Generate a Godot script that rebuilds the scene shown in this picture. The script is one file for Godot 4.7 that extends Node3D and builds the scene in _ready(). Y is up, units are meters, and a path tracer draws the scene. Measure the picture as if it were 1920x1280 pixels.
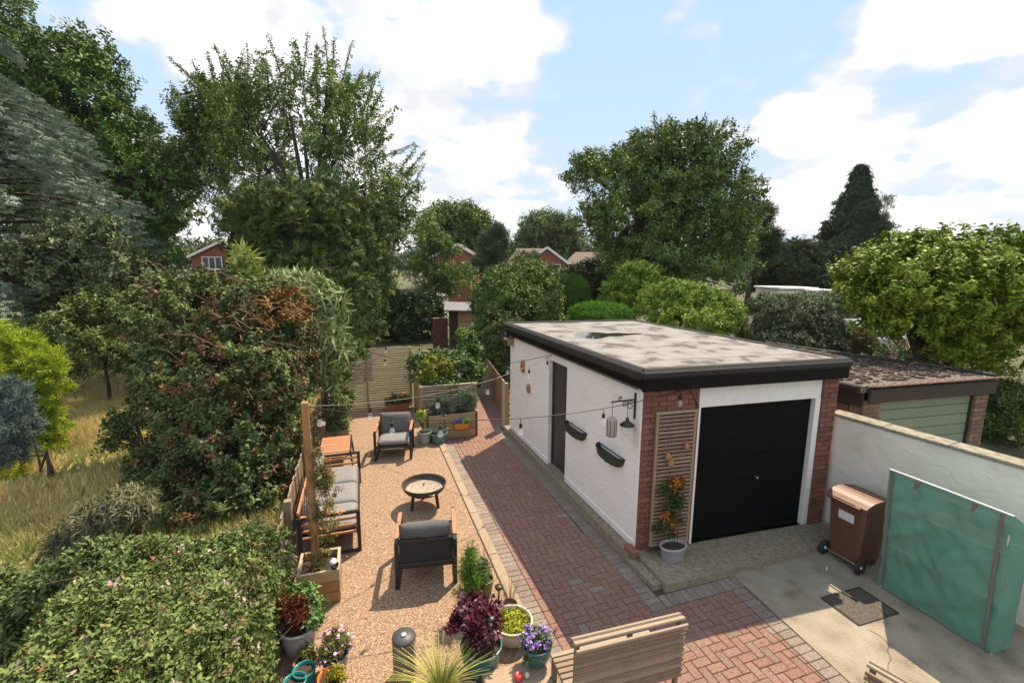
extends Node3D
# The photograph's camera: focal length in photo pixels, horizon row, roll and eye height. A pixel gives a direction only; every
# distance below comes from the ground, wall or thing that is touched, or from the usual size of the thing.
const FOC := 850.0
const HORIZON := 502.0
const ROLL := 0.006
const EYE := 4.0
const YAW := 0.32237            # the garden's own axes: x across the drive, z along it towards the house
const EV := Vector3(0.3168, 0, 0.9485)
const NV := Vector3(0.9485, 0, -0.3168)
const SUN_DIR := Vector3(-0.277, -0.840, 0.465)

var rng := RandomNumberGenerator.new()
var names := {}
var cache := {}
var M := {}
var SP := {}

# ---------- directions and places ----------
func ray(px: float, py: float) -> Vector3:
	var u := (px - 960.0) / FOC
	var v := (py - 640.0) / FOC
	var c := cos(ROLL)
	var s := sin(ROLL)
	var a := c * u + s * v
	var b := -s * u + c * v
	var p := atan((640.0 - HORIZON) / FOC)
	return Vector3(a, -b * cos(p) - sin(p), -cos(p) + b * sin(p))
func G(px: float, py: float, h := 0.0) -> Vector3:      # point of height h seen at a pixel
	var d := ray(px, py)
	return Vector3(0, EYE, 0) + d * ((h - EYE) / d.y)
func D(px: float, py: float, dist: float) -> Vector3:   # point at a known distance ahead
	var d := ray(px, py)
	return Vector3(0, EYE, 0) + d * (dist / -d.z)
func P(s: float, t: float, h := 0.0) -> Vector3:        # garden axes to world
	return EV * s + NV * t + Vector3(0, h, 0)

# ---------- nodes ----------
func numbered(parent: Node, called: String) -> String:
	var k := str(parent.get_instance_id()) + called
	var n: int = names.get(k, 0)
	names[k] = n + 1
	return called if n == 0 else "%s_%03d" % [called, n]
func thing(called: String, label: String, category: String, at: Vector3, yaw := YAW, group := "") -> Node3D:
	var o := Node3D.new()
	o.name = numbered(self, called)
	add_child(o)
	o.position = at
	o.rotation.y = yaw
	tag(o, label, category, group)
	return o
func tag(o: Node, label: String, category: String, group := "", kind := "") -> void:
	o.set_meta("label", label)
	o.set_meta("category", category)
	if group != "": o.set_meta("group", group)
	if kind != "": o.set_meta("kind", kind)
func setting(called: String, at := Vector3.ZERO, yaw := 0.0) -> Node3D:
	var o := Node3D.new()
	o.name = numbered(self, called)
	add_child(o)
	o.position = at
	o.rotation.y = yaw
	o.set_meta("kind", "structure")
	return o
func mi(parent: Node, called: String, mesh: Mesh, m: Material, xf := Transform3D()) -> MeshInstance3D:
	var o := MeshInstance3D.new()
	o.name = numbered(parent, called)
	o.mesh = mesh
	o.material_override = m
	o.transform = xf
	parent.add_child(o)
	return o
func mm(parent: Node, called: String, mesh: Mesh, m: Material, xfs: Array, cols: Array) -> MultiMeshInstance3D:
	var k := MultiMesh.new()
	k.transform_format = MultiMesh.TRANSFORM_3D
	k.use_colors = true
	k.mesh = mesh
	k.instance_count = xfs.size()
	for i in xfs.size():
		k.set_instance_transform(i, xfs[i])
		k.set_instance_color(i, cols[i])
	var o := MultiMeshInstance3D.new()
	o.name = numbered(parent, called)
	o.multimesh = k
	o.material_override = m
	parent.add_child(o)
	return o
func at(x: float, y: float, z: float) -> Transform3D:
	return Transform3D(Basis(), Vector3(x, y, z))

# ---------- shapes ----------
func quad(st: SurfaceTool, a: Vector3, b: Vector3, c: Vector3, d: Vector3) -> void:
	var n := (c - a).cross(b - a).normalized()      # clockwise front faces
	for v in [a, b, c, a, c, d]:
		st.set_normal(n)
		st.add_vertex(v)
func cbox(size: Vector3, bev := 0.004) -> ArrayMesh:   # a box with chamfered edges, 44 triangles
	var key := "b%.4f,%.4f,%.4f,%.4f" % [size.x, size.y, size.z, bev]
	if cache.has(key): return cache[key]
	var st := SurfaceTool.new()
	st.begin(Mesh.PRIMITIVE_TRIANGLES)
	var h := size * 0.5
	bev = min(bev, 0.45 * min(size.x, min(size.y, size.z)))
	for ax in 3:
		var b1 := (ax + 1) % 3
		var c1 := (ax + 2) % 3
		for sg in [-1.0, 1.0]:
			var pts := []
			for k in [[-1, -1], [1, -1], [1, 1], [-1, 1]]:
				var v := Vector3.ZERO
				v[ax] = sg * h[ax]
				v[b1] = k[0] * (h[b1] - bev)
				v[c1] = k[1] * (h[c1] - bev)
				pts.append(v)
			face(st, pts, sg * unit(ax))
		for s1 in [-1.0, 1.0]:
			for s2 in [-1.0, 1.0]:
				var e := []
				for k in [[-1.0, 0], [1.0, 0], [1.0, 1], [-1.0, 1]]:
					var v := Vector3.ZERO
					v[ax] = k[0] * (h[ax] - bev)
					v[b1] = s1 * (h[b1] - (bev if k[1] == 0 else 0.0))
					v[c1] = s2 * (h[c1] - (0.0 if k[1] == 0 else bev))
					e.append(v)
				face(st, e, s1 * unit(b1) + s2 * unit(c1))
	for sx in [-1.0, 1.0]:
		for sy in [-1.0, 1.0]:
			for sz in [-1.0, 1.0]:
				var w := Vector3(sx, sy, sz)
				face(st, [Vector3(sx * h.x, sy * (h.y - bev), sz * (h.z - bev)), Vector3(sx * (h.x - bev), sy * h.y, sz * (h.z - bev)), Vector3(sx * (h.x - bev), sy * (h.y - bev), sz * h.z)], w)
	var m := st.commit()
	cache[key] = m
	return m
func unit(ax: int) -> Vector3:
	var v := Vector3.ZERO
	v[ax] = 1.0
	return v
func face(st: SurfaceTool, p: Array, out: Vector3) -> void:
	var n: Vector3 = (p[2] - p[0]).cross(p[1] - p[0])
	var q := p
	if n.dot(out) < 0:
		q = p.duplicate()
		q.reverse()
		n = -n
	n = n.normalized()
	for i in range(1, q.size() - 1):
		for v in [q[0], q[i], q[i + 1]]:
			st.set_normal(n)
			st.add_vertex(v)
func bx(parent: Node, called: String, c: Vector3, size: Vector3, m: Material, bev := 0.004, rot := Vector3.ZERO) -> MeshInstance3D:
	return mi(parent, called, cbox(size, bev), m, Transform3D(Basis.from_euler(rot), c))
func plank(parent: Node, called: String, a: Vector3, b: Vector3, w: float, t: float, m: Material, upv := Vector3.UP, bev := 0.004) -> MeshInstance3D:
	var x := (b - a).normalized()
	var z := x.cross(upv).normalized()
	var y := z.cross(x)
	return mi(parent, called, cbox(Vector3(a.distance_to(b), t, w), bev), m, Transform3D(Basis(x, y, z), (a + b) * 0.5))
func prism(poly: Array, y0: float, y1: float) -> ArrayMesh:   # extruded outline in x, z
	var st := SurfaceTool.new()
	st.begin(Mesh.PRIMITIVE_TRIANGLES)
	var p2 := PackedVector2Array()
	for v in poly: p2.append(v)
	var idx := Geometry2D.triangulate_polygon(p2)
	for i in range(0, idx.size(), 3):
		var tri := [p2[idx[i]], p2[idx[i + 1]], p2[idx[i + 2]]]
		face(st, [v3(tri[0], y1), v3(tri[1], y1), v3(tri[2], y1)], Vector3.UP)
		face(st, [v3(tri[0], y0), v3(tri[1], y0), v3(tri[2], y0)], Vector3.DOWN)
	var cen := Vector2.ZERO
	var area := 0.0
	for i in p2.size():
		area += p2[i].cross(p2[(i + 1) % p2.size()])
	for i in p2.size():
		var a := p2[i]
		var b := p2[(i + 1) % p2.size()]
		var e := (b - a)
		var out := Vector3(e.y, 0, -e.x) * (1.0 if area > 0 else -1.0)
		face(st, [v3(a, y0), v3(b, y0), v3(b, y1), v3(a, y1)], out)
	return st.commit()
func v3(v: Vector2, y: float) -> Vector3:
	return Vector3(v.x, y, v.y)
func lathe(prof: Array, segs := 28, squash := 1.0) -> ArrayMesh:
	var st := SurfaceTool.new()
	st.begin(Mesh.PRIMITIVE_TRIANGLES)
	var n := prof.size()
	for j in n:
		for i in segs + 1:
			var a := TAU * i / segs
			st.set_smooth_group(0)
			st.add_vertex(Vector3(cos(a) * prof[j].x, prof[j].y, sin(a) * prof[j].x * squash))
	for j in n - 1:
		for i in segs:
			var k := j * (segs + 1) + i
			for q in [k, k + segs + 1, k + 1, k + 1, k + segs + 1, k + segs + 2]:
				st.add_index(q)
	st.generate_normals()
	return st.commit()
func tube(st: SurfaceTool, pts: Array, r0: float, r1: float, sides := 6, col := Color.WHITE) -> void:
	var rings := []
	var side := Vector3.ZERO
	for i in pts.size():
		var d: Vector3 = (pts[min(i + 1, pts.size() - 1)] - pts[max(i - 1, 0)]).normalized()
		if side == Vector3.ZERO: side = d.cross(Vector3.UP if abs(d.y) < 0.9 else Vector3.RIGHT).normalized()
		side = (side - d * side.dot(d)).normalized()
		var up2 := d.cross(side)
		var r: float = lerp(r0, r1, float(i) / max(1, pts.size() - 1))
		var ring := []
		for k in sides:
			var a := TAU * k / sides
			ring.append([pts[i] + (side * cos(a) + up2 * sin(a)) * r, side * cos(a) + up2 * sin(a)])
		rings.append(ring)
	for i in rings.size() - 1:
		for k in sides:
			var k2 := (k + 1) % sides
			for v in [rings[i][k], rings[i + 1][k], rings[i][k2], rings[i][k2], rings[i + 1][k], rings[i + 1][k2]]:
				st.set_color(col)
				st.set_normal(v[1])
				st.add_vertex(v[0])
func tube_mesh(pts: Array, r0: float, r1: float, sides := 8) -> ArrayMesh:
	var st := SurfaceTool.new()
	st.begin(Mesh.PRIMITIVE_TRIANGLES)
	tube(st, pts, r0, r1, sides)
	return st.commit()
func cushion(size: Vector3, puff: float, seed_: int) -> ArrayMesh:   # a soft pad with rounded rim and slight dents
	var st := SurfaceTool.new()
	st.begin(Mesh.PRIMITIVE_TRIANGLES)
	var nz := FastNoiseLite.new()
	nz.seed = seed_
	nz.frequency = 2.2
	var n := 14
	for side in [1.0, -1.0]:
		for i in n:
			for j in n:
				var q := []
				for k in [[0, 0], [1, 0], [1, 1], [0, 1]]:
					var u: float = -1.0 + 2.0 * (i + k[0]) / n
					var v: float = -1.0 + 2.0 * (j + k[1]) / n
					var e: float = pow(1.0 - pow(abs(u), 5.0), 0.42) * pow(1.0 - pow(abs(v), 5.0), 0.42)
					var x: float = u * size.x * 0.5
					var z: float = v * size.z * 0.5
					var dent: float = nz.get_noise_2d(x * 2.0 + side * 9.0, z * 2.0) * 0.012 * e
					q.append(Vector3(x, side * (size.y * 0.5 * e + puff * e * (1.0 - u * u) * (1.0 - v * v)) + dent, z))
				if side < 0: q.reverse()
				for v in [q[0], q[1], q[2], q[0], q[2], q[3]]:
					st.set_smooth_group(1)
					st.add_vertex(v)
	st.generate_normals()
	return st.commit()

# ---------- materials ----------
func lin(r: float, g: float, b: float) -> Color:
	return Color(r, g, b).linear_to_srgb()
func flat(c: Color, rough := 0.7, metal := 0.0, spec := 0.5) -> StandardMaterial3D:
	var m := StandardMaterial3D.new()
	m.albedo_color = c
	m.roughness = rough
	m.metallic = metal
	m.metallic_specular = spec
	return m
func noise(freq: float, seed_: int, oct := 5, type := FastNoiseLite.TYPE_SIMPLEX_SMOOTH, warp := 0.0) -> FastNoiseLite:
	var f := FastNoiseLite.new()
	f.noise_type = type
	f.frequency = freq
	f.seed = seed_
	f.fractal_octaves = oct
	f.fractal_type = FastNoiseLite.FRACTAL_FBM if oct > 1 else FastNoiseLite.FRACTAL_NONE
	if warp > 0.0:
		f.domain_warp_enabled = true
		f.domain_warp_amplitude = warp
		f.domain_warp_frequency = freq
	return f
func ntex(f: FastNoiseLite, ramp: Array, size := 512, constant := false) -> NoiseTexture2D:
	var t := NoiseTexture2D.new()
	t.width = size
	t.height = size
	t.seamless = true
	t.noise = f
	t.normalize = true
	if ramp.size():
		var g := Gradient.new()
		var off := PackedFloat32Array()
		var col := PackedColorArray()
		for r in ramp:
			off.append(r[0])
			col.append(r[1])
		g.offsets = off
		g.colors = col
		if constant: g.interpolation_mode = Gradient.GRADIENT_INTERPOLATE_CONSTANT
		t.color_ramp = g
	return t
func bump(f: FastNoiseLite, strength: float, size := 512) -> NoiseTexture2D:
	var t := NoiseTexture2D.new()
	t.width = size
	t.height = size
	t.seamless = true
	t.noise = f
	t.as_normal_map = true
	t.bump_strength = strength
	return t
func tri(m: StandardMaterial3D, scale: Vector3, world := true) -> StandardMaterial3D:
	m.uv1_triplanar = true
	m.uv1_world_triplanar = world
	m.uv1_scale = scale
	return m
func tex(ramp: Array, f: FastNoiseLite, scale: Vector3, rough: float, nf: FastNoiseLite = null, strength := 0.0, world := true, size := 512) -> StandardMaterial3D:
	var m := flat(Color.WHITE, rough)
	m.albedo_texture = ntex(f, ramp, size)
	if nf:
		m.normal_enabled = true
		m.normal_texture = bump(nf, strength, size)
	return tri(m, scale, world)
func vary(base: StandardMaterial3D, tints: Array) -> Array:   # the same matter in a few tones, its grain shifted
	var out := []
	for i in tints.size():
		var m: StandardMaterial3D = base.duplicate()
		m.albedo_color = tints[i]
		m.uv1_offset = Vector3(0.37 * i, 0.61 * i, 0.23 * i)
		out.append(m)
	return out
func pick(a: Array):
	return a[rng.randi() % a.size()]

func make_materials() -> void:
	var wood_n := noise(0.018, 3, 5, FastNoiseLite.TYPE_SIMPLEX_SMOOTH, 14.0)
	var wood := flat(Color.WHITE, 0.72)
	wood.albedo_texture = ntex(wood_n, [[0.0, lin(0.42, 0.36, 0.3)], [0.45, lin(0.85, 0.82, 0.78)], [0.55, lin(0.7, 0.64, 0.58)], [1.0, lin(1, 1, 1)]])
	wood.normal_enabled = true
	wood.normal_texture = bump(wood_n, 3.0)
	tri(wood, Vector3(0.7, 9, 9), false)
	M.wood = vary(wood, [lin(0.42, 0.30, 0.17), lin(0.37, 0.26, 0.15), lin(0.46, 0.34, 0.2), lin(0.4, 0.28, 0.15)])          # softwood planters
	M.orange_wood = vary(wood, [lin(0.42, 0.23, 0.10), lin(0.38, 0.2, 0.085)])
	M.slat = vary(wood, [lin(0.50, 0.42, 0.31), lin(0.44, 0.36, 0.26), lin(0.55, 0.47, 0.35)])       # weathered battens
	M.trellis = vary(wood, [lin(0.34, 0.25, 0.19), lin(0.3, 0.21, 0.16), lin(0.38, 0.285, 0.22)])
	M.old = vary(wood, [lin(0.32, 0.26, 0.195), lin(0.27, 0.21, 0.15), lin(0.37, 0.315, 0.25), lin(0.3, 0.225, 0.155)])  # silvered bench slats
	M.sleeper = vary(wood, [lin(0.4, 0.315, 0.23), lin(0.36, 0.285, 0.21)])
	M.fence = vary(wood, [lin(0.36, 0.26, 0.16), lin(0.31, 0.22, 0.13), lin(0.39, 0.29, 0.18)])
	M.teak = vary(wood, [lin(0.5, 0.24, 0.13), lin(0.46, 0.22, 0.12)])
	M.sage = vary(wood, [lin(0.27, 0.34, 0.25), lin(0.25, 0.32, 0.235)])
	M.dark_wood = vary(wood, [lin(0.05, 0.035, 0.028), lin(0.06, 0.042, 0.032)])
	# resin-bound gravel
	var grav := flat(Color.WHITE, 0.85)
	var gn := noise(0.11, 7, 1, FastNoiseLite.TYPE_CELLULAR)
	gn.cellular_return_type = FastNoiseLite.RETURN_CELL_VALUE
	grav.albedo_texture = ntex(gn, [[0.0, lin(0.12, 0.068, 0.043)], [0.12, lin(0.205, 0.125, 0.078)], [0.34, lin(0.28, 0.178, 0.112)], [0.55, lin(0.325, 0.213, 0.138)], [0.74, lin(0.235, 0.142, 0.088)], [0.86, lin(0.43, 0.33, 0.245)]], 1024, true)
	var gh := noise(0.11, 7, 1, FastNoiseLite.TYPE_CELLULAR)
	gh.cellular_return_type = FastNoiseLite.RETURN_DISTANCE
	grav.normal_enabled = true
	grav.normal_texture = bump(gh, 2.5, 1024)
	M.gravel = tri(grav, Vector3.ONE * 0.85)
	# masonry
	M.render = tex([[0.0, lin(0.75, 0.68, 0.64)], [0.35, lin(0.81, 0.745, 0.705)], [1.0, lin(0.83, 0.77, 0.73)]], noise(0.006, 11, 5), Vector3.ONE * 0.5, 0.9, noise(0.03, 12, 3, FastNoiseLite.TYPE_SIMPLEX_SMOOTH, 30.0), 2.6)  # cream-pink paint, with warmth bounced off brick and gravel put into the colour
	M.cream_render = tex([[0.0, lin(0.62, 0.57, 0.49)], [0.4, lin(0.74, 0.69, 0.61)], [1.0, lin(0.78, 0.74, 0.66)]], noise(0.006, 13, 5), Vector3.ONE * 0.5, 0.9, noise(0.016, 14, 3, FastNoiseLite.TYPE_SIMPLEX_SMOOTH, 50.0), 3.5)
	var brick := tex([[0.0, lin(0.5, 0.47, 0.45)], [0.5, lin(0.86, 0.84, 0.82)], [1.0, lin(1, 1, 1)]], noise(0.03, 15, 4), Vector3.ONE * 1.7, 0.88, noise(0.06, 16, 4), 5.0)
	M.brick = vary(brick, [lin(0.25, 0.1, 0.068), lin(0.215, 0.088, 0.062), lin(0.28, 0.125, 0.085), lin(0.185, 0.085, 0.066), lin(0.26, 0.108, 0.072)])
	M.brown_brick = vary(brick, [lin(0.26, 0.16, 0.105), lin(0.21, 0.135, 0.095), lin(0.3, 0.19, 0.13)])
	M.mortar = tex([[0.0, lin(0.15, 0.12, 0.095)], [1.0, lin(0.24, 0.2, 0.165)]], noise(0.05, 17, 4), Vector3.ONE * 1.5, 0.95)
	M.paver = vary(brick, [lin(0.27, 0.155, 0.122), lin(0.258, 0.142, 0.112), lin(0.285, 0.17, 0.135), lin(0.27, 0.146, 0.112), lin(0.262, 0.163, 0.132), lin(0.235, 0.152, 0.124)])
	M.paver_grey = vary(brick, [lin(0.26, 0.215, 0.185), lin(0.23, 0.19, 0.165), lin(0.28, 0.235, 0.205)])
	M.paver_any = tri(flat(Color.WHITE, 0.88), Vector3.ONE * 1.7)
	M.paver_any.albedo_texture = brick.albedo_texture
	M.paver_any.vertex_color_use_as_albedo = true
	M.path = tex([[0.0, lin(0.1, 0.06, 0.05)], [0.5, lin(0.2, 0.12, 0.1)], [1.0, lin(0.3, 0.2, 0.16)]], noise(0.05, 60, 4), Vector3.ONE * 0.9, 0.93)
	M.bedding = tex([[0.0, lin(0.035, 0.028, 0.022)], [1.0, lin(0.08, 0.065, 0.05)]], noise(0.06, 18, 4), Vector3.ONE * 1.2, 0.95)
	M.concrete = tex([[0.0, lin(0.165, 0.138, 0.105)], [0.3, lin(0.25, 0.215, 0.165)], [0.6, lin(0.29, 0.255, 0.2)], [1.0, lin(0.35, 0.31, 0.25)]], noise(0.006, 19, 6, FastNoiseLite.TYPE_SIMPLEX_SMOOTH, 20.0), Vector3.ONE * 0.33, 0.92, noise(0.12, 20, 3), 4.0, true, 1024)
	M.old_concrete = tex([[0.0, lin(0.17, 0.14, 0.1)], [0.4, lin(0.235, 0.195, 0.14)], [0.65, lin(0.28, 0.235, 0.17)], [1.0, lin(0.36, 0.31, 0.235)]], noise(0.02, 21, 6, FastNoiseLite.TYPE_SIMPLEX_SMOOTH, 20.0), Vector3.ONE * 0.5, 0.93, noise(0.1, 22, 3), 6.0, true, 1024)
	M.coping = tex([[0.0, lin(0.12, 0.105, 0.08)], [0.4, lin(0.24, 0.215, 0.17)], [1.0, lin(0.33, 0.3, 0.245)]], noise(0.02, 23, 5), Vector3.ONE * 0.8, 0.92, noise(0.08, 24, 3), 5.0)
	# roofs
	M.felt = tex([[0.0, lin(0.06, 0.053, 0.05)], [0.3, lin(0.1, 0.09, 0.085)], [0.34, lin(0.175, 0.167, 0.165)], [0.5, lin(0.21, 0.203, 0.204)], [1.0, lin(0.265, 0.26, 0.262)]], noise(0.0065, 31, 7, FastNoiseLite.TYPE_SIMPLEX_SMOOTH, 40.0), Vector3.ONE * 0.24, 0.86, noise(0.15, 26, 3), 3.0, true, 1024)
	M.felt_edge = tex([[0.0, lin(0.009, 0.008, 0.008)], [0.6, lin(0.018, 0.0155, 0.015)], [1.0, lin(0.04, 0.035, 0.033)]], noise(0.04, 27, 4), Vector3.ONE * 1.4, 0.7, noise(0.16, 28, 3), 5.0)
	M.fascia = flat(lin(0.008, 0.006, 0.006), 0.55, 0.0, 0.25)
	M.moss_felt = tex([[0.0, lin(0.03, 0.022, 0.02)], [0.44, lin(0.06, 0.045, 0.04)], [0.5, lin(0.26, 0.22, 0.2)], [0.56, lin(0.09, 0.066, 0.058)], [0.7, lin(0.3, 0.27, 0.25)], [1.0, lin(0.2, 0.17, 0.15)]], noise(0.03, 29, 4), Vector3.ONE * 1.1, 0.95, noise(0.06, 29, 4), 12.0)
	M.tile_edge = tex([[0.0, lin(0.16, 0.075, 0.045)], [0.5, lin(0.25, 0.125, 0.08)], [0.75, lin(0.3, 0.19, 0.12)], [1.0, lin(0.38, 0.32, 0.24)]], noise(0.02, 30, 5), Vector3.ONE * 0.9, 0.9)
	M.roof_tile = vary(tex([[0.0, lin(0.7, 0.66, 0.6)], [1.0, lin(1, 1, 1)]], noise(0.03, 33, 4), Vector3.ONE * 0.6, 0.9), [lin(0.2, 0.15, 0.12), lin(0.24, 0.18, 0.14), lin(0.17, 0.13, 0.105)])
	M.house_brick = tex([[0.0, lin(0.18, 0.058, 0.04)], [0.5, lin(0.25, 0.085, 0.06)], [1.0, lin(0.31, 0.12, 0.085)]], noise(0.07, 34, 3), Vector3.ONE * 0.9, 0.9)
	M.white = flat(lin(0.8, 0.79, 0.77), 0.45)
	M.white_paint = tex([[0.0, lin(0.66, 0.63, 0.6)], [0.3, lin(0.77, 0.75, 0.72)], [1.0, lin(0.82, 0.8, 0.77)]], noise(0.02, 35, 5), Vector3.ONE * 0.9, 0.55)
	M.black_door = tex([[0.0, lin(0.006, 0.006, 0.007)], [1.0, lin(0.011, 0.0105, 0.0105)]], noise(0.01, 36, 4), Vector3(0.4, 3, 3), 0.6)
	M.black_door.metallic_specular = 0.15
	M.grey_door = flat(lin(0.045, 0.04, 0.043), 0.4)
	M.black = flat(lin(0.014, 0.014, 0.015), 0.42)
	M.black_rough = flat(lin(0.02, 0.02, 0.02), 0.8)
	M.steel = flat(lin(0.6, 0.6, 0.6), 0.3, 1.0)
	M.glass_pane = flat(lin(0.03, 0.04, 0.05), 0.05)
	# fabrics
	var weave := noise(0.2, 40, 2)
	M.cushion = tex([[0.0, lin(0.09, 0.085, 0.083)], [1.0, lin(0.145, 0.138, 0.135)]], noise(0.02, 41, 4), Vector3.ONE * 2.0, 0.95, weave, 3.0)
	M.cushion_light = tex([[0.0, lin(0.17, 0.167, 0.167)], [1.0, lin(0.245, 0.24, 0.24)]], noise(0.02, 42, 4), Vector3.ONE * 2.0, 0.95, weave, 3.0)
	M.rust = tex([[0.0, lin(0.015, 0.013, 0.012)], [0.55, lin(0.045, 0.035, 0.03)], [1.0, lin(0.1, 0.06, 0.04)]], noise(0.02, 43, 5), Vector3.ONE * 1.4, 0.7, noise(0.08, 44, 3), 3.0)
	M.ash = tex([[0.0, lin(0.12, 0.09, 0.07)], [0.5, lin(0.36, 0.3, 0.24)], [1.0, lin(0.5, 0.43, 0.36)]], noise(0.025, 45, 5), Vector3.ONE * 1.6, 0.95, noise(0.06, 46, 4), 6.0)
	M.soil = tex([[0.0, lin(0.025, 0.017, 0.012)], [0.6, lin(0.07, 0.05, 0.037)], [1.0, lin(0.16, 0.11, 0.08)]], noise(0.08, 47, 4), Vector3.ONE * 2.5, 0.98, noise(0.09, 47, 4), 12.0)
	M.earth = tex([[0.0, lin(0.035, 0.04, 0.015)], [0.5, lin(0.07, 0.075, 0.03)], [1.0, lin(0.14, 0.12, 0.06)]], noise(0.02, 48, 6), Vector3.ONE * 0.25, 0.98)
	M.hay = tex([[0.0, lin(0.16, 0.16, 0.06)], [0.45, lin(0.34, 0.28, 0.12)], [1.0, lin(0.5, 0.4, 0.2)]], noise(0.012, 49, 6), Vector3.ONE * 0.3, 0.98)
	M.bark = tex([[0.0, lin(0.03, 0.024, 0.018)], [1.0, lin(0.12, 0.095, 0.07)]], noise(0.03, 50, 5), Vector3(2, 0.6, 2), 0.95, noise(0.05, 51, 4), 8.0)
	M.terracotta = tex([[0.0, lin(0.3, 0.11, 0.055)], [1.0, lin(0.46, 0.18, 0.09)]], noise(0.02, 52, 4), Vector3.ONE * 2.0, 0.75)
	M.leaf = flat(Color.WHITE, 0.55, 0.0, 0.3)
	M.leaf.vertex_color_use_as_albedo = true
	M.leaf.cull_mode = BaseMaterial3D.CULL_DISABLED
	M.leaf.backlight = Color(0.82, 0.95, 0.4)
	M.gloss_leaf = flat(Color.WHITE, 0.52, 0.0, 0.28)
	M.gloss_leaf.vertex_color_use_as_albedo = true
	M.gloss_leaf.cull_mode = BaseMaterial3D.CULL_DISABLED
	M.gloss_leaf.backlight = Color(0.66, 0.8, 0.3)
	M.needle = flat(Color.WHITE, 0.7, 0.0, 0.3)
	M.needle.vertex_color_use_as_albedo = true
	M.needle.cull_mode = BaseMaterial3D.CULL_DISABLED
	M.needle.backlight = Color(0.45, 0.52, 0.25)
	M.twig = flat(Color.WHITE, 0.9)
	M.twig.vertex_color_use_as_albedo = true
	M.bulb_glass = flat(Color(0.95, 0.97, 1.0, 0.16), 0.03)
	M.bulb_glass.transparency = BaseMaterial3D.TRANSPARENCY_ALPHA

# ---------- the air ----------
func make_sky() -> ImageTexture:
	var w := 2816
	var h := 1408
	var im := Image.create(w, h, false, Image.FORMAT_RGBF)
	var n1 := noise(1.5, 5, 7, FastNoiseLite.TYPE_SIMPLEX_SMOOTH)
	var n2 := noise(4.5, 8, 5, FastNoiseLite.TYPE_SIMPLEX_SMOOTH)
	var blobs := []          # clear gaps and banks of cloud, by direction
	for b in SKY_BLOBS:
		blobs.append([ray(b[0], b[1]).normalized(), b[2] / FOC, b[3]])
	for j in h / 2 + 6:
		var el := (0.5 - (j + 0.5) / h) * PI
		var y := sin(el)
		var blue := Color(0.45, 0.67, 0.96).lerp(Color(0.78, 0.88, 0.98), pow(1.0 - max(y, 0.0), 3.0))
		for i in w:
			var az := (i + 0.5) / w * TAU
			var dir := Vector3(sin(az) * cos(el), y, -cos(az) * cos(el))
			var k: float = 1.0 / (max(y, 0.0) + 0.28)
			var q := Vector2(dir.x, dir.z) * k
			var base := n1.get_noise_2d(q.x, q.y)
			var fine := n2.get_noise_2d(q.x * 1.2 + 7.0, q.y * 1.2)
			var c := base * 1.25 + fine * 0.5 + 0.17
			for b in blobs:
				var a: float = dir.dot(b[0])
				if a > 0.8:
					c += b[2] * 0.5 * exp(-(2.0 - 2.0 * a) / (b[1] * b[1]))
			var cover: float = smoothstep(-0.3, 0.42, c)
			var body: float = clampf(0.5 + base * 0.9 - fine * 0.7, 0.0, 1.0)
			var white := Color(0.8, 0.815, 0.85).lerp(Color(1.36, 1.34, 1.32), body * smoothstep(0.0, 0.4, c))
			im.set_pixel(i, j, blue.lerp(white, cover))
	for j in range(h / 2 + 6, h):
		im.fill_rect(Rect2i(0, j, w, 1), Color(0.16, 0.17, 0.12))
	return ImageTexture.create_from_image(im)
const SKY_BLOBS := [[1270, 70, 220, -1.2], [1180, 240, 120, -0.9], [1130, 330, 60, -0.6], [1420, 130, 80, -0.6], [268, 175, 55, -1.6], [215, 125, 40, -0.9], [1730, 215, 75, -1.1], [1010, 395, 45, -0.7], [1800, 120, 130, 0.6], [650, 120, 300, 0.4], [450, 20, 240, 0.5], [920, 220, 120, 0.6], [1550, 150, 110, 0.6], [1480, 270, 160, 0.5], [1850, 350, 200, 0.4], [820, 330, 110, 0.5], [1000, 50, 90, 0.5], [1640, 40, 90, -0.5], [1090, 420, 90, 0.2]]

func _ready() -> void:
	rng.seed = 20240
	# camera
	var cam := Camera3D.new()
	cam.name = "camera"
	add_child(cam)
	cam.position = Vector3(0, EYE, 0)
	cam.rotation = Vector3(-atan((640.0 - HORIZON) / FOC), 0, ROLL)
	cam.fov = rad_to_deg(2.0 * atan(640.0 / FOC))
	cam.far = 900.0
	cam.current = true
	# sky and sun
	var env := Environment.new()
	env.background_mode = Environment.BG_SKY
	var sky := Sky.new()
	var pano := PanoramaSkyMaterial.new()
	pano.panorama = make_sky()
	sky.sky_material = pano
	env.sky = sky
	env.background_energy_multiplier = 0.67
	env.tonemap_mode = Environment.TONE_MAPPER_LINEAR
	env.tonemap_exposure = 1.66
	env.sdfgi_enabled = true
	env.ssao_enabled = true
	env.ssil_enabled = true
	env.fog_enabled = true
	env.fog_density = 0.0002
	env.fog_light_color = Color(0.86, 0.9, 0.97)
	var we := WorldEnvironment.new()
	we.name = "world_environment"
	we.environment = env
	add_child(we)
	var sun := DirectionalLight3D.new()
	sun.name = "sun"
	add_child(sun)
	sun.look_at_from_position(Vector3.ZERO, SUN_DIR, Vector3.UP)
	sun.light_energy = 1.6
	sun.light_color = Color(1.0, 0.92, 0.8)
	sun.light_angular_distance = 0.5
	sun.shadow_enabled = true
	make_materials()
	make_sprays()
	build_ground()
	build_garage()
	build_neighbour_garage()
	build_boundary_wall()
	build_screens()
	build_far_buildings()
	build_furniture()
	build_yard_things()
	build_pots()
	build_lights()
	build_trees()
	build_shrubs()
	build_near_hedges()
	build_lawn()

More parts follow.
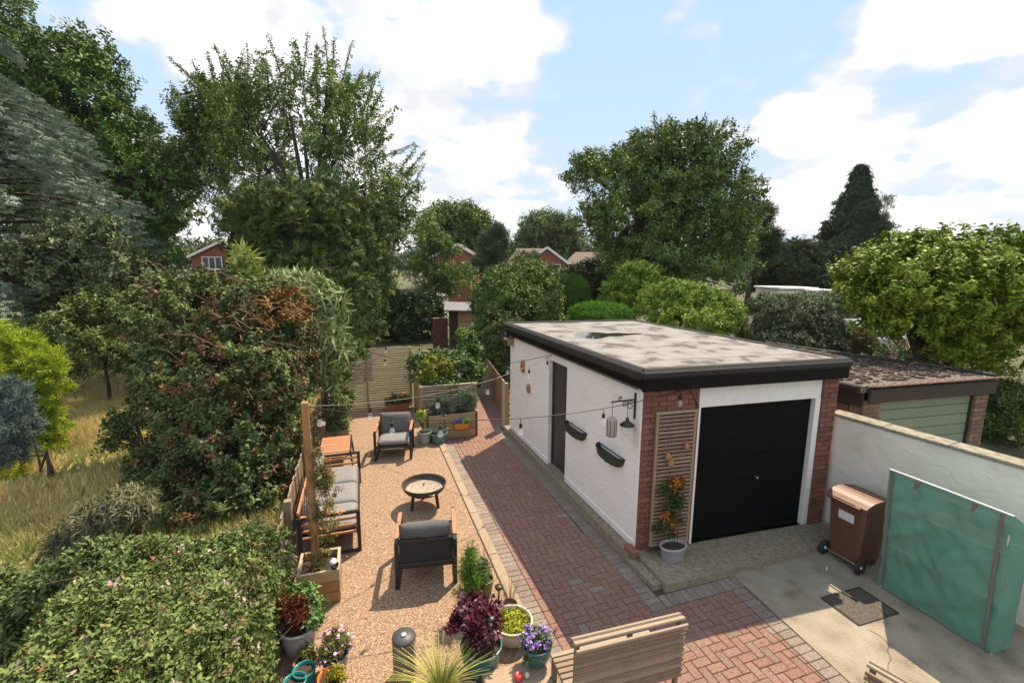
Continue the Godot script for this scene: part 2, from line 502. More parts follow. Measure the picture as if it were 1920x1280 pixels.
# ---------- ground, patio, drive ----------
func st(s: float, t: float) -> Vector2:
	return Vector2(t, s)
func sheet(parent: Node, called: String, poly: Array, y0: float, y1: float, m: Material) -> MeshInstance3D:
	return mi(parent, called, prism(poly, y0, y1), m)
func build_ground() -> void:
	var g := setting("ground")
	sheet(g, "soil", [Vector2(-400, -600), Vector2(400, -600), Vector2(400, 40), Vector2(-400, 40)], -0.6, -0.05, M.earth)
	var p := setting("patio", Vector3.ZERO, YAW)
	sheet(p, "gravel_bed", [st(-13.0, -1.1), st(-13.0, 1.3), st(-10.2, 1.3), st(-10.2, 1.53), st(2.0, 1.53), st(2.0, -1.1)], -0.04, 0.03, M.gravel)
	for k in 6:                # timber edging along the drive
		plank(p, "timber_edging", Vector3(1.595, 0.012, -10.15 + k * 1.15), Vector3(1.595, 0.012, -10.15 + k * 1.15 + 1.14), 0.13, 0.09, pick(M.sleeper), Vector3.UP, 0.006)
	var c := setting("concrete_yard", Vector3.ZERO, YAW)
	sheet(c, "concrete_slab", [st(-4.26, 4.52), st(-4.26, 7.05), st(1.5, 7.3), st(1.5, 4.2), st(-2.0, 4.34)], -0.045, 0.012, M.concrete)
	sheet(c, "garage_apron", [st(-4.9, 3.46), st(-4.7, 6.76), st(-4.27, 6.76), st(-4.22, 5.7), st(-4.205, 4.9), st(-4.22, 3.46)], -0.04, 0.105, M.old_concrete)
	sheet(c, "kerb_step", [st(-4.88, 3.30), st(-4.88, 3.455), st(-4.3, 3.455), st(-4.3, 3.33)], -0.04, 0.07, M.old_concrete)
	var d := setting("garden_path", Vector3.ZERO, YAW)
	sheet(d, "path_paving", [st(-21.5, 3.6), st(-21.5, 5.6), st(-10.6, 3.4), st(-10.6, 2.55), st(-14, 2.85)], -0.045, 0.004, M.path)
	# block paving
	var w := setting("driveway", Vector3.ZERO, YAW)
	sheet(w, "bedding_sand", [st(-12.5, 1.66), st(-12.5, 3.36), st(-4.26, 3.46), st(-4.26, 4.52), st(1.5, 4.2), st(1.5, 1.66)], -0.045, -0.008, M.bedding)
	var blocks := []     # [s, t, along_s, length, width, grey]
	for x in range(-2, 34):
		for z in range(-125, 16):
			var r := posmod(x - z, 4)
			if r == 0 or r == 3:
				var x2 := x + (1 if r == 0 else 0)
				var z2 := z + (0 if r == 0 else 1)
				var i1 := in_red(x, z)
				var i2 := in_red(x2, z2)
				if i1 and i2: blocks.append([-0.0 + (z + z2) * 0.05 + 0.05, 1.97 + (x + x2) * 0.05 + 0.05, r == 3, 0.2, 0.1, false])
				elif i1: blocks.append([z * 0.1 + 0.05, 1.97 + x * 0.1 + 0.05, true, 0.1, 0.1, false])
				elif i2: blocks.append([z2 * 0.1 + 0.05, 1.97 + x2 * 0.1 + 0.05, true, 0.1, 0.1, false])
	for z in range(-122, 14):            # cut blocks that close each row against the border
		var s := z * 0.1 + 0.05
		var n := floorf((red_limit(s) + 0.004 - 1.97) / 0.1 + 0.0001)
		var w2 := red_limit(s) - 1.97 - n * 0.1
		if w2 > 0.022: blocks.append([s, 1.97 + n * 0.1 + w2 * 0.5, false, snappedf(w2, 0.005), 0.1, false])
	for k in range(0, 138):
		var s := -12.2 + k * 0.1
		blocks.append([s + 0.05, 1.768, false, 0.2, 0.1, true])
		if k % 2 == 0: blocks.append([s + 0.1, 1.92, true, 0.2, 0.1, false])
	for k in range(0, 82):
		var s := -12.2 + k * 0.1
		blocks.append([s + 0.05, kerb_t(s + 0.05) - 0.105, false, 0.2, 0.1, true])
	for k in 12:
		blocks.append([-4.105, 3.322 + k * 0.1 + 0.05, true, 0.2, 0.1, true])
	for k in range(0, 58):
		var s := -4.0 + k * 0.1
		blocks.append([s + 0.05, lerp(4.5, 4.2, (s + 4.26) / 5.5) - 0.11, false, 0.2, 0.1, true])
	var near := []
	for b in blocks:
		var wp := P(b[0], b[1], 0)
		near.append([wp.distance_to(Vector3(0, EYE, 0)) + (0.0 if b[0] < -2.62 else 40.0), b])
	near.sort_custom(func(a, b): return a[0] < b[0])
	var xfs := []
	var cols := []
	for i in near.size():
		var b: Array = near[i][1]
		var xf := Transform3D(Basis(Vector3.UP, rng.randf_range(-0.012, 0.012) + (PI / 2 if b[2] else 0.0)) * Basis(Vector3.RIGHT, rng.randf_range(-0.012, 0.012)), Vector3(b[1], -0.024 + rng.randf_range(-0.002, 0.003), b[0]))
		if i < 300:
			mi(w, "paving_block", cbox(Vector3(b[3] - 0.006, 0.05, b[4] - 0.006), 0.005), pick(M.paver_grey) if b[5] else (pick(M.paver) if rng.randf() < 0.965 else pick(M.paver_grey)), xf)
		else:
			xfs.append(xf.scaled_local(Vector3(b[3] / 0.2, 1, 1)))
			var m: StandardMaterial3D = pick(M.paver_grey) if b[5] else (pick(M.paver) if rng.randf() < 0.97 else pick(M.paver_grey))
			cols.append(m.albedo_color.srgb_to_linear())
	var o := mm(w, "paving_blocks", cbox(Vector3(0.194, 0.05, 0.094), 0.005), M.paver_any, xfs, cols)
	o.set_meta("kind", "stuff")
func kerb_t(s: float) -> float:
	return lerp(3.22, 3.31, clamp((s + 10.5) / 5.5, 0.0, 1.0)) if s < -4.9 else 3.32
func in_red(x: int, z: int) -> bool:
	var s := z * 0.1 + 0.05
	var t := 1.97 + x * 0.1 + 0.05
	if t < 1.97 or s < -12.2 or s > 1.4: return false
	return t + 0.05 <= red_limit(s) + 0.004
func red_limit(s: float) -> float:
	return kerb_t(s) - 0.206 if s < -4.0 else lerpf(4.5, 4.2, (s + 4.26) / 5.5) - 0.212

# ---------- the garage ----------
const GS := -4.875
const GT := 3.448
func gside(d: float, h: float, out := 0.0) -> Vector3:     # along the rendered side wall, away from the house
	return Vector3(-0.0289 * d - 0.9996 * out, h, -0.9996 * d + 0.0289 * out)
func gfront(d: float, h: float, out := 0.0) -> Vector3:    # along the front, from the rendered corner
	return Vector3(0.9978 * d - 0.0666 * out, h, 0.0666 * d + 0.9978 * out)
func slab(parent: Node, called: String, a: Vector3, b: Vector3, h0: float, h1: float, thick: float, m: Material, bev := 0.004) -> MeshInstance3D:
	# an upright panel between two points on the plan; a and b lie on its middle line
	var a2 := Vector3(a.x, (h0 + h1) * 0.5, a.z)
	var b2 := Vector3(b.x, (h0 + h1) * 0.5, b.z)
	return plank(parent, called, a2, b2, thick, h1 - h0, m, Vector3.UP, bev)
func brickwork(parent: Node, a: Vector3, b: Vector3, h0: float, h1: float, mats: Array, ends := [true, true]) -> void:
	# bricks on the face that runs from a to b; the face's outward side is a.cross-wise left-hand (towards +out given by the caller's order)
	var dir := (b - a).normalized()
	var len := a.distance_to(b)
	var y := h0
	var row := 0
	while y < h1 - 0.02:
		var hh: float = min(0.065, h1 - y)
		var x := -0.1125 if row % 2 else 0.0
		if row % 2: x = -0.1125
		while x < len - 0.02:
			var x0: float = max(x, 0.0)
			var x1: float = min(x + 0.215, len)
			if x1 - x0 > 0.03:
				var c: Vector3 = a + dir * (x0 + x1) * 0.5
				var xf := Transform3D(Basis(dir, Vector3.UP, dir.cross(Vector3.UP)), Vector3(c.x, y + hh * 0.5, c.z))
				xf = xf.translated_local(Vector3(0, 0, rng.randf_range(-0.002, 0.002)))
				mi(parent, "brick", cbox(Vector3(snapped(x1 - x0, 0.001), hh, 0.1), 0.004), pick(mats), xf)
			x += 0.225
		y += 0.075
		row += 1
func build_garage() -> void:
	var g := thing("garage", "flat roofed garage with white rendered side wall and black up and over door", "garage", P(GS, GT, 0))
	# rendered side wall, its outer face on the line A-B
	var i := -0.1
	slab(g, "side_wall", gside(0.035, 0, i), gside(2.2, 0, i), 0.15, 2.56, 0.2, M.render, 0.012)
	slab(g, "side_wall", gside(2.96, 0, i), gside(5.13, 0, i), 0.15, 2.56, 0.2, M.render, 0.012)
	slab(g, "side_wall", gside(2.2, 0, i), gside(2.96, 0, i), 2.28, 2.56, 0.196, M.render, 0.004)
	var pl := mi(g, "plinth", prism([xz(gside(-0.02, 0, -0.15)), xz(gside(-0.02, 0, 0.135)), xz(gside(2.6, 0, 0.12)), xz(gside(5.35, 0, 0.085)), xz(gside(5.35, 0, -0.15))], -0.02, 0.15), M.old_concrete)
	bx(g, "kerb_brick", gside(0.0, 0.185, 0.075), Vector3(0.11, 0.075, 0.2), M.brick[2], 0.006, Vector3(0, 0.06, 0))
	for e in [[0.04, 2.19], [2.97, 5.1]]:
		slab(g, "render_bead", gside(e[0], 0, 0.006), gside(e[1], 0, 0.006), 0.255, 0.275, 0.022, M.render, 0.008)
	# side door, set back in the wall
	var door := slab(g, "side_door", gside(2.24, 0, -0.13), gside(2.92, 0, -0.13), 0.17, 2.24, 0.045, M.grey_door, 0.004)
	for k in [[-0.56, 0.55], [0.42, 1.05]]:
		bx(door, "door_panel", Vector3(0, k[0], -0.024), Vector3(0.5, k[1], 0.012), M.grey_door, 0.005)
	bx(door, "handle", Vector3(-0.27, -0.02, -0.05), Vector3(0.11, 0.02, 0.02), M.steel, 0.006)
	for e in [[2.2, 2.24], [2.92, 2.96]]:
		slab(g, "door_frame", gside(e[0], 0, -0.12), gside(e[1], 0, -0.12), 0.15, 2.28, 0.08, M.grey_door)
	slab(g, "door_frame", gside(2.24, 0, -0.12), gside(2.92, 0, -0.12), 2.24, 2.28, 0.08, M.grey_door)
	slab(g, "door_step", gside(2.2, 0, -0.06), gside(2.96, 0, -0.06), 0.15, 0.17, 0.11, M.old_concrete)
	# brick piers of the front
	slab(g, "pier_core", gfront(0.03, 0, -0.13), gfront(0.83, 0, -0.13), 0.1, 2.5, 0.22, M.mortar)
	brickwork(g, gfront(0.012, 0, -0.05), gfront(0.85, 0, -0.05), 0.105, 2.5, M.brick)
	slab(g, "pier_core", gfront(2.97, 0, -0.13), gfront(3.22, 0, -0.13), 0.1, 2.5, 0.22, M.mortar)
	brickwork(g, gfront(2.965, 0, -0.05), gfront(3.235, 0, -0.05), 0.105, 2.5, M.brick)
	# lintel panel, frame and door
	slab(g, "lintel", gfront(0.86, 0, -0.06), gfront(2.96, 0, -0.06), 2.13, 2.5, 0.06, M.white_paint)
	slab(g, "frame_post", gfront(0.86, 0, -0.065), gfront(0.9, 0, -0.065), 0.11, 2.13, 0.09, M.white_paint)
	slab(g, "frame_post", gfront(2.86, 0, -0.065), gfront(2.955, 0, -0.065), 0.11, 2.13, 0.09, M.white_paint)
	var gd := slab(g, "garage_door", gfront(0.905, 0, -0.105), gfront(2.855, 0, -0.105), 0.115, 2.125, 0.03, M.black_door)
	for k in 16:
		bx(gd, "door_rib", Vector3(0, -0.94 + k * 0.125, 0.017), Vector3(1.93, 0.121, 0.008), M.black_door, 0.003)
	bx(gd, "handle", Vector3(0.08, -0.13, 0.035), Vector3(0.06, 0.018, 0.03), M.black, 0.006)
	bx(gd, "lock", Vector3(0.12, -0.16, 0.03), Vector3(0.03, 0.03, 0.016), M.steel, 0.006)
	# back and far walls, out of the picture
	var bb := gside(5.13, 0, -0.12)
	slab(g, "back_wall", bb + Vector3(0.1, 0, 0), Vector3(3.0, 0, -4.78), 0.0, 2.5, 0.2, M.brick[1])
	slab(g, "far_wall", Vector3(3.05, 0, -4.78), gfront(3.12, 0, -0.26), 0.0, 2.5, 0.2, M.brick[1])
	# roof
	var roof := mi(g, "roof", prism([xz(gside(-0.07, 0, 0.06)), xz(gside(5.18, 0, 0.06)), Vector2(3.02, -4.86), Vector2(3.22, 0.27)], 2.55, 2.715), M.felt)
	var le := [gside(-0.1, 2.66, 0.12), gside(5.18, 2.66, 0.12)]
	plank(roof, "felt_edge", le[0], le[1], 0.07, 0.15, M.felt_edge, Vector3.UP, 0.03)
	plank(roof, "felt_kerb", gside(-0.05, 2.73, 0.07), gside(5.18, 2.73, 0.07), 0.09, 0.04, M.felt_edge, Vector3.UP, 0.024)
	plank(roof, "fascia", gside(-0.1, 2.55, 0.075), gside(5.15, 2.55, 0.075), 0.04, 0.16, M.fascia)
	plank(roof, "felt_edge", gfront(-0.13, 2.67, 0.13), gfront(3.27, 2.67, 0.13), 0.07, 0.12, M.felt_edge, Vector3.UP, 0.035)
	plank(roof, "felt_kerb", gfront(-0.08, 2.73, 0.09), gfront(3.24, 2.73, 0.09), 0.09, 0.04, M.felt_edge, Vector3.UP, 0.024)
	plank(roof, "fascia", gfront(-0.09, 2.545, 0.105), gfront(3.24, 2.545, 0.105), 0.05, 0.19, M.fascia)
	plank(roof, "felt_edge", Vector3(3.0, 2.72, -4.84), Vector3(3.23, 2.72, 0.28), 0.08, 0.05, M.felt_edge, Vector3.UP, 0.02)
	plank(roof, "felt_edge", gside(5.17, 2.72, 0.1), Vector3(3.04, 2.72, -4.84), 0.07, 0.06, M.felt_edge, Vector3.UP, 0.02)
	for k in 4:      # laps between the felt strips
		var z := -4.1 + k * 1.05
		plank(roof, "felt_lap", Vector3(0.06, 2.7165, z), Vector3(3.1, 2.7165, z + 0.25), 0.9, 0.006, M.felt, Vector3.UP, 0.002)
	# rain puddle in the hollow of the roof
	var pp := []
	for k in 40:
		var a := TAU * k / 40
		var r := 1.0 + 0.25 * sin(a * 3.0 + 1.0) + 0.16 * sin(a * 7.0)
		pp.append(Vector2(1.0 + cos(a) * 0.62 * r, -2.85 + sin(a) * 0.3 * r))
	var pud := mi(roof, "puddle", prism(pp, 2.716, 2.7225), flat(lin(0.03, 0.028, 0.025), 0.02))
	var g2 := slab(g, "gutter_pipe", gside(0.0, 0, 0.1), gside(5.1, 0, 0.1), 2.452, 2.468, 0.016, M.black)
	# hook for the lights, cable clips
	mi(g, "cable", tube_mesh([gfront(0.66, 2.44, 0.02), gfront(0.74, 2.32, 0.012), gfront(0.83, 2.15, 0.012)], 0.006, 0.006), M.black)
func xz(v: Vector3) -> Vector2:
	return Vector2(v.x, v.z)

func build_neighbour_garage() -> void:
	var g := thing("neighbour_garage", "small brown brick garage with sage green slatted door and mossy roof", "garage", P(-4.70, 7.33, 0))
	var f := func(x: float, h: float, out := 0.0) -> Vector3: return Vector3(0.9963 * x - 0.086 * out, h, 0.086 * x + 0.9963 * out)
	for e in [[0.0, 0.36], [2.38, 2.66]]:
		slab(g, "pier_core", f.call(e[0] + 0.01, 0, -0.13), f.call(e[1] - 0.01, 0, -0.13), -0.04, 2.0, 0.22, M.mortar)
		brickwork(g, f.call(e[0], 0, -0.05), f.call(e[1], 0, -0.05), 0.6, 2.0, M.brown_brick)
	slab(g, "left_wall", f.call(0.06, 0, -0.26), f.call(0.06, 0, -5.0), -0.04, 1.86, 0.11, M.brown_brick[1])
	slab(g, "right_wall", f.call(2.6, 0, -0.26), f.call(2.6, 0, -5.0), -0.04, 1.86, 0.11, M.brown_brick[0])
	slab(g, "back_wall", f.call(0.12, 0, -5.0), f.call(2.54, 0, -5.0), -0.04, 1.86, 0.11, M.brown_brick[0])
	slab(g, "lintel", f.call(0.0, 0, 0.06), f.call(2.66, 0, 0.06), 1.98, 2.2, 0.05, M.dark_wood[1])
	plank(g, "side_board", f.call(-0.02, 2.03, 0.0), f.call(-0.02, 1.79, -4.9), 0.03, 0.26, M.dark_wood[0])
	var d := Node3D.new()
	d.name = "garage_door"
	g.add_child(d)
	slab(d, "door_backing", f.call(0.37, 0, -0.11), f.call(2.37, 0, -0.11), 0.0, 1.98, 0.02, M.sage[1])
	for k in 11:
		slab(d, "door_board", f.call(0.38, 0, -0.085), f.call(2.36, 0, -0.085), 0.02 + k * 0.178, 0.02 + k * 0.178 + 0.168, 0.024, M.sage[k % 2], 0.006)
	for x in [0.355, 2.385]:
		slab(g, "frame_post", f.call(x - 0.015, 0, -0.07), f.call(x + 0.015, 0, -0.07), 0.0, 1.98, 0.06, M.dark_wood[0])
	var roof := mi(g, "roof", prism([xz(f.call(-0.12, 0, 0.02)), xz(f.call(2.75, 0, 0.02)), xz(f.call(2.75, 0, -5.1)), xz(f.call(-0.12, 0, -5.1))], 2.14, 2.24), M.moss_felt)
	# rows of lichened edging tiles along the front
	roof.transform = Transform3D(Basis(Vector3.RIGHT, -0.05), Vector3(0, 0, 0.11))
	var x := 0.0
	while x < 2.8:
		plank(roof, "edge_tile", f.call(x, 2.235, 0.06), f.call(min(x + 0.29, 2.8), 2.235, 0.06), 0.22, 0.018, M.tile_edge, Vector3(0, 1, -0.25), 0.004)
		x += 0.296
	plank(roof, "edge_strip", f.call(-0.1, 2.2, 0.0), f.call(-0.1, 2.2, -5.0), 0.1, 0.1, M.felt_edge, Vector3.UP, 0.02)
	plank(roof, "edge_strip", f.call(2.74, 2.25, 0.0), f.call(2.74, 2.25, -5.0), 0.09, 0.09, M.felt_edge, Vector3.UP, 0.02)
	# moss cushions
	var xfs := []
	var cols := []
	for k in 1500:
		var q: Vector3 = f.call(rng.randf_range(0.05, 2.65), 2.24, -rng.randf_range(0.15, 5.0))
		var s := rng.randf_range(0.015, 0.05)
		xfs.append(Transform3D(Basis(Vector3.UP, rng.randf() * TAU).scaled(Vector3(s * rng.randf_range(0.8, 1.6), s * 0.9, s)), q))
		cols.append(Color(0.025, 0.018, 0.014).lerp(Color(0.075, 0.055, 0.038), rng.randf()))
	var sm := SphereMesh.new()
	sm.radius = 1.0
	sm.height = 2.0
	sm.radial_segments = 8
	sm.rings = 4
	mm(roof, "moss", sm, M.needle, xfs, cols).set_meta("kind", "stuff")

func build_boundary_wall() -> void:
	var a := P(-4.82, 6.86)
	var b := P(1.2, 7.42)
	var w := thing("boundary_wall", "cream rendered garden wall with stone coping beside the garage", "wall", a, 0.0)
	var dir := (b - a).normalized()
	plank(w, "wall_body", dir * 0.0 + Vector3(0, 0.88, 0), dir * a.distance_to(b) + Vector3(0, 0.88, 0), 0.2, 1.86, M.cream_render, Vector3.UP, 0.01)
	var x := 0.0
	while x < a.distance_to(b) - 0.1:
		plank(w, "coping_stone", dir * (x + 0.004) + Vector3(0, 1.835, 0), dir * (x + 0.72) + Vector3(0, 1.835 + rng.randf_range(-0.003, 0.003), 0), 0.26, 0.045, M.coping, Vector3.UP, 0.008)
		x += 0.726

# ---------- slatted screens, fence, shed ----------
func build_screens() -> void:
	var sc := thing("slatted_screen", "tall slatted timber screen across the far end of the gravel patio", "screen", P(-13.0, -0.55))
	var hh := 1.76
	for x in [0.02, 0.62, 1.82]:
		bx(sc, "post", Vector3(x, hh * 0.5, -0.035), Vector3(0.06, hh, 0.05), pick(M.slat), 0.004)
	for k in 25:
		var y := 0.07 + k * 0.0695
		for e in [[0.0, 0.61], [0.63, 1.84]]:
			plank(sc, "slat", Vector3(e[0], y, 0.004), Vector3(e[1], y, 0.004), 0.02, 0.043, pick(M.slat), Vector3.UP, 0.003)
	# raised vegetable bed with slatted front
	var b := thing("raised_bed", "raised vegetable bed with slatted front and pale timber side", "raised bed", P(-11.5, 1.36))
	plank(b, "side_board", Vector3(0.0, 0.44, 0.0), Vector3(0.0, 0.44, -1.45), 0.04, 0.94, M.wood[2])
	plank(b, "top_rail", Vector3(0.02, 0.93, 0.02), Vector3(0.02, 0.93, -1.45), 0.1, 0.04, M.slat[2])
	plank(b, "side_board", Vector3(1.47, 0.4, 0.0), Vector3(1.47, 0.4, -1.45), 0.04, 0.86, M.wood[1])
	plank(b, "back_board", Vector3(0.02, 0.4, -1.45), Vector3(1.45, 0.4, -1.45), 0.04, 0.86, M.wood[1])
	plank(b, "liner", Vector3(0.02, 0.4, -0.05), Vector3(1.45, 0.4, -0.05), 0.03, 0.84, M.dark_wood[0])
	for k in 13:
		plank(b, "slat", Vector3(0.0, 0.06 + k * 0.07, 0.01), Vector3(1.48, 0.06 + k * 0.07, 0.01), 0.022, 0.044, pick(M.slat), Vector3.UP, 0.003)
	bx(b, "post", Vector3(0.03, 0.46, -0.025), Vector3(0.06, 0.92, 0.04), M.slat[1])
	bx(b, "post", Vector3(1.45, 0.46, -0.025), Vector3(0.06, 0.92, 0.04), M.slat[1])
	plank(b, "top_rail", Vector3(-0.01, 0.955, 0.0), Vector3(1.5, 0.955, 0.0), 0.07, 0.025, M.slat[2])
	bx(b, "soil", Vector3(0.735, 0.38, -0.75), Vector3(1.4, 0.76, 1.34), M.soil, 0.01)
	# timber planter in front of it
	var p := thing("timber_planter", "long planter of wide brown planks in front of the raised bed", "planter", P(-10.17, 1.34))
	for k in 3:
		plank(p, "front_plank", Vector3(0.02, 0.105 + k * 0.198, 0.0), Vector3(1.16, 0.105 + k * 0.198, 0.0), 0.035, 0.19, M.wood[k], Vector3.UP, 0.006)
		plank(p, "side_plank", Vector3(1.17, 0.105 + k * 0.198, -0.02), Vector3(1.17, 0.105 + k * 0.198, -0.52), 0.035, 0.19, M.wood[k], Vector3.UP, 0.006)
		plank(p, "side_plank", Vector3(0.0, 0.105 + k * 0.198, -0.02), Vector3(0.0, 0.105 + k * 0.198, -0.52), 0.035, 0.19, M.wood[k], Vector3.UP, 0.006)
	plank(p, "back_plank", Vector3(0.02, 0.3, -0.53), Vector3(1.16, 0.3, -0.53), 0.035, 0.58, M.wood[1])
	bx(p, "corner_post", Vector3(1.165, 0.31, 0.02), Vector3(0.045, 0.62, 0.03), M.dark_wood[1])
	bx(p, "corner_post", Vector3(0.005, 0.31, 0.02), Vector3(0.045, 0.62, 0.03), M.dark_wood[1])
	plank(p, "top_edge", Vector3(1.185, 0.612, 0.03), Vector3(1.185, 0.612, -0.54), 0.035, 0.02, M.slat[2])
	bx(p, "soil", Vector3(0.585, 0.28, -0.265), Vector3(1.12, 0.52, 0.48), M.soil, 0.01)
	# fence and open gate at the end of the garage
	var f := thing("low_fence", "low brown board fence running back from the garage along the path", "fence", P(-10.55, 3.42))
	for k in 34:
		var z := -0.25 - k * 0.125
		bx(f, "fence_board", Vector3(0.085 + k * 0.0145, 0.5, z), Vector3(0.02, 1.0 + rng.randf_range(-0.02, 0.02), 0.115), pick(M.fence), 0.003)
	for k in 3:
		bx(f, "rail", Vector3(0.345, 0.25 + k * 0.3, -2.3), Vector3(0.03, 0.06, 4.3), M.fence[1], 0.003, Vector3(0, -0.115, 0))
	var gt := thing("gate_post", "pale sawn gate post with a capped top at the garage corner", "post", P(-10.42, 3.34))
	bx(gt, "post", Vector3(0.0, 0.59, 0.0), Vector3(0.09, 1.18, 0.09), M.wood[0], 0.006)
	bx(gt, "cheek", Vector3(-0.06, 0.62, -0.05), Vector3(0.025, 1.24, 0.2), M.slat[2], 0.004)
	# shed and brick pier at the end of the path
	var sp := G(843, 656)
	var sh := thing("shed", "narrow timber shed with dark door frame and grey sloping roof", "shed", sp, 0.12)
	slab(sh, "front_wall", Vector3(0.42, 0, 0), Vector3(1.4, 0, 0), 0.0, 1.92, 0.08, M.wood[1])
	for k in 13:
		slab(sh, "cladding_board", Vector3(0.42, 0, 0.05), Vector3(1.4, 0, 0.05), 0.02 + k * 0.146, 0.158 + k * 0.146, 0.02, pick(M.wood), 0.006)
	slab(sh, "door", Vector3(0.06, 0, -0.02), Vector3(0.36, 0, -0.02), 0.0, 1.9, 0.05, M.dark_wood[0])
	slab(sh, "door_post", Vector3(0.36, 0, 0.03), Vector3(0.42, 0, 0.03), 0.0, 1.92, 0.08, M.dark_wood[1])
	slab(sh, "door_post", Vector3(0.0, 0, 0.03), Vector3(0.06, 0, 0.03), 0.0, 1.92, 0.08, M.dark_wood[1])
	slab(sh, "side_wall", Vector3(0.02, 0, -0.04), Vector3(0.02, 0, -1.8), 0.0, 1.9, 0.06, M.wood[1])
	slab(sh, "side_wall", Vector3(1.4, 0, -0.04), Vector3(1.4, 0, -1.8), 0.0, 1.9, 0.06, M.wood[1])
	bx(sh, "roof", Vector3(0.68, 2.06, -0.8), Vector3(1.85, 0.07, 2.3), flat(lin(0.13, 0.14, 0.155), 0.6), 0.01, Vector3(0.1, 0, -0.03))
	bx(sh, "notice", Vector3(1.18, 1.25, 0.065), Vector3(0.2, 0.24, 0.012), M.white, 0.003)
	var bp := thing("brick_pier", "short red brick pier standing beside the shed door", "pier", G(812, 652), 0.12)
	slab(bp, "pier_core", Vector3(0.02, 0, -0.12), Vector3(0.72, 0, -0.12), 0, 1.5, 0.18, M.mortar)
	brickwork(bp, Vector3(0, 0, -0.03), Vector3(0.74, 0, -0.03), 0.0, 1.5, M.brick)
	var grey := thing("path_sleeper", "pale timber sleeper edging the bed beside the shed path", "sleeper", G(800, 661, 0.1), 0.2)
	bx(grey, "beam", Vector3(0.35, 0, 0), Vector3(1.5, 0.2, 0.2), M.sleeper[0], 0.01)

# ---------- far buildings ----------
func gable_house(called: String, label: String, apex: Vector2, eave_l: Vector2, eave_r: Vector2, dist: float, win: Array, ridge_len: float, yaw := 0.0) -> Node3D:
	var a := D(apex.x, apex.y, dist)
	var l := D(eave_l.x, eave_l.y, dist)
	var r := D(eave_r.x, eave_r.y, dist)
	var h := thing(called, label, "house", Vector3(a.x, 0, a.z), yaw)
	var xl := l.x - a.x
	var xr := r.x - a.x
	var ye := (l.y + r.y) * 0.5
	var st_ := SurfaceTool.new()
	st_.begin(Mesh.PRIMITIVE_TRIANGLES)
	var f := [Vector3(xl + 0.25, 0, 0), Vector3(xr - 0.25, 0, 0), Vector3(xr - 0.25, ye, 0), Vector3(0, a.y - 0.1, 0), Vector3(xl + 0.25, ye, 0)]
	face(st_, f, Vector3.BACK)
	var bk := []
	for v in f: bk.append(v + Vector3(0, 0, -ridge_len))
	face(st_, bk, Vector3.FORWARD)
	face(st_, [f[0], f[4], bk[4], bk[0]], Vector3.LEFT)
	face(st_, [f[1], f[2], bk[2], bk[1]], Vector3.RIGHT)
	mi(h, "wall", st_.commit(), M.house_brick)
	var rf := Node3D.new()
	rf.name = "roof"
	h.add_child(rf)
	for side in [[xl, l.y], [xr, r.y]]:
		var e := Vector3(side[0], side[1], 0)
		var top := Vector3(0, a.y, 0)
		var n := 12
		var nrm := (top - e).cross(Vector3.FORWARD).normalized()
		if nrm.y < 0: nrm = -nrm
		for k in n:
			var p0 := e.lerp(top, float(k) / n)
			var p1 := e.lerp(top, float(k + 1.2) / n) if k < n - 1 else top
			var c := (p0 + p1) * 0.5 + nrm * 0.03
			var ax := (p1 - p0).normalized()
			var tilt := ax.rotated(Vector3.BACK, (0.035 if side[0] < 0 else -0.035) * -1.0)
			mi(rf, "tile_course", cbox(Vector3((p1 - p0).length(), 0.05, ridge_len + 0.3), 0.01), M.roof_tile[k % 3], Transform3D(Basis(tilt, nrm, tilt.cross(nrm)), c + Vector3(0, 0, -ridge_len * 0.5)))
		plank(h, "barge_board", e + Vector3(0, -0.1, 0.17), top + Vector3(0, -0.1, 0.17), 0.05, 0.2, M.white, Vector3.UP, 0.01)
	for w in win:
		window(h, w[0], w[1], w[2], w[3], w[4], a, dist)
	return h
func window(h: Node3D, x0: float, y0: float, x1: float, y1: float, panes: int, a: Vector3, dist: float) -> void:
	var p := D(x0, y0, dist) - Vector3(a.x, 0, a.z)
	var q := D(x1, y1, dist) - Vector3(a.x, 0, a.z)
	var w := Node3D.new()
	w.name = numbered(h, "window")
	h.add_child(w)
	w.position = Vector3((p.x + q.x) / 2, (p.y + q.y) / 2, 0.02)
	var sx := q.x - p.x
	var sy := p.y - q.y
	for k in [-1, 1]:
		bx(w, "frame", Vector3(0, k * (sy / 2 - 0.035), 0.03), Vector3(sx, 0.07, 0.08), M.white, 0.01)
	for k in panes + 1:
		bx(w, "frame", Vector3(-sx / 2 + 0.035 + k * (sx - 0.07) / panes, 0, 0.03), Vector3(0.07, sy - 0.14, 0.08), M.white, 0.01)
	for k in panes:
		bx(w, "pane", Vector3(-sx / 2 + 0.035 + (k + 0.5) * (sx - 0.07) / panes, 0, 0.01), Vector3((sx - 0.07) / panes - 0.07, sy - 0.14, 0.012), M.glass_pane, 0.002)
	bx(w, "sill", Vector3(0, -sy / 2 - 0.03, 0.06), Vector3(sx + 0.1, 0.06, 0.14), M.white, 0.01)
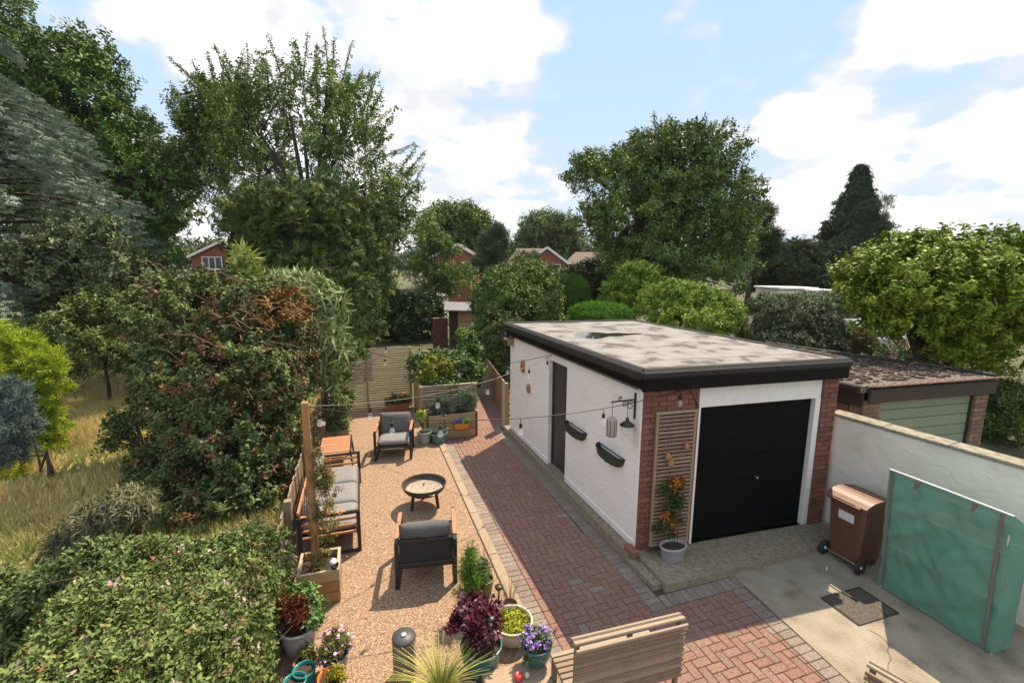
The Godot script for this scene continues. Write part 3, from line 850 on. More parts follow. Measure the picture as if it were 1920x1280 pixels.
func build_far_buildings() -> void:
	gable_house("brick_house", "red brick house with white barge boards and three pane window behind the climber hedge", Vector2(411, 452), Vector2(352, 480), Vector2(470, 480), 40.0, [[378, 481, 418, 505, 3]], 8.0)
	gable_house("brick_house", "red brick house half hidden by the thin birch with an aerial on its roof", Vector2(858, 456), Vector2(796, 486), Vector2(900, 482), 44.0, [[824, 498, 836, 512, 1]], 8.0)
	var ae := thing("roof_aerial", "thin metal television aerial standing on the half hidden house", "aerial", D(823, 470, 45), 0.0)
	mi(ae, "mast", tube_mesh([Vector3.ZERO, Vector3(0, 1.7, 0)], 0.03, 0.03, 6), M.steel)
	mi(ae, "boom", tube_mesh([Vector3(-0.1, 1.6, 0), Vector3(0.7, 1.8, 0)], 0.025, 0.025, 6), M.steel)
	for k in 5: mi(ae, "element", tube_mesh([Vector3(k * 0.14, 1.45 + k * 0.035, 0), Vector3(k * 0.14, 1.85 + k * 0.035, 0)], 0.015, 0.015, 5), M.steel)
	gable_house("brick_house", "red brick house with dark edged front gable and long brown tiled roof", Vector2(1026, 462), Vector2(984, 492), Vector2(1067, 493), 46.0, [[1022, 495, 1051, 508, 3]], 9.0)
	side_roof(46.5, 948, 1024, 465, 496, "roof wing of brown tiles beside the dark edged gable")
	gable_house("brick_house", "red brick house with small gable beside the great broad leaved tree", Vector2(1146, 471), Vector2(1118, 488), Vector2(1172, 489), 47.0, [[1139, 497, 1162, 517, 2]], 9.0)
	side_roof(47.5, 1060, 1145, 473, 494, "roof wing of brown tiles between the two brick gables")
	flat_roof("white_annexe", "long white flat roofed annexe seen between the birch stems", 772, 832, 552, 566, 33.0)
	flat_roof("white_outbuilding", "white flat roofed outbuilding beyond the pale shrubs", 1458, 1532, 537, 556, 32.0)
	flat_roof("grey_outbuilding", "low grey outbuilding with dark end beside the white flat roof", 1522, 1566, 541, 553, 31.0)
	# red door in a pale wall
	var c := D(1392, 606, 22.0)
	var w := thing("pale_wall", "short pale wall with a red door behind the bright shrubs", "wall", Vector3(c.x, 0, c.z), 0.0)
	bx(w, "wall_body", Vector3(0, 0.85, 0), Vector3(1.1, 1.75, 0.15), M.cream_render, 0.01)
	bx(w, "door", Vector3(0.08, 0.85, 0.09), Vector3(0.34, 1.6, 0.05), flat(lin(0.45, 0.02, 0.03), 0.5), 0.01)
	# glasshouse
	var gp := D(1612, 640, 17.0)
	var gh := thing("glasshouse", "small glasshouse with pale glass roof panes behind the holly bush", "greenhouse", Vector3(gp.x, 0, gp.z), 0.05)
	var gm := flat(lin(0.42, 0.53, 0.55), 0.12)
	for k in 4:
		var x := -0.8 + k * 0.46
		plank(gh, "roof_pane", Vector3(x + 0.22, 1.55, 0.75), Vector3(x + 0.22, 2.12, -0.05), 0.43, 0.012, gm)
		plank(gh, "roof_pane", Vector3(x + 0.22, 1.55, -0.85), Vector3(x + 0.22, 2.12, -0.05), 0.43, 0.012, gm)
		bx(gh, "side_pane", Vector3(x + 0.22, 0.8, 0.77), Vector3(0.43, 1.4, 0.012), gm)
	for k in 5:
		plank(gh, "glazing_bar", Vector3(-0.81 + k * 0.46, 1.56, 0.76), Vector3(-0.81 + k * 0.46, 2.14, -0.05), 0.03, 0.04, M.white)
		bx(gh, "post", Vector3(-0.81 + k * 0.46, 0.76, 0.78), Vector3(0.035, 1.56, 0.04), M.white)
	plank(gh, "ridge", Vector3(-0.83, 2.14, -0.05), Vector3(1.05, 2.14, -0.05), 0.05, 0.05, M.white)
	plank(gh, "eave_bar", Vector3(-0.83, 1.54, 0.78), Vector3(1.05, 1.54, 0.78), 0.05, 0.05, M.white)
	plank(gh, "roof_vent", Vector3(0.1, 2.0, 0.32), Vector3(0.1, 2.2, -0.05), 0.46, 0.02, flat(lin(0.6, 0.68, 0.7), 0.2))
func side_roof(dist: float, x0: float, x1: float, ytop: float, ybot: float, label: String) -> void:
	var a := D(x0, ybot, dist)
	var b := D(x1, ybot, dist)
	var t := D(x1, ytop, dist)
	var h := thing("roof_wing", label, "roof", Vector3(a.x, 0, a.z), 0.0)
	var len := b.x - a.x
	bx(h, "wall", Vector3(len / 2, a.y / 2, -2.0), Vector3(len - 0.2, a.y, 3.6), M.house_brick, 0.01)
	for k in 11:
		var y := lerpf(a.y, t.y, k / 11.0)
		var z := -lerpf(0.0, 2.4, k / 11.0)
		var inset := len * 0.028 * k
		plank(h, "tile_course", Vector3(inset, y + 0.1, z - 0.12), Vector3(len, y + 0.1, z - 0.12), 0.33, 0.05, M.roof_tile[k % 3], Vector3(0, 1, 0.62), 0.008)
	plank(h, "gutter", Vector3(0, a.y, 0.06), Vector3(len, a.y, 0.06), 0.1, 0.1, M.white)
func flat_roof(called: String, label: String, x0: float, x1: float, y0: float, y1: float, dist: float) -> void:
	var a := D(x0, y0, dist)
	var b := D(x1, y1, dist)
	var h := thing(called, label, "building", Vector3(a.x, 0, a.z), 0.0)
	var len := b.x - a.x
	bx(h, "wall", Vector3(len / 2, (a.y - 0.25) / 2, -1.5), Vector3(len - 0.2, a.y - 0.25, 3.0), M.cream_render, 0.01)
	bx(h, "roof", Vector3(len / 2, a.y - 0.13, -1.5), Vector3(len, 0.14, 3.3), M.white, 0.02)

# ---------- garden furniture ----------
func armchair(label: String, pos: Vector3, yaw: float) -> void:
	var c := thing("armchair", label, "armchair", pos, yaw, "")
	for sx in [-1.0, 1.0]:
		var x: float = sx * 0.36
		var fr := Node3D.new()
		fr.name = numbered(c, "side_frame")
		c.add_child(fr)
		bx(fr, "front_leg", Vector3(x, 0.29, -0.36), Vector3(0.05, 0.58, 0.06), M.black, 0.005)
		bx(fr, "rear_leg", Vector3(x, 0.29, 0.36), Vector3(0.05, 0.58, 0.065), M.black, 0.005)
		bx(fr, "arm_rail", Vector3(x, 0.6, 0.0), Vector3(0.05, 0.04, 0.785), M.black, 0.005)
		bx(fr, "armrest", Vector3(x, 0.627, -0.02), Vector3(0.052, 0.016, 0.62), M.teak[0], 0.004)
		bx(fr, "floor_runner", Vector3(x, 0.0155, 0.0), Vector3(0.045, 0.03, 0.66), M.black, 0.004)
	for z in [-0.33, 0.33]:
		bx(c, "seat_rail", Vector3(0, 0.27, z), Vector3(0.67, 0.06, 0.04), M.black, 0.005)
	bx(c, "seat_board", Vector3(0, 0.285, 0), Vector3(0.66, 0.02, 0.62), M.black_rough, 0.004)
	bx(c, "back_rail", Vector3(0, 0.62, 0.355), Vector3(0.67, 0.05, 0.045), M.black, 0.005)
	bx(c, "back_panel", Vector3(0, 0.45, 0.35), Vector3(0.66, 0.29, 0.018), M.black_rough, 0.004)
	bx(c, "back_rail", Vector3(0, 0.31, 0.355), Vector3(0.67, 0.04, 0.045), M.black, 0.005)
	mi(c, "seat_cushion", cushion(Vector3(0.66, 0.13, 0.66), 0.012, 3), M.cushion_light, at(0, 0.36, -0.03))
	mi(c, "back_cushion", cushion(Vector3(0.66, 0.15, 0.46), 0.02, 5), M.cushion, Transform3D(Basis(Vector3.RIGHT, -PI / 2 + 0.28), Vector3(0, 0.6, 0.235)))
func build_furniture() -> void:
	armchair("black framed armchair seen from behind with dark grey bolster cushion and teak arms", P(-5.6, 0.69, 0.03), YAW - 0.155)
	armchair("black framed armchair facing the fire bowl from the slatted screen", P(-9.62, 0.56, 0.03), YAW - 0.17 + PI)
	# fire bowl
	var fb := G(795, 905, 0.44)
	var f := thing("fire_bowl", "round black steel fire bowl on three legs with ash inside", "fire pit", Vector3(fb.x, 0.03, fb.z))
	var prof := []
	for k in 13:
		var a := PI / 2 * k / 12.0
		prof.append(Vector2(sin(a) * 0.36, 0.40 - cos(a) * 0.2))
	prof.append(Vector2(0.372, 0.405))
	prof.append(Vector2(0.362, 0.41))
	for k in range(12, -1, -1):
		var a := PI / 2 * k / 12.0
		prof.append(Vector2(sin(a) * 0.35, 0.408 - cos(a) * 0.188))
	mi(f, "bowl", lathe(prof, 40), M.rust)
	mi(f, "ash", lathe([Vector2(0.31, 0.317), Vector2(0.2, 0.275), Vector2(0.08, 0.26), Vector2(0.0, 0.262)], 30), M.ash)
	for k in 3:
		var a := 0.6 + TAU * k / 3.0
		plank(f, "leg", Vector3(cos(a) * 0.25, 0.0, sin(a) * 0.25), Vector3(cos(a) * 0.21, 0.29, sin(a) * 0.21), 0.05, 0.03, M.rust, Vector3(cos(a + 1.57), 0, sin(a + 1.57)))
	for a in [1.35, 1.35 + PI]:
		var hx := []
		for k in 7:
			var b: float = a - 0.13 + 0.26 * k / 6.0
			var rr := 0.365 + 0.035 * sin(PI * k / 6.0)
			hx.append(Vector3(cos(b) * rr, 0.365, sin(b) * rr))
		mi(f, "handle", tube_mesh(hx, 0.006, 0.006, 6), M.steel)
	# sofa along the left edge
	var s := thing("sofa", "long outdoor sofa with pale grey cushions and teak slatted ends", "sofa", P(-7.33, -0.55, 0.03))
	for sz in [-1.0, 1.0]:
		var z: float = sz * 1.07
		var fr := Node3D.new()
		fr.name = numbered(s, "end_frame")
		s.add_child(fr)
		bx(fr, "leg", Vector3(0.38, 0.3, z), Vector3(0.05, 0.6, 0.05), M.black)
		bx(fr, "leg", Vector3(-0.38, 0.3, z), Vector3(0.05, 0.6, 0.05), M.black)
		bx(fr, "floor_runner", Vector3(0, 0.0155, z), Vector3(0.71, 0.03, 0.05), M.black)
		bx(fr, "arm_rail", Vector3(0, 0.6, z), Vector3(0.81, 0.04, 0.05), M.black)
		bx(fr, "armrest", Vector3(-0.07, 0.627, z), Vector3(0.58, 0.016, 0.052), M.teak[1])
		for k in 3:
			bx(fr, "slat", Vector3(0, 0.51 - k * 0.1, z), Vector3(0.71, 0.03, 0.03), M.teak[k % 2])
	for x in [-0.37, 0.37]:
		bx(s, "seat_rail", Vector3(x, 0.25, 0), Vector3(0.04, 0.07, 2.09), M.black)
	bx(s, "seat_base", Vector3(0, 0.275, 0), Vector3(0.7, 0.03, 2.08), M.black_rough)
	for k in 3:
		bx(s, "back_slat", Vector3(-0.39, 0.4 + k * 0.13, 0), Vector3(0.03, 0.05, 2.09), M.teak[k % 2])
	for k in 3:
		mi(s, "seat_cushion", cushion(Vector3(0.7, 0.13, 0.685), 0.008, 20 + k), M.cushion_light, at(0.02, 0.355, -0.69 + k * 0.69))
		mi(s, "back_cushion", cushion(Vector3(0.4, 0.14, 0.66), 0.02, 30 + k), M.cushion_light, Transform3D(Basis(Vector3.BACK, PI / 2 - 0.28), Vector3(-0.29, 0.57, -0.69 + k * 0.69)))
	# side table
	var t := thing("side_table", "low teak topped table on slanting black legs beyond the sofa", "table", P(-9.46, -0.62, 0.03))
	for k in 5:
		bx(t, "top_board", Vector3(0, 0.4, -0.35 + k * 0.175), Vector3(0.56, 0.022, 0.165), M.teak[k % 2])
	for sx in [-1.0, 1.0]:
		bx(t, "edge_rail", Vector3(sx * 0.295, 0.385, 0), Vector3(0.03, 0.05, 0.9), M.black)
		for sz in [-1.0, 1.0]:
			plank(t, "leg", Vector3(sx * 0.33, 0.0, sz * 0.44), Vector3(sx * 0.29, 0.37, sz * 0.4), 0.035, 0.035, M.black, Vector3(0, 0, 1))
	for sz in [-1.0, 1.0]:
		bx(t, "edge_rail", Vector3(0, 0.385, sz * 0.45), Vector3(0.56, 0.05, 0.03), M.black)
	# slatted seats by the house
	slatted_seat("silvered slatted garden bench with rolled top beside the potted plants", P(-2.9, 1.52), YAW - 0.04, 1.05)
	slatted_seat("silvered slatted garden chair turned askew on the concrete yard", Vector3(2.76, 0.0, -3.06), -0.92, 0.62)
func slatted_seat(label: String, pos: Vector3, yaw: float, w: float) -> void:
	var b := thing("garden_bench" if w > 0.8 else "garden_chair", label, "bench" if w > 0.8 else "chair", pos, yaw)
	for k in 11:
		var y := 0.43 + k * 0.052
		var z := 0.0 + k * 0.0015 + (0.012 * (k - 8) if k > 8 else 0.0)
		plank(b, "back_slat", Vector3(0.0 + rng.randf_range(-0.004, 0.004), y, z), Vector3(w, y, z), 0.022, 0.038, pick(M.old), Vector3(0, 1, 0.22), 0.004)
	plank(b, "top_slat", Vector3(0, 0.985, -0.012), Vector3(w, 0.985, -0.012), 0.05, 0.024, M.old[2], Vector3(0, 1, -0.35), 0.005)
	plank(b, "top_slat", Vector3(0, 0.975, -0.07), Vector3(w, 0.975, -0.07), 0.05, 0.024, M.old[2], Vector3(0, 1, -0.7), 0.005)
	for x in [0.035, w * 0.5, w - 0.035]:
		plank(b, "back_support", Vector3(x, 0.02, -0.04), Vector3(x, 0.97, -0.032), 0.045, 0.035, M.old[1], Vector3(1, 0, 0))
	for k in 8:
		plank(b, "seat_slat", Vector3(0, 0.42, -0.09 - k * 0.058), Vector3(w, 0.42, -0.09 - k * 0.058), 0.046, 0.022, pick(M.old), Vector3.UP, 0.004)
	for x in [0.035, w - 0.035]:
		plank(b, "seat_rail", Vector3(x, 0.385, -0.06), Vector3(x, 0.385, -0.53), 0.045, 0.045, M.old[1])
		plank(b, "front_leg", Vector3(x, 0.0, -0.5), Vector3(x, 0.36, -0.5), 0.05, 0.045, M.old[1], Vector3(1, 0, 0))

# ---------- things on the garage and in the yard ----------
func frustum(b0: Vector2, b1: Vector2, y0: float, y1: float, lean := 0.0) -> ArrayMesh:
	var s := SurfaceTool.new()
	s.begin(Mesh.PRIMITIVE_TRIANGLES)
	var lo := []
	var hi := []
	var c := 0.16
	for k in [[-1, -1, 0], [-1, -1, 1], [1, -1, 0], [1, -1, 1], [1, 1, 0], [1, 1, 1], [-1, 1, 0], [-1, 1, 1]]:
		var ix: float = k[0] * (1.0 - (c if (k[2] == 1) == (k[0] == k[1]) else 0.0))
		var iz: float = k[1] * (1.0 - (c if (k[2] == 0) == (k[0] == k[1]) else 0.0))
		lo.append(Vector3(ix * b0.x / 2, y0, iz * b0.y / 2))
		hi.append(Vector3(ix * b1.x / 2 + lean, y1, iz * b1.y / 2))
	for k in 8:
		var j := (k + 1) % 8
		face(s, [lo[k], lo[j], hi[j], hi[k]], (lo[k] + lo[j]) * Vector3(1, 0, 1))
	face(s, lo, Vector3.DOWN)
	face(s, hi, Vector3.UP)
	return s.commit()
func build_yard_things() -> void:
	var g := P(GS, GT, 0)
	var bs := Basis(Vector3.UP, YAW)
	# slatted trellis on the pier
	var tr := thing("wall_trellis", "tall narrow slatted trellis panel fixed to the brick pier", "trellis", g + bs * gfront(0.2, 0, 0.03), YAW - 0.0667)
	for x in [0.0, 0.575]:
		bx(tr, "side_batten", Vector3(x, 1.17, 0.0), Vector3(0.035, 1.88, 0.04), M.fence[2])
	for y in [0.225, 2.12]:
		bx(tr, "end_batten", Vector3(0.2875, y, 0.0), Vector3(0.62, 0.03, 0.042), M.slat[1])
	for k in 34:
		bx(tr, "slat", Vector3(0.2875, 0.265 + k * 0.0545, 0.008), Vector3(0.54, 0.034, 0.016), pick(M.trellis), 0.003)
	# oval pot with climber in front of it
	var op := G(1261, 1046, 0.105)
	var o := thing("oval_pot", "pale grey oval pot with an orange berried climber against the trellis", "potted plant", op)
	var pm := flat(lin(0.33, 0.33, 0.34), 0.5)
	mi(o, "pot", lathe([Vector2(0.0, 0.0), Vector2(0.15, 0.0), Vector2(0.165, 0.02), Vector2(0.185, 0.17), Vector2(0.2, 0.18), Vector2(0.2, 0.205), Vector2(0.18, 0.205), Vector2(0.17, 0.15)], 32, 0.68), pm)
	mi(o, "soil", lathe([Vector2(0.172, 0.165), Vector2(0.08, 0.175), Vector2(0, 0.172)], 20, 0.68), M.soil)
	var stt := SurfaceTool.new()
	stt.begin(Mesh.PRIMITIVE_TRIANGLES)
	for k in 4:
		tube(stt, [Vector3(-0.06 + k * 0.04, 0.16, 0), Vector3(-0.05 + k * 0.05, 0.55, -0.05), Vector3(-0.12 + k * 0.09, 1.0 - k * 0.06, -0.12), Vector3(-0.02 + k * 0.03, 1.2 - k * 0.1, -0.13)], 0.006, 0.003, 5, Color(0.07, 0.05, 0.03))
	mi(o, "stem", stt.commit(), M.twig)
	bush(o, "foliage", [[Vector3(0, 0.42, -0.06), Vector3(0.26, 0.2, 0.09)], [Vector3(0.02, 0.72, -0.1), Vector3(0.17, 0.16, 0.07)], [Vector3(0.03, 0.98, -0.12), Vector3(0.17, 0.18, 0.06)]], {"n": 38, "per": 5, "cs": 0.05, "spray": "broad", "size": 0.045, "c0": Color(0.045, 0.07, 0.022), "c1": Color(0.09, 0.12, 0.035), "acc": Color(0.42, 0.16, 0.03), "accp": 0.2, "shell": 0.2})
	# straw ornaments hung on the trellis
	for k in [[1253, 856, 0.045, "small woven straw ball hanging high on the trellis"], [1258, 868, 0.05, "small honey coloured straw ball hanging below its twin on the trellis"], [1288, 837, 0.04, "small rust coloured ball hanging beside the trellis edge"]]:
		var q := on_front(k[0], k[1], 0.1)
		var oo := thing("straw_ball", k[3], "ornament", q, YAW)
		mi(oo, "ball", lathe([Vector2(0, -k[2] * 1.2), Vector2(k[2] * 0.7, -k[2] * 0.8), Vector2(k[2], 0), Vector2(k[2] * 0.7, k[2] * 0.8), Vector2(0.004, k[2] * 1.25)], 14), M.orange_wood[0])
		mi(oo, "string", tube_mesh([Vector3(0, k[2] * 1.2, 0), Vector3(0, 0.4, -0.02)], 0.002, 0.002, 4), M.black)
	# hay-rack baskets
	var wicker := tex([[0.0, lin(0.012, 0.014, 0.01)], [0.5, lin(0.04, 0.045, 0.03)], [1.0, lin(0.13, 0.12, 0.08)]], noise(0.05, 61, 4), Vector3(3, 3, 3), 0.9, noise(0.09, 62, 3), 9.0)
	for k in [[1.77, "dark woven wall basket next to the grey side door"], [0.69, "dark woven wall basket next to the brick corner of the garage"]]:
		var h := thing("wall_basket", k[1], "wall basket", g + bs * gside(k[0], 1.34, 0.004), YAW + 0.029, "")
		var s := SurfaceTool.new()
		s.begin(Mesh.PRIMITIVE_TRIANGLES)
		var rim := []
		for inner in [1.0, 0.9]:
			for i in 16:
				for j in 8:
					var q := []
					for e in [[0, 0], [1, 0], [1, 1], [0, 1]]:
						var u: float = PI * (i + e[0]) / 16.0
						var v: float = PI / 2 * (j + e[1]) / 8.0
						var wob: float = 1.0 + 0.04 * sin(u * 9.0 + v * 13.0)
						q.append(Vector3(-sin(u) * cos(v) * 0.17 * inner * wob, -sin(v) * 0.19 * inner * wob * (0.72 + 0.28 * sin(u)), -cos(u) * 0.35 * inner * lerpf(1.0, 0.72, v / (PI / 2))))
					if inner < 1.0: q.reverse()
					quad(s, q[0], q[1], q[2], q[3])
		mi(h, "basket", s.commit(), wicker)
		for i in 17: rim.append(Vector3(-sin(PI * i / 16.0) * 0.168, 0, -cos(PI * i / 16.0) * 0.345))
		mi(h, "rim", tube_mesh(rim, 0.011, 0.011, 6), M.black_rough)
		mi(h, "back_bar", tube_mesh([Vector3(-0.008, 0, -0.345), Vector3(-0.008, 0, 0.345)], 0.008, 0.008, 6), M.black_rough)
		var lp := []
		for q in 15: lp.append(Vector2(-sin(PI * q / 14.0) * 0.15 - 0.006, -cos(PI * q / 14.0) * 0.32))
		mi(h, "liner", prism(lp, -0.1, -0.05), M.soil)
	# terracotta plaques
	for k in [[4.26, 1.87, 0.15, "large oval terracotta plaque on the white side wall"], [3.91, 1.46, 0.105, "small oval terracotta plaque below the larger one on the white wall"]]:
		var h := thing("wall_plaque", k[3], "plaque", g + bs * gside(k[0], k[1], 0.0), YAW + 0.029)
		var r: float = k[2]
		var prof := [Vector2(r * 0.3, 0.0), Vector2(r * 0.55, 0.0), Vector2(r * 0.6, 0.02), Vector2(r * 0.52, 0.05), Vector2(r * 0.4, 0.055), Vector2(r * 0.3, 0.03), Vector2(0, 0.025)]
		var sc := Basis(Vector3(0, 1.65, 0), Vector3(-1, 0, 0), Vector3(0, 0, 1))
		mi(h, "plaque", lathe(prof, 24), M.terracotta, Transform3D(sc, Vector3.ZERO))
		mi(h, "hollow", lathe([Vector2(r * 0.28, 0.032), Vector2(0, 0.034)], 18), M.rust, Transform3D(Basis(Vector3(0, 1.3, 0), Vector3(-1, 0, 0), Vector3(0, 0, 0.8)), Vector3(0, r * 0.15, 0.01)))
	# iron bracket with feeder and lantern
	var bk := thing("iron_bracket", "black scrolled iron bracket near the top of the garage corner", "bracket", g + bs * gside(0.17, 0, 0.0), YAW + 0.029)
	bx(bk, "back_plate", Vector3(-0.012, 2.18, 0), Vector3(0.02, 0.36, 0.03), M.black)
	bx(bk, "arm", Vector3(-0.2, 2.27, 0), Vector3(0.37, 0.018, 0.018), M.black)
	for r in [[0.07, -0.08, 2.19], [0.045, -0.17, 2.22], [0.03, -0.25, 2.305]]:
		var sp := []
		for i in 22:
			var a := i * 0.42
			var rr: float = r[0] * (1.0 - i / 26.0)
			sp.append(Vector3(r[1] + cos(a) * rr, r[2] + sin(a) * rr, 0))
		mi(bk, "scroll", tube_mesh(sp, 0.007, 0.005, 5), M.black)
	var ft := thing("bird_feeder", "pale ribbed seed feeder hanging from the iron bracket tip", "bird feeder", g + bs * (gside(0.17, 1.9, 0.36)), YAW)
	mi(ft, "tube", lathe([Vector2(0, -0.1), Vector2(0.062, -0.1), Vector2(0.066, -0.08), Vector2(0.066, 0.13), Vector2(0.05, 0.15), Vector2(0, 0.155)], 18), flat(lin(0.34, 0.29, 0.25), 0.5))
	mi(ft, "hanger", tube_mesh([Vector3(0, 0.15, 0), Vector3(0, 0.365, 0)], 0.004, 0.004, 5), M.black)
	for k in 8: mi(ft, "rib", tube_mesh([Vector3(cos(k * 0.785) * 0.067, -0.095, sin(k * 0.785) * 0.067), Vector3(cos(k * 0.785) * 0.067, 0.13, sin(k * 0.785) * 0.067)], 0.004, 0.004, 4), M.black_rough)
	var la := thing("wire_lantern", "small wire caged lantern with black cap under the iron bracket", "lantern", g + bs * (gside(0.17, 1.78, 0.12)), YAW)
	mi(la, "cap", lathe([Vector2(0.0, 0.26), Vector2(0.015, 0.25), Vector2(0.03, 0.2), Vector2(0.1, 0.15), Vector2(0.1, 0.14), Vector2(0, 0.145)], 18), M.black)
	for k in 10: mi(la, "cage_wire", tube_mesh([Vector3(cos(k * TAU / 10) * 0.085, 0.14, sin(k * TAU / 10) * 0.085), Vector3(cos(k * TAU / 10) * 0.075, -0.08, sin(k * TAU / 10) * 0.075)], 0.004, 0.004, 4), M.white)
	for y in [-0.08, -0.01, 0.06]:
		var ring := []
		for k in 15: ring.append(Vector3(cos(k * TAU / 14) * 0.08, y, sin(k * TAU / 14) * 0.08))
		mi(la, "cage_ring", tube_mesh(ring, 0.004, 0.004, 4), M.white)
	mi(la, "hook", tube_mesh([Vector3(0, 0.25, 0), Vector3(0, 0.49, 0)], 0.004, 0.004, 4), M.black)
	# flood lamp and nest box under the far corner of the roof
	var fl := thing("flood_lamp", "small round flood lamp on the far corner of the garage", "lamp", g + bs * gside(5.14, 2.42, 0.06), YAW)
	bx(fl, "bracket", Vector3(0.04, 0, 0.01), Vector3(0.08, 0.03, 0.03), M.black)
	mi(fl, "housing", lathe([Vector2(0, 0.09), Vector2(0.06, 0.07), Vector2(0.085, 0.0), Vector2(0.08, -0.02), Vector2(0, -0.02)], 18), M.black, at(-0.03, 0.0, 0.0))
	mi(fl, "lens", lathe([Vector2(0.075, -0.022), Vector2(0.06, -0.07), Vector2(0, -0.09)], 18), M.white, at(-0.03, 0, 0))
	var nb := thing("nest_box", "small brown wooden nest box under the far eave", "nest box", g + bs * gside(4.94, 2.31, 0.06), YAW)
	bx(nb, "box", Vector3.ZERO, Vector3(0.12, 0.16, 0.13), M.wood[1])
	bx(nb, "lid", Vector3(-0.01, 0.088, 0), Vector3(0.16, 0.016, 0.16), M.fence[1])
	# drain cover
	var dc := thing("drain_cover", "dark studded metal drain cover let into the concrete yard", "drain cover", P(-3.3, 5.53, 0.012), YAW - 0.02)
	bx(dc, "plate", Vector3(0, 0.004, 0), Vector3(0.6, 0.012, 0.43), tex([[0.0, lin(0.03, 0.024, 0.02)], [0.6, lin(0.07, 0.055, 0.045)], [1.0, lin(0.17, 0.14, 0.11)]], noise(0.03, 63, 4), Vector3.ONE * 1.5, 0.75), 0.002)
	for e in [[0, 0.225, 0.66, 0.02], [0, -0.225, 0.66, 0.02], [0.32, 0, 0.02, 0.43], [-0.32, 0, 0.02, 0.43]]:
		bx(dc, "frame", Vector3(e[0], 0.004, e[1]), Vector3(e[2], 0.018, e[3]), M.rust, 0.003)
	var sx := []
	var sc2 := []
	for i in 22:
		for j in 15:
			sx.append(Transform3D(Basis(Vector3.UP, PI / 4 if (i + j) % 2 else -PI / 4), Vector3(-0.273 + i * 0.026, 0.011, -0.19 + j * 0.027)))
			sc2.append(Color(0.1, 0.085, 0.07))
	mm(dc, "studs", cbox(Vector3(0.02, 0.006, 0.007), 0.002), M.twig, sx, sc2).set_meta("kind", "stuff")
	# a crack in the concrete, drawn as a thin soil-coloured tube along its line
	var cr := thing("crack_line", "thin dark crack wandering across the pale concrete", "crack", P(-3.0, 5.25, 0.0125), YAW)
	var cp := []
	for k in 15: cp.append(Vector3(0.12 * sin(k * 0.5) - k * 0.035, 0.0, k * 0.055 + 0.02 * sin(k * 2.3)))
	mi(cr, "fissure", tube_mesh(cp, 0.004, 0.002, 4), M.soil)
	# wheelie bin
	var bn := thing("wheeled_bin", "brown plastic wheeled bin with pale sticker beside the cream wall", "bin", P(-3.95, 6.34, 0.012), YAW + 0.03)
	var bp := tex([[0.0, lin(0.105, 0.046, 0.028)], [1.0, lin(0.145, 0.062, 0.038)]], noise(0.01, 64, 5), Vector3.ONE * 1.2, 0.5)
	mi(bn, "body", frustum(Vector2(0.44, 0.4), Vector2(0.56, 0.48), 0.09, 0.9), bp)
	bx(bn, "rim", Vector3(0, 0.9, 0), Vector3(0.6, 0.05, 0.52), bp, 0.015)
	var ls := SurfaceTool.new()
	ls.begin(Mesh.PRIMITIVE_TRIANGLES)
	var top := []
	for i in 9:
		var x := -0.3 + 0.61 * i / 8.0
		top.append([x, 0.935 + 0.075 * sin(PI * pow(i / 8.0, 0.8)) * 0.9])
	for i in 8:
		quad(ls, Vector3(top[i][0], top[i][1], -0.265), Vector3(top[i + 1][0], top[i + 1][1], -0.265), Vector3(top[i + 1][0], top[i + 1][1], 0.265), Vector3(top[i][0], top[i][1], 0.265))
		for z in [-0.265, 0.265]:
			face(ls, [Vector3(top[i][0], 0.925, z), Vector3(top[i + 1][0], 0.925, z), Vector3(top[i + 1][0], top[i + 1][1], z), Vector3(top[i][0], top[i][1], z)], Vector3(0, 0, z))
	face(ls, [Vector3(0.31, 0.925, -0.265), Vector3(0.31, 0.925, 0.265), Vector3(0.31, top[8][1], 0.265), Vector3(0.31, top[8][1], -0.265)], Vector3.RIGHT)
	face(ls, [Vector3(-0.3, 0.925, -0.265), Vector3(-0.3, 0.925, 0.265), Vector3(-0.3, top[0][1], 0.265), Vector3(-0.3, top[0][1], -0.265)], Vector3.LEFT)
	mi(bn, "lid", ls.commit(), bp)
	for z in [-0.17, 0.17]: bx(bn, "hinge", Vector3(-0.31, 0.925, z), Vector3(0.06, 0.035, 0.07), bp, 0.008)
	mi(bn, "handle", tube_mesh([Vector3(-0.345, 0.925, -0.22), Vector3(-0.345, 0.925, 0.22)], 0.014, 0.014, 8), bp)
	mi(bn, "axle", tube_mesh([Vector3(-0.23, 0.1, -0.25), Vector3(-0.23, 0.1, 0.25)], 0.012, 0.012, 6), M.steel)
	for z in [-0.24, 0.24]:
		var wh := mi(bn, "wheel", lathe([Vector2(0.0, -0.022), Vector2(0.085, -0.022), Vector2(0.1, -0.014), Vector2(0.1, 0.014), Vector2(0.085, 0.022), Vector2(0, 0.022)], 22), M.black_rough, Transform3D(Basis(Vector3.RIGHT, PI / 2), Vector3(-0.23, 0.1, z)))
		mi(wh, "hub", lathe([Vector2(0.035, -0.03), Vector2(0.03, 0.03), Vector2(0, 0.03)], 12), M.steel)
	bx(bn, "foot", Vector3(0.17, 0.045, 0), Vector3(0.06, 0.09, 0.36), bp, 0.01)
	bx(bn, "sticker", Vector3(-0.277, 0.72, 0.02), Vector3(0.006, 0.12, 0.2), flat(lin(0.6, 0.62, 0.64), 0.5), 0.001, Vector3(0, 0, 0.075))
	build_cold_frame()
	# white chair beyond the wall
	var wc := thing("white_garden_chair", "small white metal chair in the neighbour's garden beyond the wall", "chair", P(-3.7, 10.3, -0.05), YAW + 0.4)
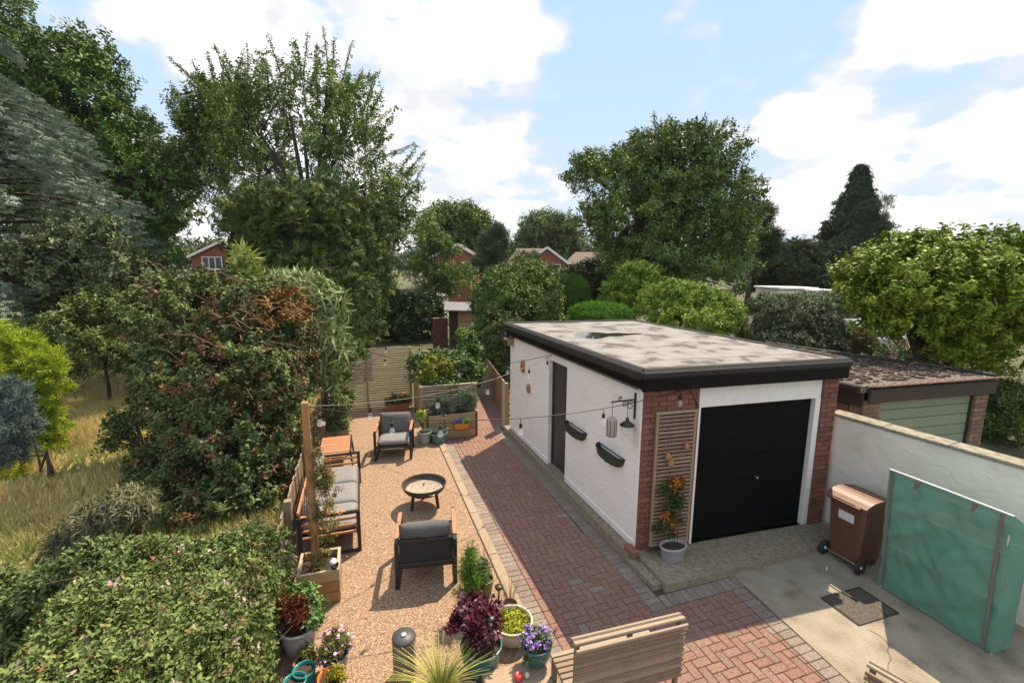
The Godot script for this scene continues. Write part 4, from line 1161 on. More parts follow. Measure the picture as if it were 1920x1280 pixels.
	for e in [[-0.2, -0.2, 0.45], [0.2, -0.2, 0.45], [-0.2, 0.2, 0.95], [0.2, 0.2, 0.95]]:
		mi(wc, "leg", tube_mesh([Vector3(e[0] * 1.15, 0, e[1] * 1.15), Vector3(e[0], e[2], e[1])], 0.014, 0.012, 6), M.white)
	for k in 6: bx(wc, "seat_slat", Vector3(0, 0.45, -0.19 + k * 0.075), Vector3(0.44, 0.015, 0.05), M.white)
	for k in 4: bx(wc, "back_slat", Vector3(0, 0.6 + k * 0.1, 0.2), Vector3(0.42, 0.05, 0.015), M.white)
func on_front(px: float, py: float, out: float) -> Vector3:
	var g := P(GS, GT, 0)
	var bs := Basis(Vector3.UP, YAW)
	var n := bs * (gfront(0, 0, 1) - gfront(0, 0, 0))
	var p0 := g + bs * gfront(0, 0, out)
	var d := ray(px, py)
	var o := Vector3(0, EYE, 0)
	return o + d * ((p0 - o).dot(n) / d.dot(n))
func wrinkled(a: Vector3, b: Vector3, c: Vector3, d: Vector3, n: int, amp: float, seed_: int) -> ArrayMesh:   # a b c d: corners; a loose sheet between them
	var s := SurfaceTool.new()
	s.begin(Mesh.PRIMITIVE_TRIANGLES)
	var nz := noise(1.5, seed_, 3)
	var nrm := (b - a).cross(d - a).normalized()
	var f := func(u: float, v: float) -> Vector3:
		var p := a.lerp(b, u).lerp(d.lerp(c, u), v)
		var e := 0.25 + 0.75 * sin(PI * v) * sin(PI * u)
		var fold: float = 1.0 - absf(nz.get_noise_2d(p.y * 1.3 + p.z * 1.9 + p.x, p.z * 0.35 - p.y * 0.25)) * 4.0
		return p + nrm * amp * e * (nz.get_noise_3d(p.x * 1.0 + p.y * 0.9, p.y * 1.3 - p.z, p.z * 1.1 + p.x) + maxf(fold, 0.0) * 0.3)
	for i in n:
		for j in n:
			var q := []
			for e in [[0, 0], [1, 0], [1, 1], [0, 1]]: q.append(f.call(float(i + e[0]) / n, float(j + e[1]) / n))
			for v in [q[0], q[1], q[2], q[0], q[2], q[3]]:
				s.set_smooth_group(1)
				s.add_vertex(v)
	s.generate_normals()
	return s.commit()
func build_cold_frame() -> void:
	var g := thing("plastic_greenhouse", "small zip up greenhouse with translucent green cover against the cream wall", "greenhouse", P(-3.47, 6.12, 0.012), YAW)
	var film := flat(lin(0.14, 0.315, 0.24), 0.85, 0.0, 0.2)
	film.albedo_color.a = 0.8
	film.transparency = BaseMaterial3D.TRANSPARENCY_ALPHA
	film.cull_mode = BaseMaterial3D.CULL_DISABLED
	var L := 1.12
	var W := 0.3
	var h0 := 1.6
	var fx := -0.1        # the cover leans out at the top
	var h1 := 1.36
	var zp := tex([[0.0, lin(0.13, 0.1, 0.08)], [1.0, lin(0.22, 0.175, 0.15)]], noise(0.05, 65, 3), Vector3(3, 3, 3), 0.8)
	mi(g, "front_cover", wrinkled(Vector3(0, 0.02, 0), Vector3(0, 0.02, L), Vector3(fx, h0, L), Vector3(fx, h0, 0), 40, 0.1, 71), film)
	mi(g, "end_cover", wrinkled(Vector3(0, 0.02, L), Vector3(W, 0.02, L), Vector3(W, h1, L), Vector3(fx, h0, L), 14, 0.05, 72), film)
	mi(g, "end_cover", wrinkled(Vector3(0, 0.02, 0), Vector3(W, 0.02, 0), Vector3(W, h1, 0), Vector3(fx, h0, 0), 14, 0.04, 73), film)
	mi(g, "roof_cover", wrinkled(Vector3(fx, h0, 0), Vector3(fx, h0, L), Vector3(W, h1, L), Vector3(W, h1, 0), 12, 0.03, 74), film)
	mi(g, "back_cover", wrinkled(Vector3(W, 0.02, 0), Vector3(W, 0.02, L), Vector3(W, h1, L), Vector3(W, h1, 0), 12, 0.03, 75), film)
	var pole := flat(lin(0.55, 0.57, 0.55), 0.4)
	for e in [[0.02, 0.02, h0, fx], [0.02, L - 0.02, h0, fx], [W - 0.02, 0.02, h1, 0.0], [W - 0.02, L - 0.02, h1, 0.0]]:
		mi(g, "pole", tube_mesh([Vector3(e[0], 0, e[1]), Vector3(e[0] + e[3], e[2] - 0.02, e[1])], 0.012, 0.012, 7), pole)
	for e in [[0.0, 0.6], [W - 0.02, 0.6], [-0.03, 1.15], [W - 0.02, 1.15], [fx + 0.02, h0 - 0.02], [W - 0.02, h1 - 0.02]]:
		mi(g, "rail", tube_mesh([Vector3(e[0], e[1], 0.02), Vector3(e[0], e[1], L - 0.02)], 0.01, 0.01, 7), pole)
	for e in [[fx, h0], [W, h1]]:
		mi(g, "piping", tube_mesh([Vector3(e[0], e[1], 0.0), Vector3(e[0], e[1] + 0.004, L * 0.5), Vector3(e[0], e[1], L)], 0.009, 0.009, 6), M.white)
	for z in [0.035, L - 0.09]:
		mi(g, "zip", wrinkled(Vector3(-0.03, 0.06, z), Vector3(-0.03, 0.06, z + 0.028), Vector3(fx - 0.03, h0 - 0.01, z + 0.028), Vector3(fx - 0.03, h0 - 0.01, z), 14, 0.02, 77), zp)
	for z in [0.3, 0.82]:
		bx(g, "tie", Vector3(fx - 0.014, h0 - 0.06, z), Vector3(0.008, 0.11, 0.03), zp, 0.002, Vector3(0.3, 0, 0))
	for y in [0.6, 1.15]:
		for k in 5: mi(g, "shelf_wire", tube_mesh([Vector3(0.04 + k * 0.05, y, 0.03), Vector3(0.05 + k * 0.065, y, L - 0.03)], 0.004, 0.004, 4), pole)
	bush(g, "foliage", [[Vector3(0.15, 0.35, 0.3), Vector3(0.05, 0.3, 0.2)], [Vector3(0.15, 0.3, 0.8), Vector3(0.05, 0.26, 0.2)], [Vector3(0.15, 0.8, 0.55), Vector3(0.05, 0.18, 0.34)]], {"n": 90, "per": 6, "cs": 0.03, "spray": "broad", "size": 0.05, "c0": Color(0.04, 0.08, 0.02), "c1": Color(0.1, 0.17, 0.04), "shell": 0.2})

# ---------- pots ----------
func pot(called: String, label: String, pos: Vector3, r: float, h: float, m: Material, lip := 0.015, belly := 0.0) -> Node3D:
	var o := thing(called, label, "potted plant", pos)
	var pr := [Vector2(0, 0.0), Vector2(r * 0.68, 0.0), Vector2(r * 0.74, h * 0.06)]
	for k in 6:
		var a := (k + 1) / 7.0
		pr.append(Vector2(r * (0.74 + 0.22 * a + belly * sin(a * PI)), h * (0.06 + 0.8 * a)))
	pr += [Vector2(r - lip * 0.4, h * 0.88), Vector2(r, h * 0.9), Vector2(r, h * 0.985), Vector2(r - lip * 0.5, h), Vector2(r - lip, h * 0.985), Vector2(r - lip * 1.3, h * 0.75)]
	mi(o, "pot", lathe(pr, 32), m)
	mi(o, "soil", lathe([Vector2(r - lip * 1.25, h * 0.82), Vector2(r * 0.5, h * 0.86), Vector2(0, h * 0.85)], 22), M.soil)
	return o
func build_pots() -> void:
	var Y := 0.03
	var teal := tex([[0.0, lin(0.035, 0.12, 0.115)], [1.0, lin(0.06, 0.17, 0.16)]], noise(0.01, 80, 4), Vector3.ONE * 2, 0.22)
	# square planter with the light post
	var b := thing("square_planter", "square softwood planter of three boards a side with a tall post in it", "planter", P(-5.5, -0.62, Y), YAW)
	for k in 3:
		for sg in [-1.0, 1.0]:
			bx(b, "plank", Vector3(0, 0.075 + k * 0.137, sg * 0.215), Vector3(0.46, 0.131, 0.026), M.orange_wood[k % 2] if k < 2 else M.wood[2], 0.005)
			bx(b, "plank", Vector3(sg * 0.217, 0.075 + k * 0.137, 0), Vector3(0.026, 0.131, 0.402), M.wood[k], 0.005)
	for e in [[0, 0.215, 0.47, 0.035], [0, -0.215, 0.47, 0.035], [0.217, 0, 0.035, 0.395], [-0.217, 0, 0.035, 0.395]]:
		bx(b, "top_rim", Vector3(e[0], 0.425, e[1]), Vector3(e[2], 0.018, e[3]), M.slat[2], 0.004)
	bx(b, "soil", Vector3(0, 0.18, 0), Vector3(0.4, 0.34, 0.4), M.soil, 0.01)
	bx(b, "post", Vector3(-0.04, 1.35, 0.0), Vector3(0.075, 2.18, 0.075), M.orange_wood[0], 0.008, Vector3(0.0, 0.0, 0.005))
	var stt := SurfaceTool.new()
	stt.begin(Mesh.PRIMITIVE_TRIANGLES)
	for k in 9:
		var pts := []
		var ph := k * 0.7
		for i in 14:
			var y := 0.34 + i * 0.13
			pts.append(Vector3(-0.04 + cos(ph + i * 0.55) * (0.07 + 0.02 * sin(i + k)) + (0.1 if k % 2 else 0.0) * sin(i * 0.24), y, sin(ph + i * 0.55) * 0.08))
		tube(stt, pts, 0.005, 0.003, 4, Color(0.16, 0.1, 0.05))
	mi(b, "stem", stt.commit(), M.twig)
	bush(b, "foliage", [[Vector3(0.08, 1.3, -0.05), Vector3(0.16, 0.34, 0.14)], [Vector3(0.1, 0.95, -0.02), Vector3(0.15, 0.3, 0.13)], [Vector3(0.05, 1.75, -0.02), Vector3(0.1, 0.25, 0.1)], [Vector3(0.0, 0.45, 0), Vector3(0.18, 0.08, 0.18)]], {"n": 95, "per": 4, "cs": 0.05, "spray": "broad", "size": 0.035, "c0": Color(0.1, 0.11, 0.03), "c1": Color(0.24, 0.2, 0.06), "acc": Color(0.3, 0.15, 0.04), "accp": 0.25, "shell": 0.1})
	var spl := thing("spot_lamp", "small black solar spot lamp clipped to the square planter's corner", "lamp", G(627, 1066, 0.46), YAW + 0.5)
	mi(spl, "head", lathe([Vector2(0, -0.05), Vector2(0.03, -0.05), Vector2(0.042, 0.03), Vector2(0.042, 0.05), Vector2(0.035, 0.05), Vector2(0.03, 0.03), Vector2(0, 0.025)], 18), M.black, Transform3D(Basis(Vector3.RIGHT, 0.5), Vector3(0, 0.03, 0)))
	mi(spl, "panel", lathe([Vector2(0.04, 0.0), Vector2(0.04, 0.018), Vector2(0, 0.02)], 18), M.white, Transform3D(Basis(Vector3.RIGHT, 0.35), Vector3(0.0, 0.08, -0.02)))
	mi(spl, "stem", tube_mesh([Vector3(0, -0.1, 0), Vector3(0, 0.0, 0)], 0.012, 0.012), M.black)
	# far post with its own planter by the screen
	var fp := thing("light_post", "tall slim post wrapped in vines standing by the slatted screen", "post", P(-11.7, -0.62, Y))
	bx(fp, "post", Vector3(0, 1.17, 0), Vector3(0.085, 2.34, 0.085), M.orange_wood[1], 0.008)
	bush(fp, "vine", [[Vector3(0.1, 1.95, 0.05), Vector3(0.45, 0.25, 0.3)], [Vector3(0.35, 1.75, -0.6), Vector3(0.5, 0.3, 0.3)], [Vector3(0.03, 1.2, 0.05), Vector3(0.2, 0.6, 0.2)], [Vector3(0.05, 0.5, 0.05), Vector3(0.3, 0.5, 0.25)]], {"n": 150, "per": 5, "cs": 0.1, "spray": "broad", "size": 0.07, "c0": Color(0.07, 0.13, 0.03), "c1": Color(0.16, 0.24, 0.06), "shell": 0.1})
	var vp := thing("vine_planter", "small dark planter of straggly green vines beyond the side table", "planter", P(-10.5, -0.62, Y))
	for sg in [-1.0, 1.0]:
		bx(vp, "plank", Vector3(0, 0.2, sg * 0.22), Vector3(0.46, 0.4, 0.026), M.wood[1])
		bx(vp, "plank", Vector3(sg * 0.22, 0.2, 0), Vector3(0.026, 0.4, 0.41), M.wood[0])
	bx(vp, "soil", Vector3(0, 0.18, 0), Vector3(0.4, 0.34, 0.4), M.soil)
	bush(vp, "foliage", [[Vector3(-0.02, 0.75, 0), Vector3(0.24, 0.4, 0.2)], [Vector3(0.05, 0.45, 0.1), Vector3(0.26, 0.2, 0.2)]], {"n": 90, "per": 5, "cs": 0.08, "spray": "long", "size": 0.12, "c0": Color(0.07, 0.1, 0.03), "c1": Color(0.18, 0.22, 0.07), "shell": 0.1})
	# grey round pot with the red acer
	var p1 := pot("grey_pot", "round pale grey pot with a red and green fern leaved shrub", P(-4.67, -0.77, Y), 0.19, 0.3, flat(lin(0.42, 0.4, 0.4), 0.55), 0.02)
	bush(p1, "foliage", [[Vector3(-0.05, 0.48, -0.04), Vector3(0.2, 0.16, 0.17)], [Vector3(-0.02, 0.36, 0.0), Vector3(0.15, 0.1, 0.15)]], {"n": 26, "per": 4, "cs": 0.05, "spray": "needle", "size": 0.09, "c0": Color(0.1, 0.02, 0.012), "c1": Color(0.2, 0.05, 0.025), "shell": 0.1, "ragged": 1.5})
	bush(p1, "foliage", [[Vector3(0.14, 0.4, 0.02), Vector3(0.13, 0.1, 0.13)], [Vector3(0.02, 0.56, -0.1), Vector3(0.18, 0.09, 0.1)]], {"n": 30, "per": 5, "cs": 0.04, "spray": "broad", "size": 0.05, "c0": Color(0.1, 0.19, 0.05), "c1": Color(0.2, 0.32, 0.1), "shell": 0.1})
	var p2 := pot("terracotta_pan", "shallow terracotta pan of trailing green seedlings", P(-4.36, -0.68, Y), 0.115, 0.13, M.terracotta)
	bush(p2, "foliage", [[Vector3(0.03, 0.16, -0.03), Vector3(0.09, 0.06, 0.08)]], {"n": 22, "per": 4, "cs": 0.03, "spray": "broad", "size": 0.03, "c0": Color(0.1, 0.13, 0.03), "c1": Color(0.2, 0.22, 0.06), "shell": 0.1})
	var p3 := pot("pink_flower_pot", "grey pot brimming with tiny pink flowers", P(-4.27, -0.40, Y), 0.13, 0.2, flat(lin(0.2, 0.22, 0.22), 0.6))
	bush(p3, "foliage", [[Vector3(0.0, 0.28, 0.0), Vector3(0.17, 0.12, 0.16)]], {"n": 70, "per": 6, "cs": 0.03, "spray": "broad", "size": 0.022, "c0": Color(0.09, 0.08, 0.03), "c1": Color(0.16, 0.18, 0.06), "shell": 0.2})
	bush(p3, "flowers", [[Vector3(0.01, 0.31, 0.0), Vector3(0.18, 0.13, 0.17)]], {"n": 42, "per": 2, "cs": 0.02, "spray": "flower", "size": 0.018, "c0": Color(0.62, 0.3, 0.46), "c1": Color(0.75, 0.5, 0.62), "shell": 0.85})
	for e in [[-4.18, -0.67, "glazed turquoise pot standing empty behind its twin"], [-4.07, -0.74, "glazed turquoise pot nearest the hedge foot holding dark soil"]]:
		pot("turquoise_pot", e[2], P(e[0], e[1], Y), 0.105, 0.2, flat(lin(0.03, 0.24, 0.24), 0.2), 0.012)
	var p5 := pot("orange_pot", "bright orange glazed pot among the turquoise pots", P(-3.98, -0.42, Y), 0.12, 0.24, flat(lin(0.6, 0.16, 0.03), 0.3), 0.014)
	bush(p5, "foliage", [[Vector3(0.05, 0.26, 0.05), Vector3(0.08, 0.05, 0.08)]], {"n": 14, "per": 4, "cs": 0.03, "spray": "broad", "size": 0.03, "c0": Color(0.2, 0.2, 0.02), "c1": Color(0.4, 0.34, 0.04), "shell": 0.1})
	# brown pot with feathery cosmos
	var p6 := pot("brown_pot", "brown terracotta pot of feathery bright green foliage", P(-4.62, 1.05, Y), 0.145, 0.24, tex([[0.0, lin(0.16, 0.075, 0.035)], [1.0, lin(0.25, 0.12, 0.06)]], noise(0.02, 81, 4), Vector3.ONE * 2, 0.6))
	bush(p6, "foliage", [[Vector3(0.0, 0.4, 0.0), Vector3(0.11, 0.16, 0.1)], [Vector3(0.02, 0.62, -0.02), Vector3(0.07, 0.2, 0.07)], [Vector3(-0.1, 0.3, 0.02), Vector3(0.07, 0.06, 0.06)]], {"n": 46, "per": 4, "cs": 0.03, "len": 0.12, "spray": "needle", "size": 0.085, "c0": Color(0.09, 0.18, 0.025), "c1": Color(0.18, 0.3, 0.05), "shell": 0.0, "ragged": 1.4})
	var p7 := pot("olive_pot", "olive green pot of tall bare flower stems", P(-4.84, 1.27, Y), 0.125, 0.24, flat(lin(0.09, 0.11, 0.045), 0.35))
	stems(p7, 0.24, 11, 0.75, 0.09, Color(0.12, 0.04, 0.03), Color(0.2, 0.12, 0.05))
	bush(p7, "foliage", [[Vector3(-0.02, 0.36, 0), Vector3(0.1, 0.12, 0.1)]], {"n": 26, "per": 4, "cs": 0.04, "spray": "broad", "size": 0.035, "c0": Color(0.09, 0.13, 0.05), "c1": Color(0.2, 0.24, 0.1), "shell": 0.1})
	bush(p7, "flowers", [[Vector3(-0.12, 0.62, 0.02), Vector3(0.12, 0.2, 0.06)]], {"n": 4, "per": 2, "cs": 0.005, "spray": "flower", "size": 0.03, "c0": Color(0.6, 0.1, 0.2), "c1": Color(0.8, 0.55, 0.6), "shell": 0.6})
	# cream bowl pond
	var p8 := pot("cream_bowl", "wide cream bowl of floating yellow green pond plants and reeds", P(-4.13, 1.40, Y), 0.225, 0.22, flat(lin(0.58, 0.5, 0.38), 0.5), 0.02, 0.06)
	bush(p8, "pond_plants", [[Vector3(0.02, 0.2, 0.0), Vector3(0.17, 0.025, 0.17)]], {"n": 90, "per": 6, "cs": 0.03, "spray": "broad", "size": 0.025, "c0": Color(0.2, 0.24, 0.02), "c1": Color(0.42, 0.46, 0.05), "shell": 0.0})
	stems(p8, 0.2, 9, 0.5, 0.05, Color(0.16, 0.26, 0.04), Color(0.34, 0.42, 0.08), Vector3(-0.1, 0, -0.02))
	var p9 := pot("sedge_pot", "small dark pot of wiry bronze sedge behind the cream bowl", P(-4.42, 1.47, Y), 0.085, 0.17, M.black_rough)
	stems(p9, 0.16, 60, 0.4, 0.13, Color(0.16, 0.08, 0.035), Color(0.26, 0.16, 0.08))
	# teal pots
	var p10 := pot("teal_pot", "large glazed teal pot of dark purple heuchera leaves", P(-3.84, 0.98, Y), 0.21, 0.3, teal, 0.018, 0.05)
	bush(p10, "foliage", [[Vector3(-0.04, 0.42, -0.06), Vector3(0.24, 0.18, 0.2)], [Vector3(-0.02, 0.56, -0.12), Vector3(0.2, 0.1, 0.14)]], {"n": 80, "per": 4, "cs": 0.06, "spray": "big", "size": 0.05, "c0": Color(0.03, 0.006, 0.012), "c1": Color(0.11, 0.014, 0.03), "acc": Color(0.2, 0.09, 0.12), "accp": 0.25, "shell": 0.3, "ragged": 1.3})
	var p11 := pot("lavender_pot", "small glazed teal pot of lilac flowers standing on the sleeper corner", P(-3.62, 1.48, 0.2), 0.155, 0.19, teal, 0.014, 0.05)
	bush(p11, "foliage", [[Vector3(0, 0.22, 0), Vector3(0.14, 0.07, 0.13)], [Vector3(-0.12, 0.12, 0.08), Vector3(0.03, 0.1, 0.03)]], {"n": 60, "per": 5, "cs": 0.03, "spray": "broad", "size": 0.024, "c0": Color(0.08, 0.12, 0.05), "c1": Color(0.18, 0.23, 0.1), "shell": 0.2})
	bush(p11, "flowers", [[Vector3(0, 0.24, 0.0), Vector3(0.16, 0.08, 0.15)]], {"n": 55, "per": 3, "cs": 0.02, "spray": "flower", "size": 0.02, "c0": Color(0.2, 0.1, 0.42), "c1": Color(0.4, 0.25, 0.62), "shell": 0.7})
	var p12 := pot("grass_pot", "dark pot of arching yellow striped grass by the rattan lantern", P(-3.52, 0.52, Y), 0.16, 0.22, M.black_rough)
	stems(p12, 0.2, 190, 0.44, 0.36, Color(0.14, 0.17, 0.03), Color(0.4, 0.38, 0.1), Vector3.ZERO, 0.011)
	# sleeper corner with apple ornament
	var sl := thing("timber_sleeper", "chunky oak sleeper making the corner step of the patio", "sleeper", P(-3.5, 1.34, 0.03))
	bx(sl, "beam", Vector3(-0.1, 0.083, 0.0), Vector3(0.62, 0.165, 0.3), M.sleeper[0], 0.012)
	var sl2 := thing("timber_sleeper", "oak sleeper butted end on against the corner step", "sleeper", P(-2.9, 1.5, 0.03))
	bx(sl2, "beam", Vector3(0, 0.083, 0.0), Vector3(0.26, 0.165, 0.88), M.sleeper[1], 0.012)
	var ap := thing("apple_ornament", "glossy red apple ornament lying between the teal pots", "ornament", P(-3.46, 1.24, 0.198))
	mi(ap, "fruit", lathe([Vector2(0, 0.004), Vector2(0.025, 0), Vector2(0.042, 0.025), Vector2(0.044, 0.048), Vector2(0.03, 0.072), Vector2(0.012, 0.072), Vector2(0, 0.062)], 20), flat(lin(0.5, 0.05, 0.05), 0.25))
	mi(ap, "stalk", tube_mesh([Vector3(0, 0.06, 0), Vector3(0.01, 0.095, 0)], 0.003, 0.002, 5), M.bark)
	var ap2 := thing("stone_egg", "small pale green stone egg touching the red apple", "ornament", P(-3.46, 1.325, 0.198))
	mi(ap2, "egg", lathe([Vector2(0, 0), Vector2(0.018, 0.006), Vector2(0.026, 0.024), Vector2(0.018, 0.048), Vector2(0, 0.056)], 16), flat(lin(0.5, 0.55, 0.4), 0.5))
	# rattan lantern
	var rl := thing("rattan_lantern", "cylindrical woven rattan lantern with dark solar lid on the gravel", "lantern", P(-4.02, 0.25, Y))
	for k in 30:
		var a := TAU * k / 30
		mi(rl, "cane", tube_mesh([Vector3(cos(a) * 0.105, 0.0, sin(a) * 0.105), Vector3(cos(a) * 0.105, 0.4, sin(a) * 0.105)], 0.005, 0.005, 4), M.slat[k % 3])
	for k in 15:
		var ring := []
		for i in 19: ring.append(Vector3(cos(TAU * i / 18) * 0.107, 0.02 + k * 0.026, sin(TAU * i / 18) * 0.107))
		mi(rl, "woven_ring", tube_mesh(ring, 0.006, 0.006, 4), M.old[k % 4])
	mi(rl, "inner_tube", lathe([Vector2(0.085, 0.0), Vector2(0.085, 0.4)], 20), flat(lin(0.5, 0.42, 0.34), 0.7))
	mi(rl, "lid", lathe([Vector2(0.112, 0.4), Vector2(0.116, 0.42), Vector2(0.11, 0.435), Vector2(0, 0.44)], 28), flat(lin(0.06, 0.06, 0.065), 0.5))
	bx(rl, "solar_cell", Vector3(0, 0.446, 0), Vector3(0.045, 0.014, 0.045), flat(lin(0.4, 0.42, 0.44), 0.25), 0.003)
	# stake lamps
	stake("black solar stake lamp standing behind the cream bowl", P(-4.5, 1.36, Y), 0.36)
	stake("black solar stake lamp standing among the purple leaves", P(-3.78, 1.06, Y), 0.62)
	stake("black solar stake lamp standing in front of the long planter", P(-10.02, 1.72, Y), 0.62)
	# pots beside the long planter
	var q1 := pot("pale_pot", "pale grey green pot of sparse red stems beside the far armchair", P(-10.0, 1.24, Y), 0.17, 0.28, flat(lin(0.26, 0.32, 0.27), 0.45), 0.018)
	stems(q1, 0.24, 14, 0.35, 0.1, Color(0.2, 0.08, 0.05), Color(0.3, 0.22, 0.1))
	bush(q1, "foliage", [[Vector3(-0.06, 0.62, -0.05), Vector3(0.09, 0.12, 0.07)]], {"n": 26, "per": 5, "cs": 0.03, "spray": "broad", "size": 0.035, "c0": Color(0.25, 0.35, 0.02), "c1": Color(0.42, 0.5, 0.05), "shell": 0.1})
	var q2 := pot("blue_green_pot", "low blue green pot of spiky grey green succulents by the edging end", P(-9.93, 1.56, Y), 0.2, 0.24, flat(lin(0.08, 0.17, 0.16), 0.3), 0.018)
	stems(q2, 0.2, 46, 0.3, 0.2, Color(0.12, 0.16, 0.1), Color(0.24, 0.3, 0.22), Vector3.ZERO, 0.012)
	# orange trough on the long planter
	var ot := thing("orange_trough", "orange trough of purple and lime flowers hooked on the long planter", "trough", P(-10.06, 2.12, 0.26))
	mi(ot, "trough", frustum(Vector2(0.3, 0.1), Vector2(0.36, 0.14), 0.0, 0.13), flat(lin(0.55, 0.2, 0.02), 0.45))
	bush(ot, "flowers", [[Vector3(-0.09, 0.17, 0), Vector3(0.1, 0.07, 0.07)]], {"n": 40, "per": 4, "cs": 0.02, "spray": "flower", "size": 0.02, "c0": Color(0.1, 0.04, 0.3), "c1": Color(0.2, 0.1, 0.45), "shell": 0.6})
	bush(ot, "foliage", [[Vector3(0.1, 0.16, 0), Vector3(0.1, 0.06, 0.07)]], {"n": 40, "per": 4, "cs": 0.02, "spray": "broad", "size": 0.025, "c0": Color(0.1, 0.25, 0.02), "c1": Color(0.2, 0.4, 0.05), "shell": 0.6})
	# plants in the long planter and the bed
	var lv := thing("lavender_bush", "grey green lavender bush growing in the long planter", "bush", P(-10.44, 1.75, 0.5))
	bush(lv, "foliage", [[Vector3(0, 0.2, 0), Vector3(0.32, 0.22, 0.22)]], {"n": 90, "per": 5, "cs": 0.06, "spray": "needle", "size": 0.11, "c0": Color(0.09, 0.12, 0.08), "c1": Color(0.2, 0.24, 0.17), "shell": 0.3})
	var lv2 := thing("lavender_bush", "silvery lavender bush at the drive end of the long planter", "bush", P(-10.44, 2.3, 0.5))
	bush(lv2, "foliage", [[Vector3(0, 0.24, 0), Vector3(0.26, 0.26, 0.22)]], {"n": 90, "per": 5, "cs": 0.06, "spray": "needle", "size": 0.11, "c0": Color(0.09, 0.13, 0.07), "c1": Color(0.22, 0.27, 0.17), "shell": 0.3})
	var vb := thing("yellow_shrub", "rounded yellow green shrub in the raised vegetable bed", "shrub", P(-12.1, 1.85, 0.7))
	bush(vb, "foliage", [[Vector3(0, 0.42, 0), Vector3(0.5, 0.5, 0.45)]], {"n": 260, "per": 6, "cs": 0.08, "spray": "broad", "size": 0.05, "c0": Color(0.11, 0.14, 0.015), "c1": Color(0.26, 0.28, 0.03), "shell": 0.5})
	var vg := thing("courgette_plant", "dark leafed vegetable plants filling the raised bed's near edge", "plant", P(-11.8, 2.2, 0.7))
	bush(vg, "foliage", [[Vector3(0, 0.18, 0.0), Vector3(0.65, 0.22, 0.22)], [Vector3(0.5, 0.4, -0.4), Vector3(0.35, 0.4, 0.4)], [Vector3(-0.6, 0.5, -0.75), Vector3(0.5, 0.35, 0.3)], [Vector3(0.1, 0.55, -0.9), Vector3(0.7, 0.4, 0.25)]], {"n": 210, "per": 5, "cs": 0.11, "spray": "big", "size": 0.1, "c0": Color(0.05, 0.1, 0.03), "c1": Color(0.14, 0.22, 0.07), "shell": 0.3})
	var tm := thing("tomato_plant", "tall staked tomato plant with small red fruit beyond the raised bed", "plant", P(-13.3, 3.05, 0.0))
	bush(tm, "foliage", [[Vector3(0, 0.7, 0), Vector3(0.4, 0.7, 0.4)], [Vector3(0.05, 1.5, 0), Vector3(0.35, 0.5, 0.35)]], {"n": 210, "per": 6, "cs": 0.1, "spray": "broad", "size": 0.08, "c0": Color(0.07, 0.13, 0.03), "c1": Color(0.18, 0.27, 0.07), "shell": 0.3})
	mi(tm, "stake", tube_mesh([Vector3.ZERO, Vector3(0, 2.0, 0)], 0.012, 0.01, 6), M.fence[0])
	for k in 12:
		mi(tm, "fruit", lathe([Vector2(0, -0.04), Vector2(0.035, -0.02), Vector2(0.04, 0.01), Vector2(0, 0.04)], 10), flat(lin(0.45, 0.04, 0.03), 0.35), at(rng.randf_range(-0.3, 0.1), rng.randf_range(0.7, 1.3), rng.randf_range(0.25, 0.4)))
	var gr := thing("geranium_trough", "terracotta trough of red geraniums at the foot of the slatted screen", "trough", P(-12.7, 0.85, Y))
	mi(gr, "trough", frustum(Vector2(0.6, 0.16), Vector2(0.68, 0.2), 0.0, 0.2), M.terracotta)
	bush(gr, "foliage", [[Vector3(0, 0.26, 0), Vector3(0.36, 0.13, 0.14)]], {"n": 60, "per": 5, "cs": 0.05, "spray": "broad", "size": 0.05, "c0": Color(0.07, 0.11, 0.03), "c1": Color(0.16, 0.2, 0.06), "shell": 0.3})
	bush(gr, "flowers", [[Vector3(0, 0.33, 0), Vector3(0.36, 0.15, 0.14)]], {"n": 26, "per": 3, "cs": 0.03, "spray": "flower", "size": 0.035, "c0": Color(0.5, 0.06, 0.03), "c1": Color(0.6, 0.2, 0.1), "shell": 0.6})
func stake(label: String, pos: Vector3, h: float) -> void:
	var o := thing("stake_lamp", label, "lamp", pos)
	mi(o, "stem", tube_mesh([Vector3(0, -0.02, 0), Vector3(0, h - 0.06, 0)], 0.011, 0.011), M.black)
	mi(o, "lens", lathe([Vector2(0.012, h - 0.1), Vector2(0.028, h - 0.04), Vector2(0.028, h - 0.03)], 16), flat(lin(0.4, 0.4, 0.4), 0.2))
	mi(o, "cap", lathe([Vector2(0, h - 0.03), Vector2(0.045, h - 0.03), Vector2(0.048, h - 0.012), Vector2(0.036, h), Vector2(0, h + 0.003)], 20), M.black)
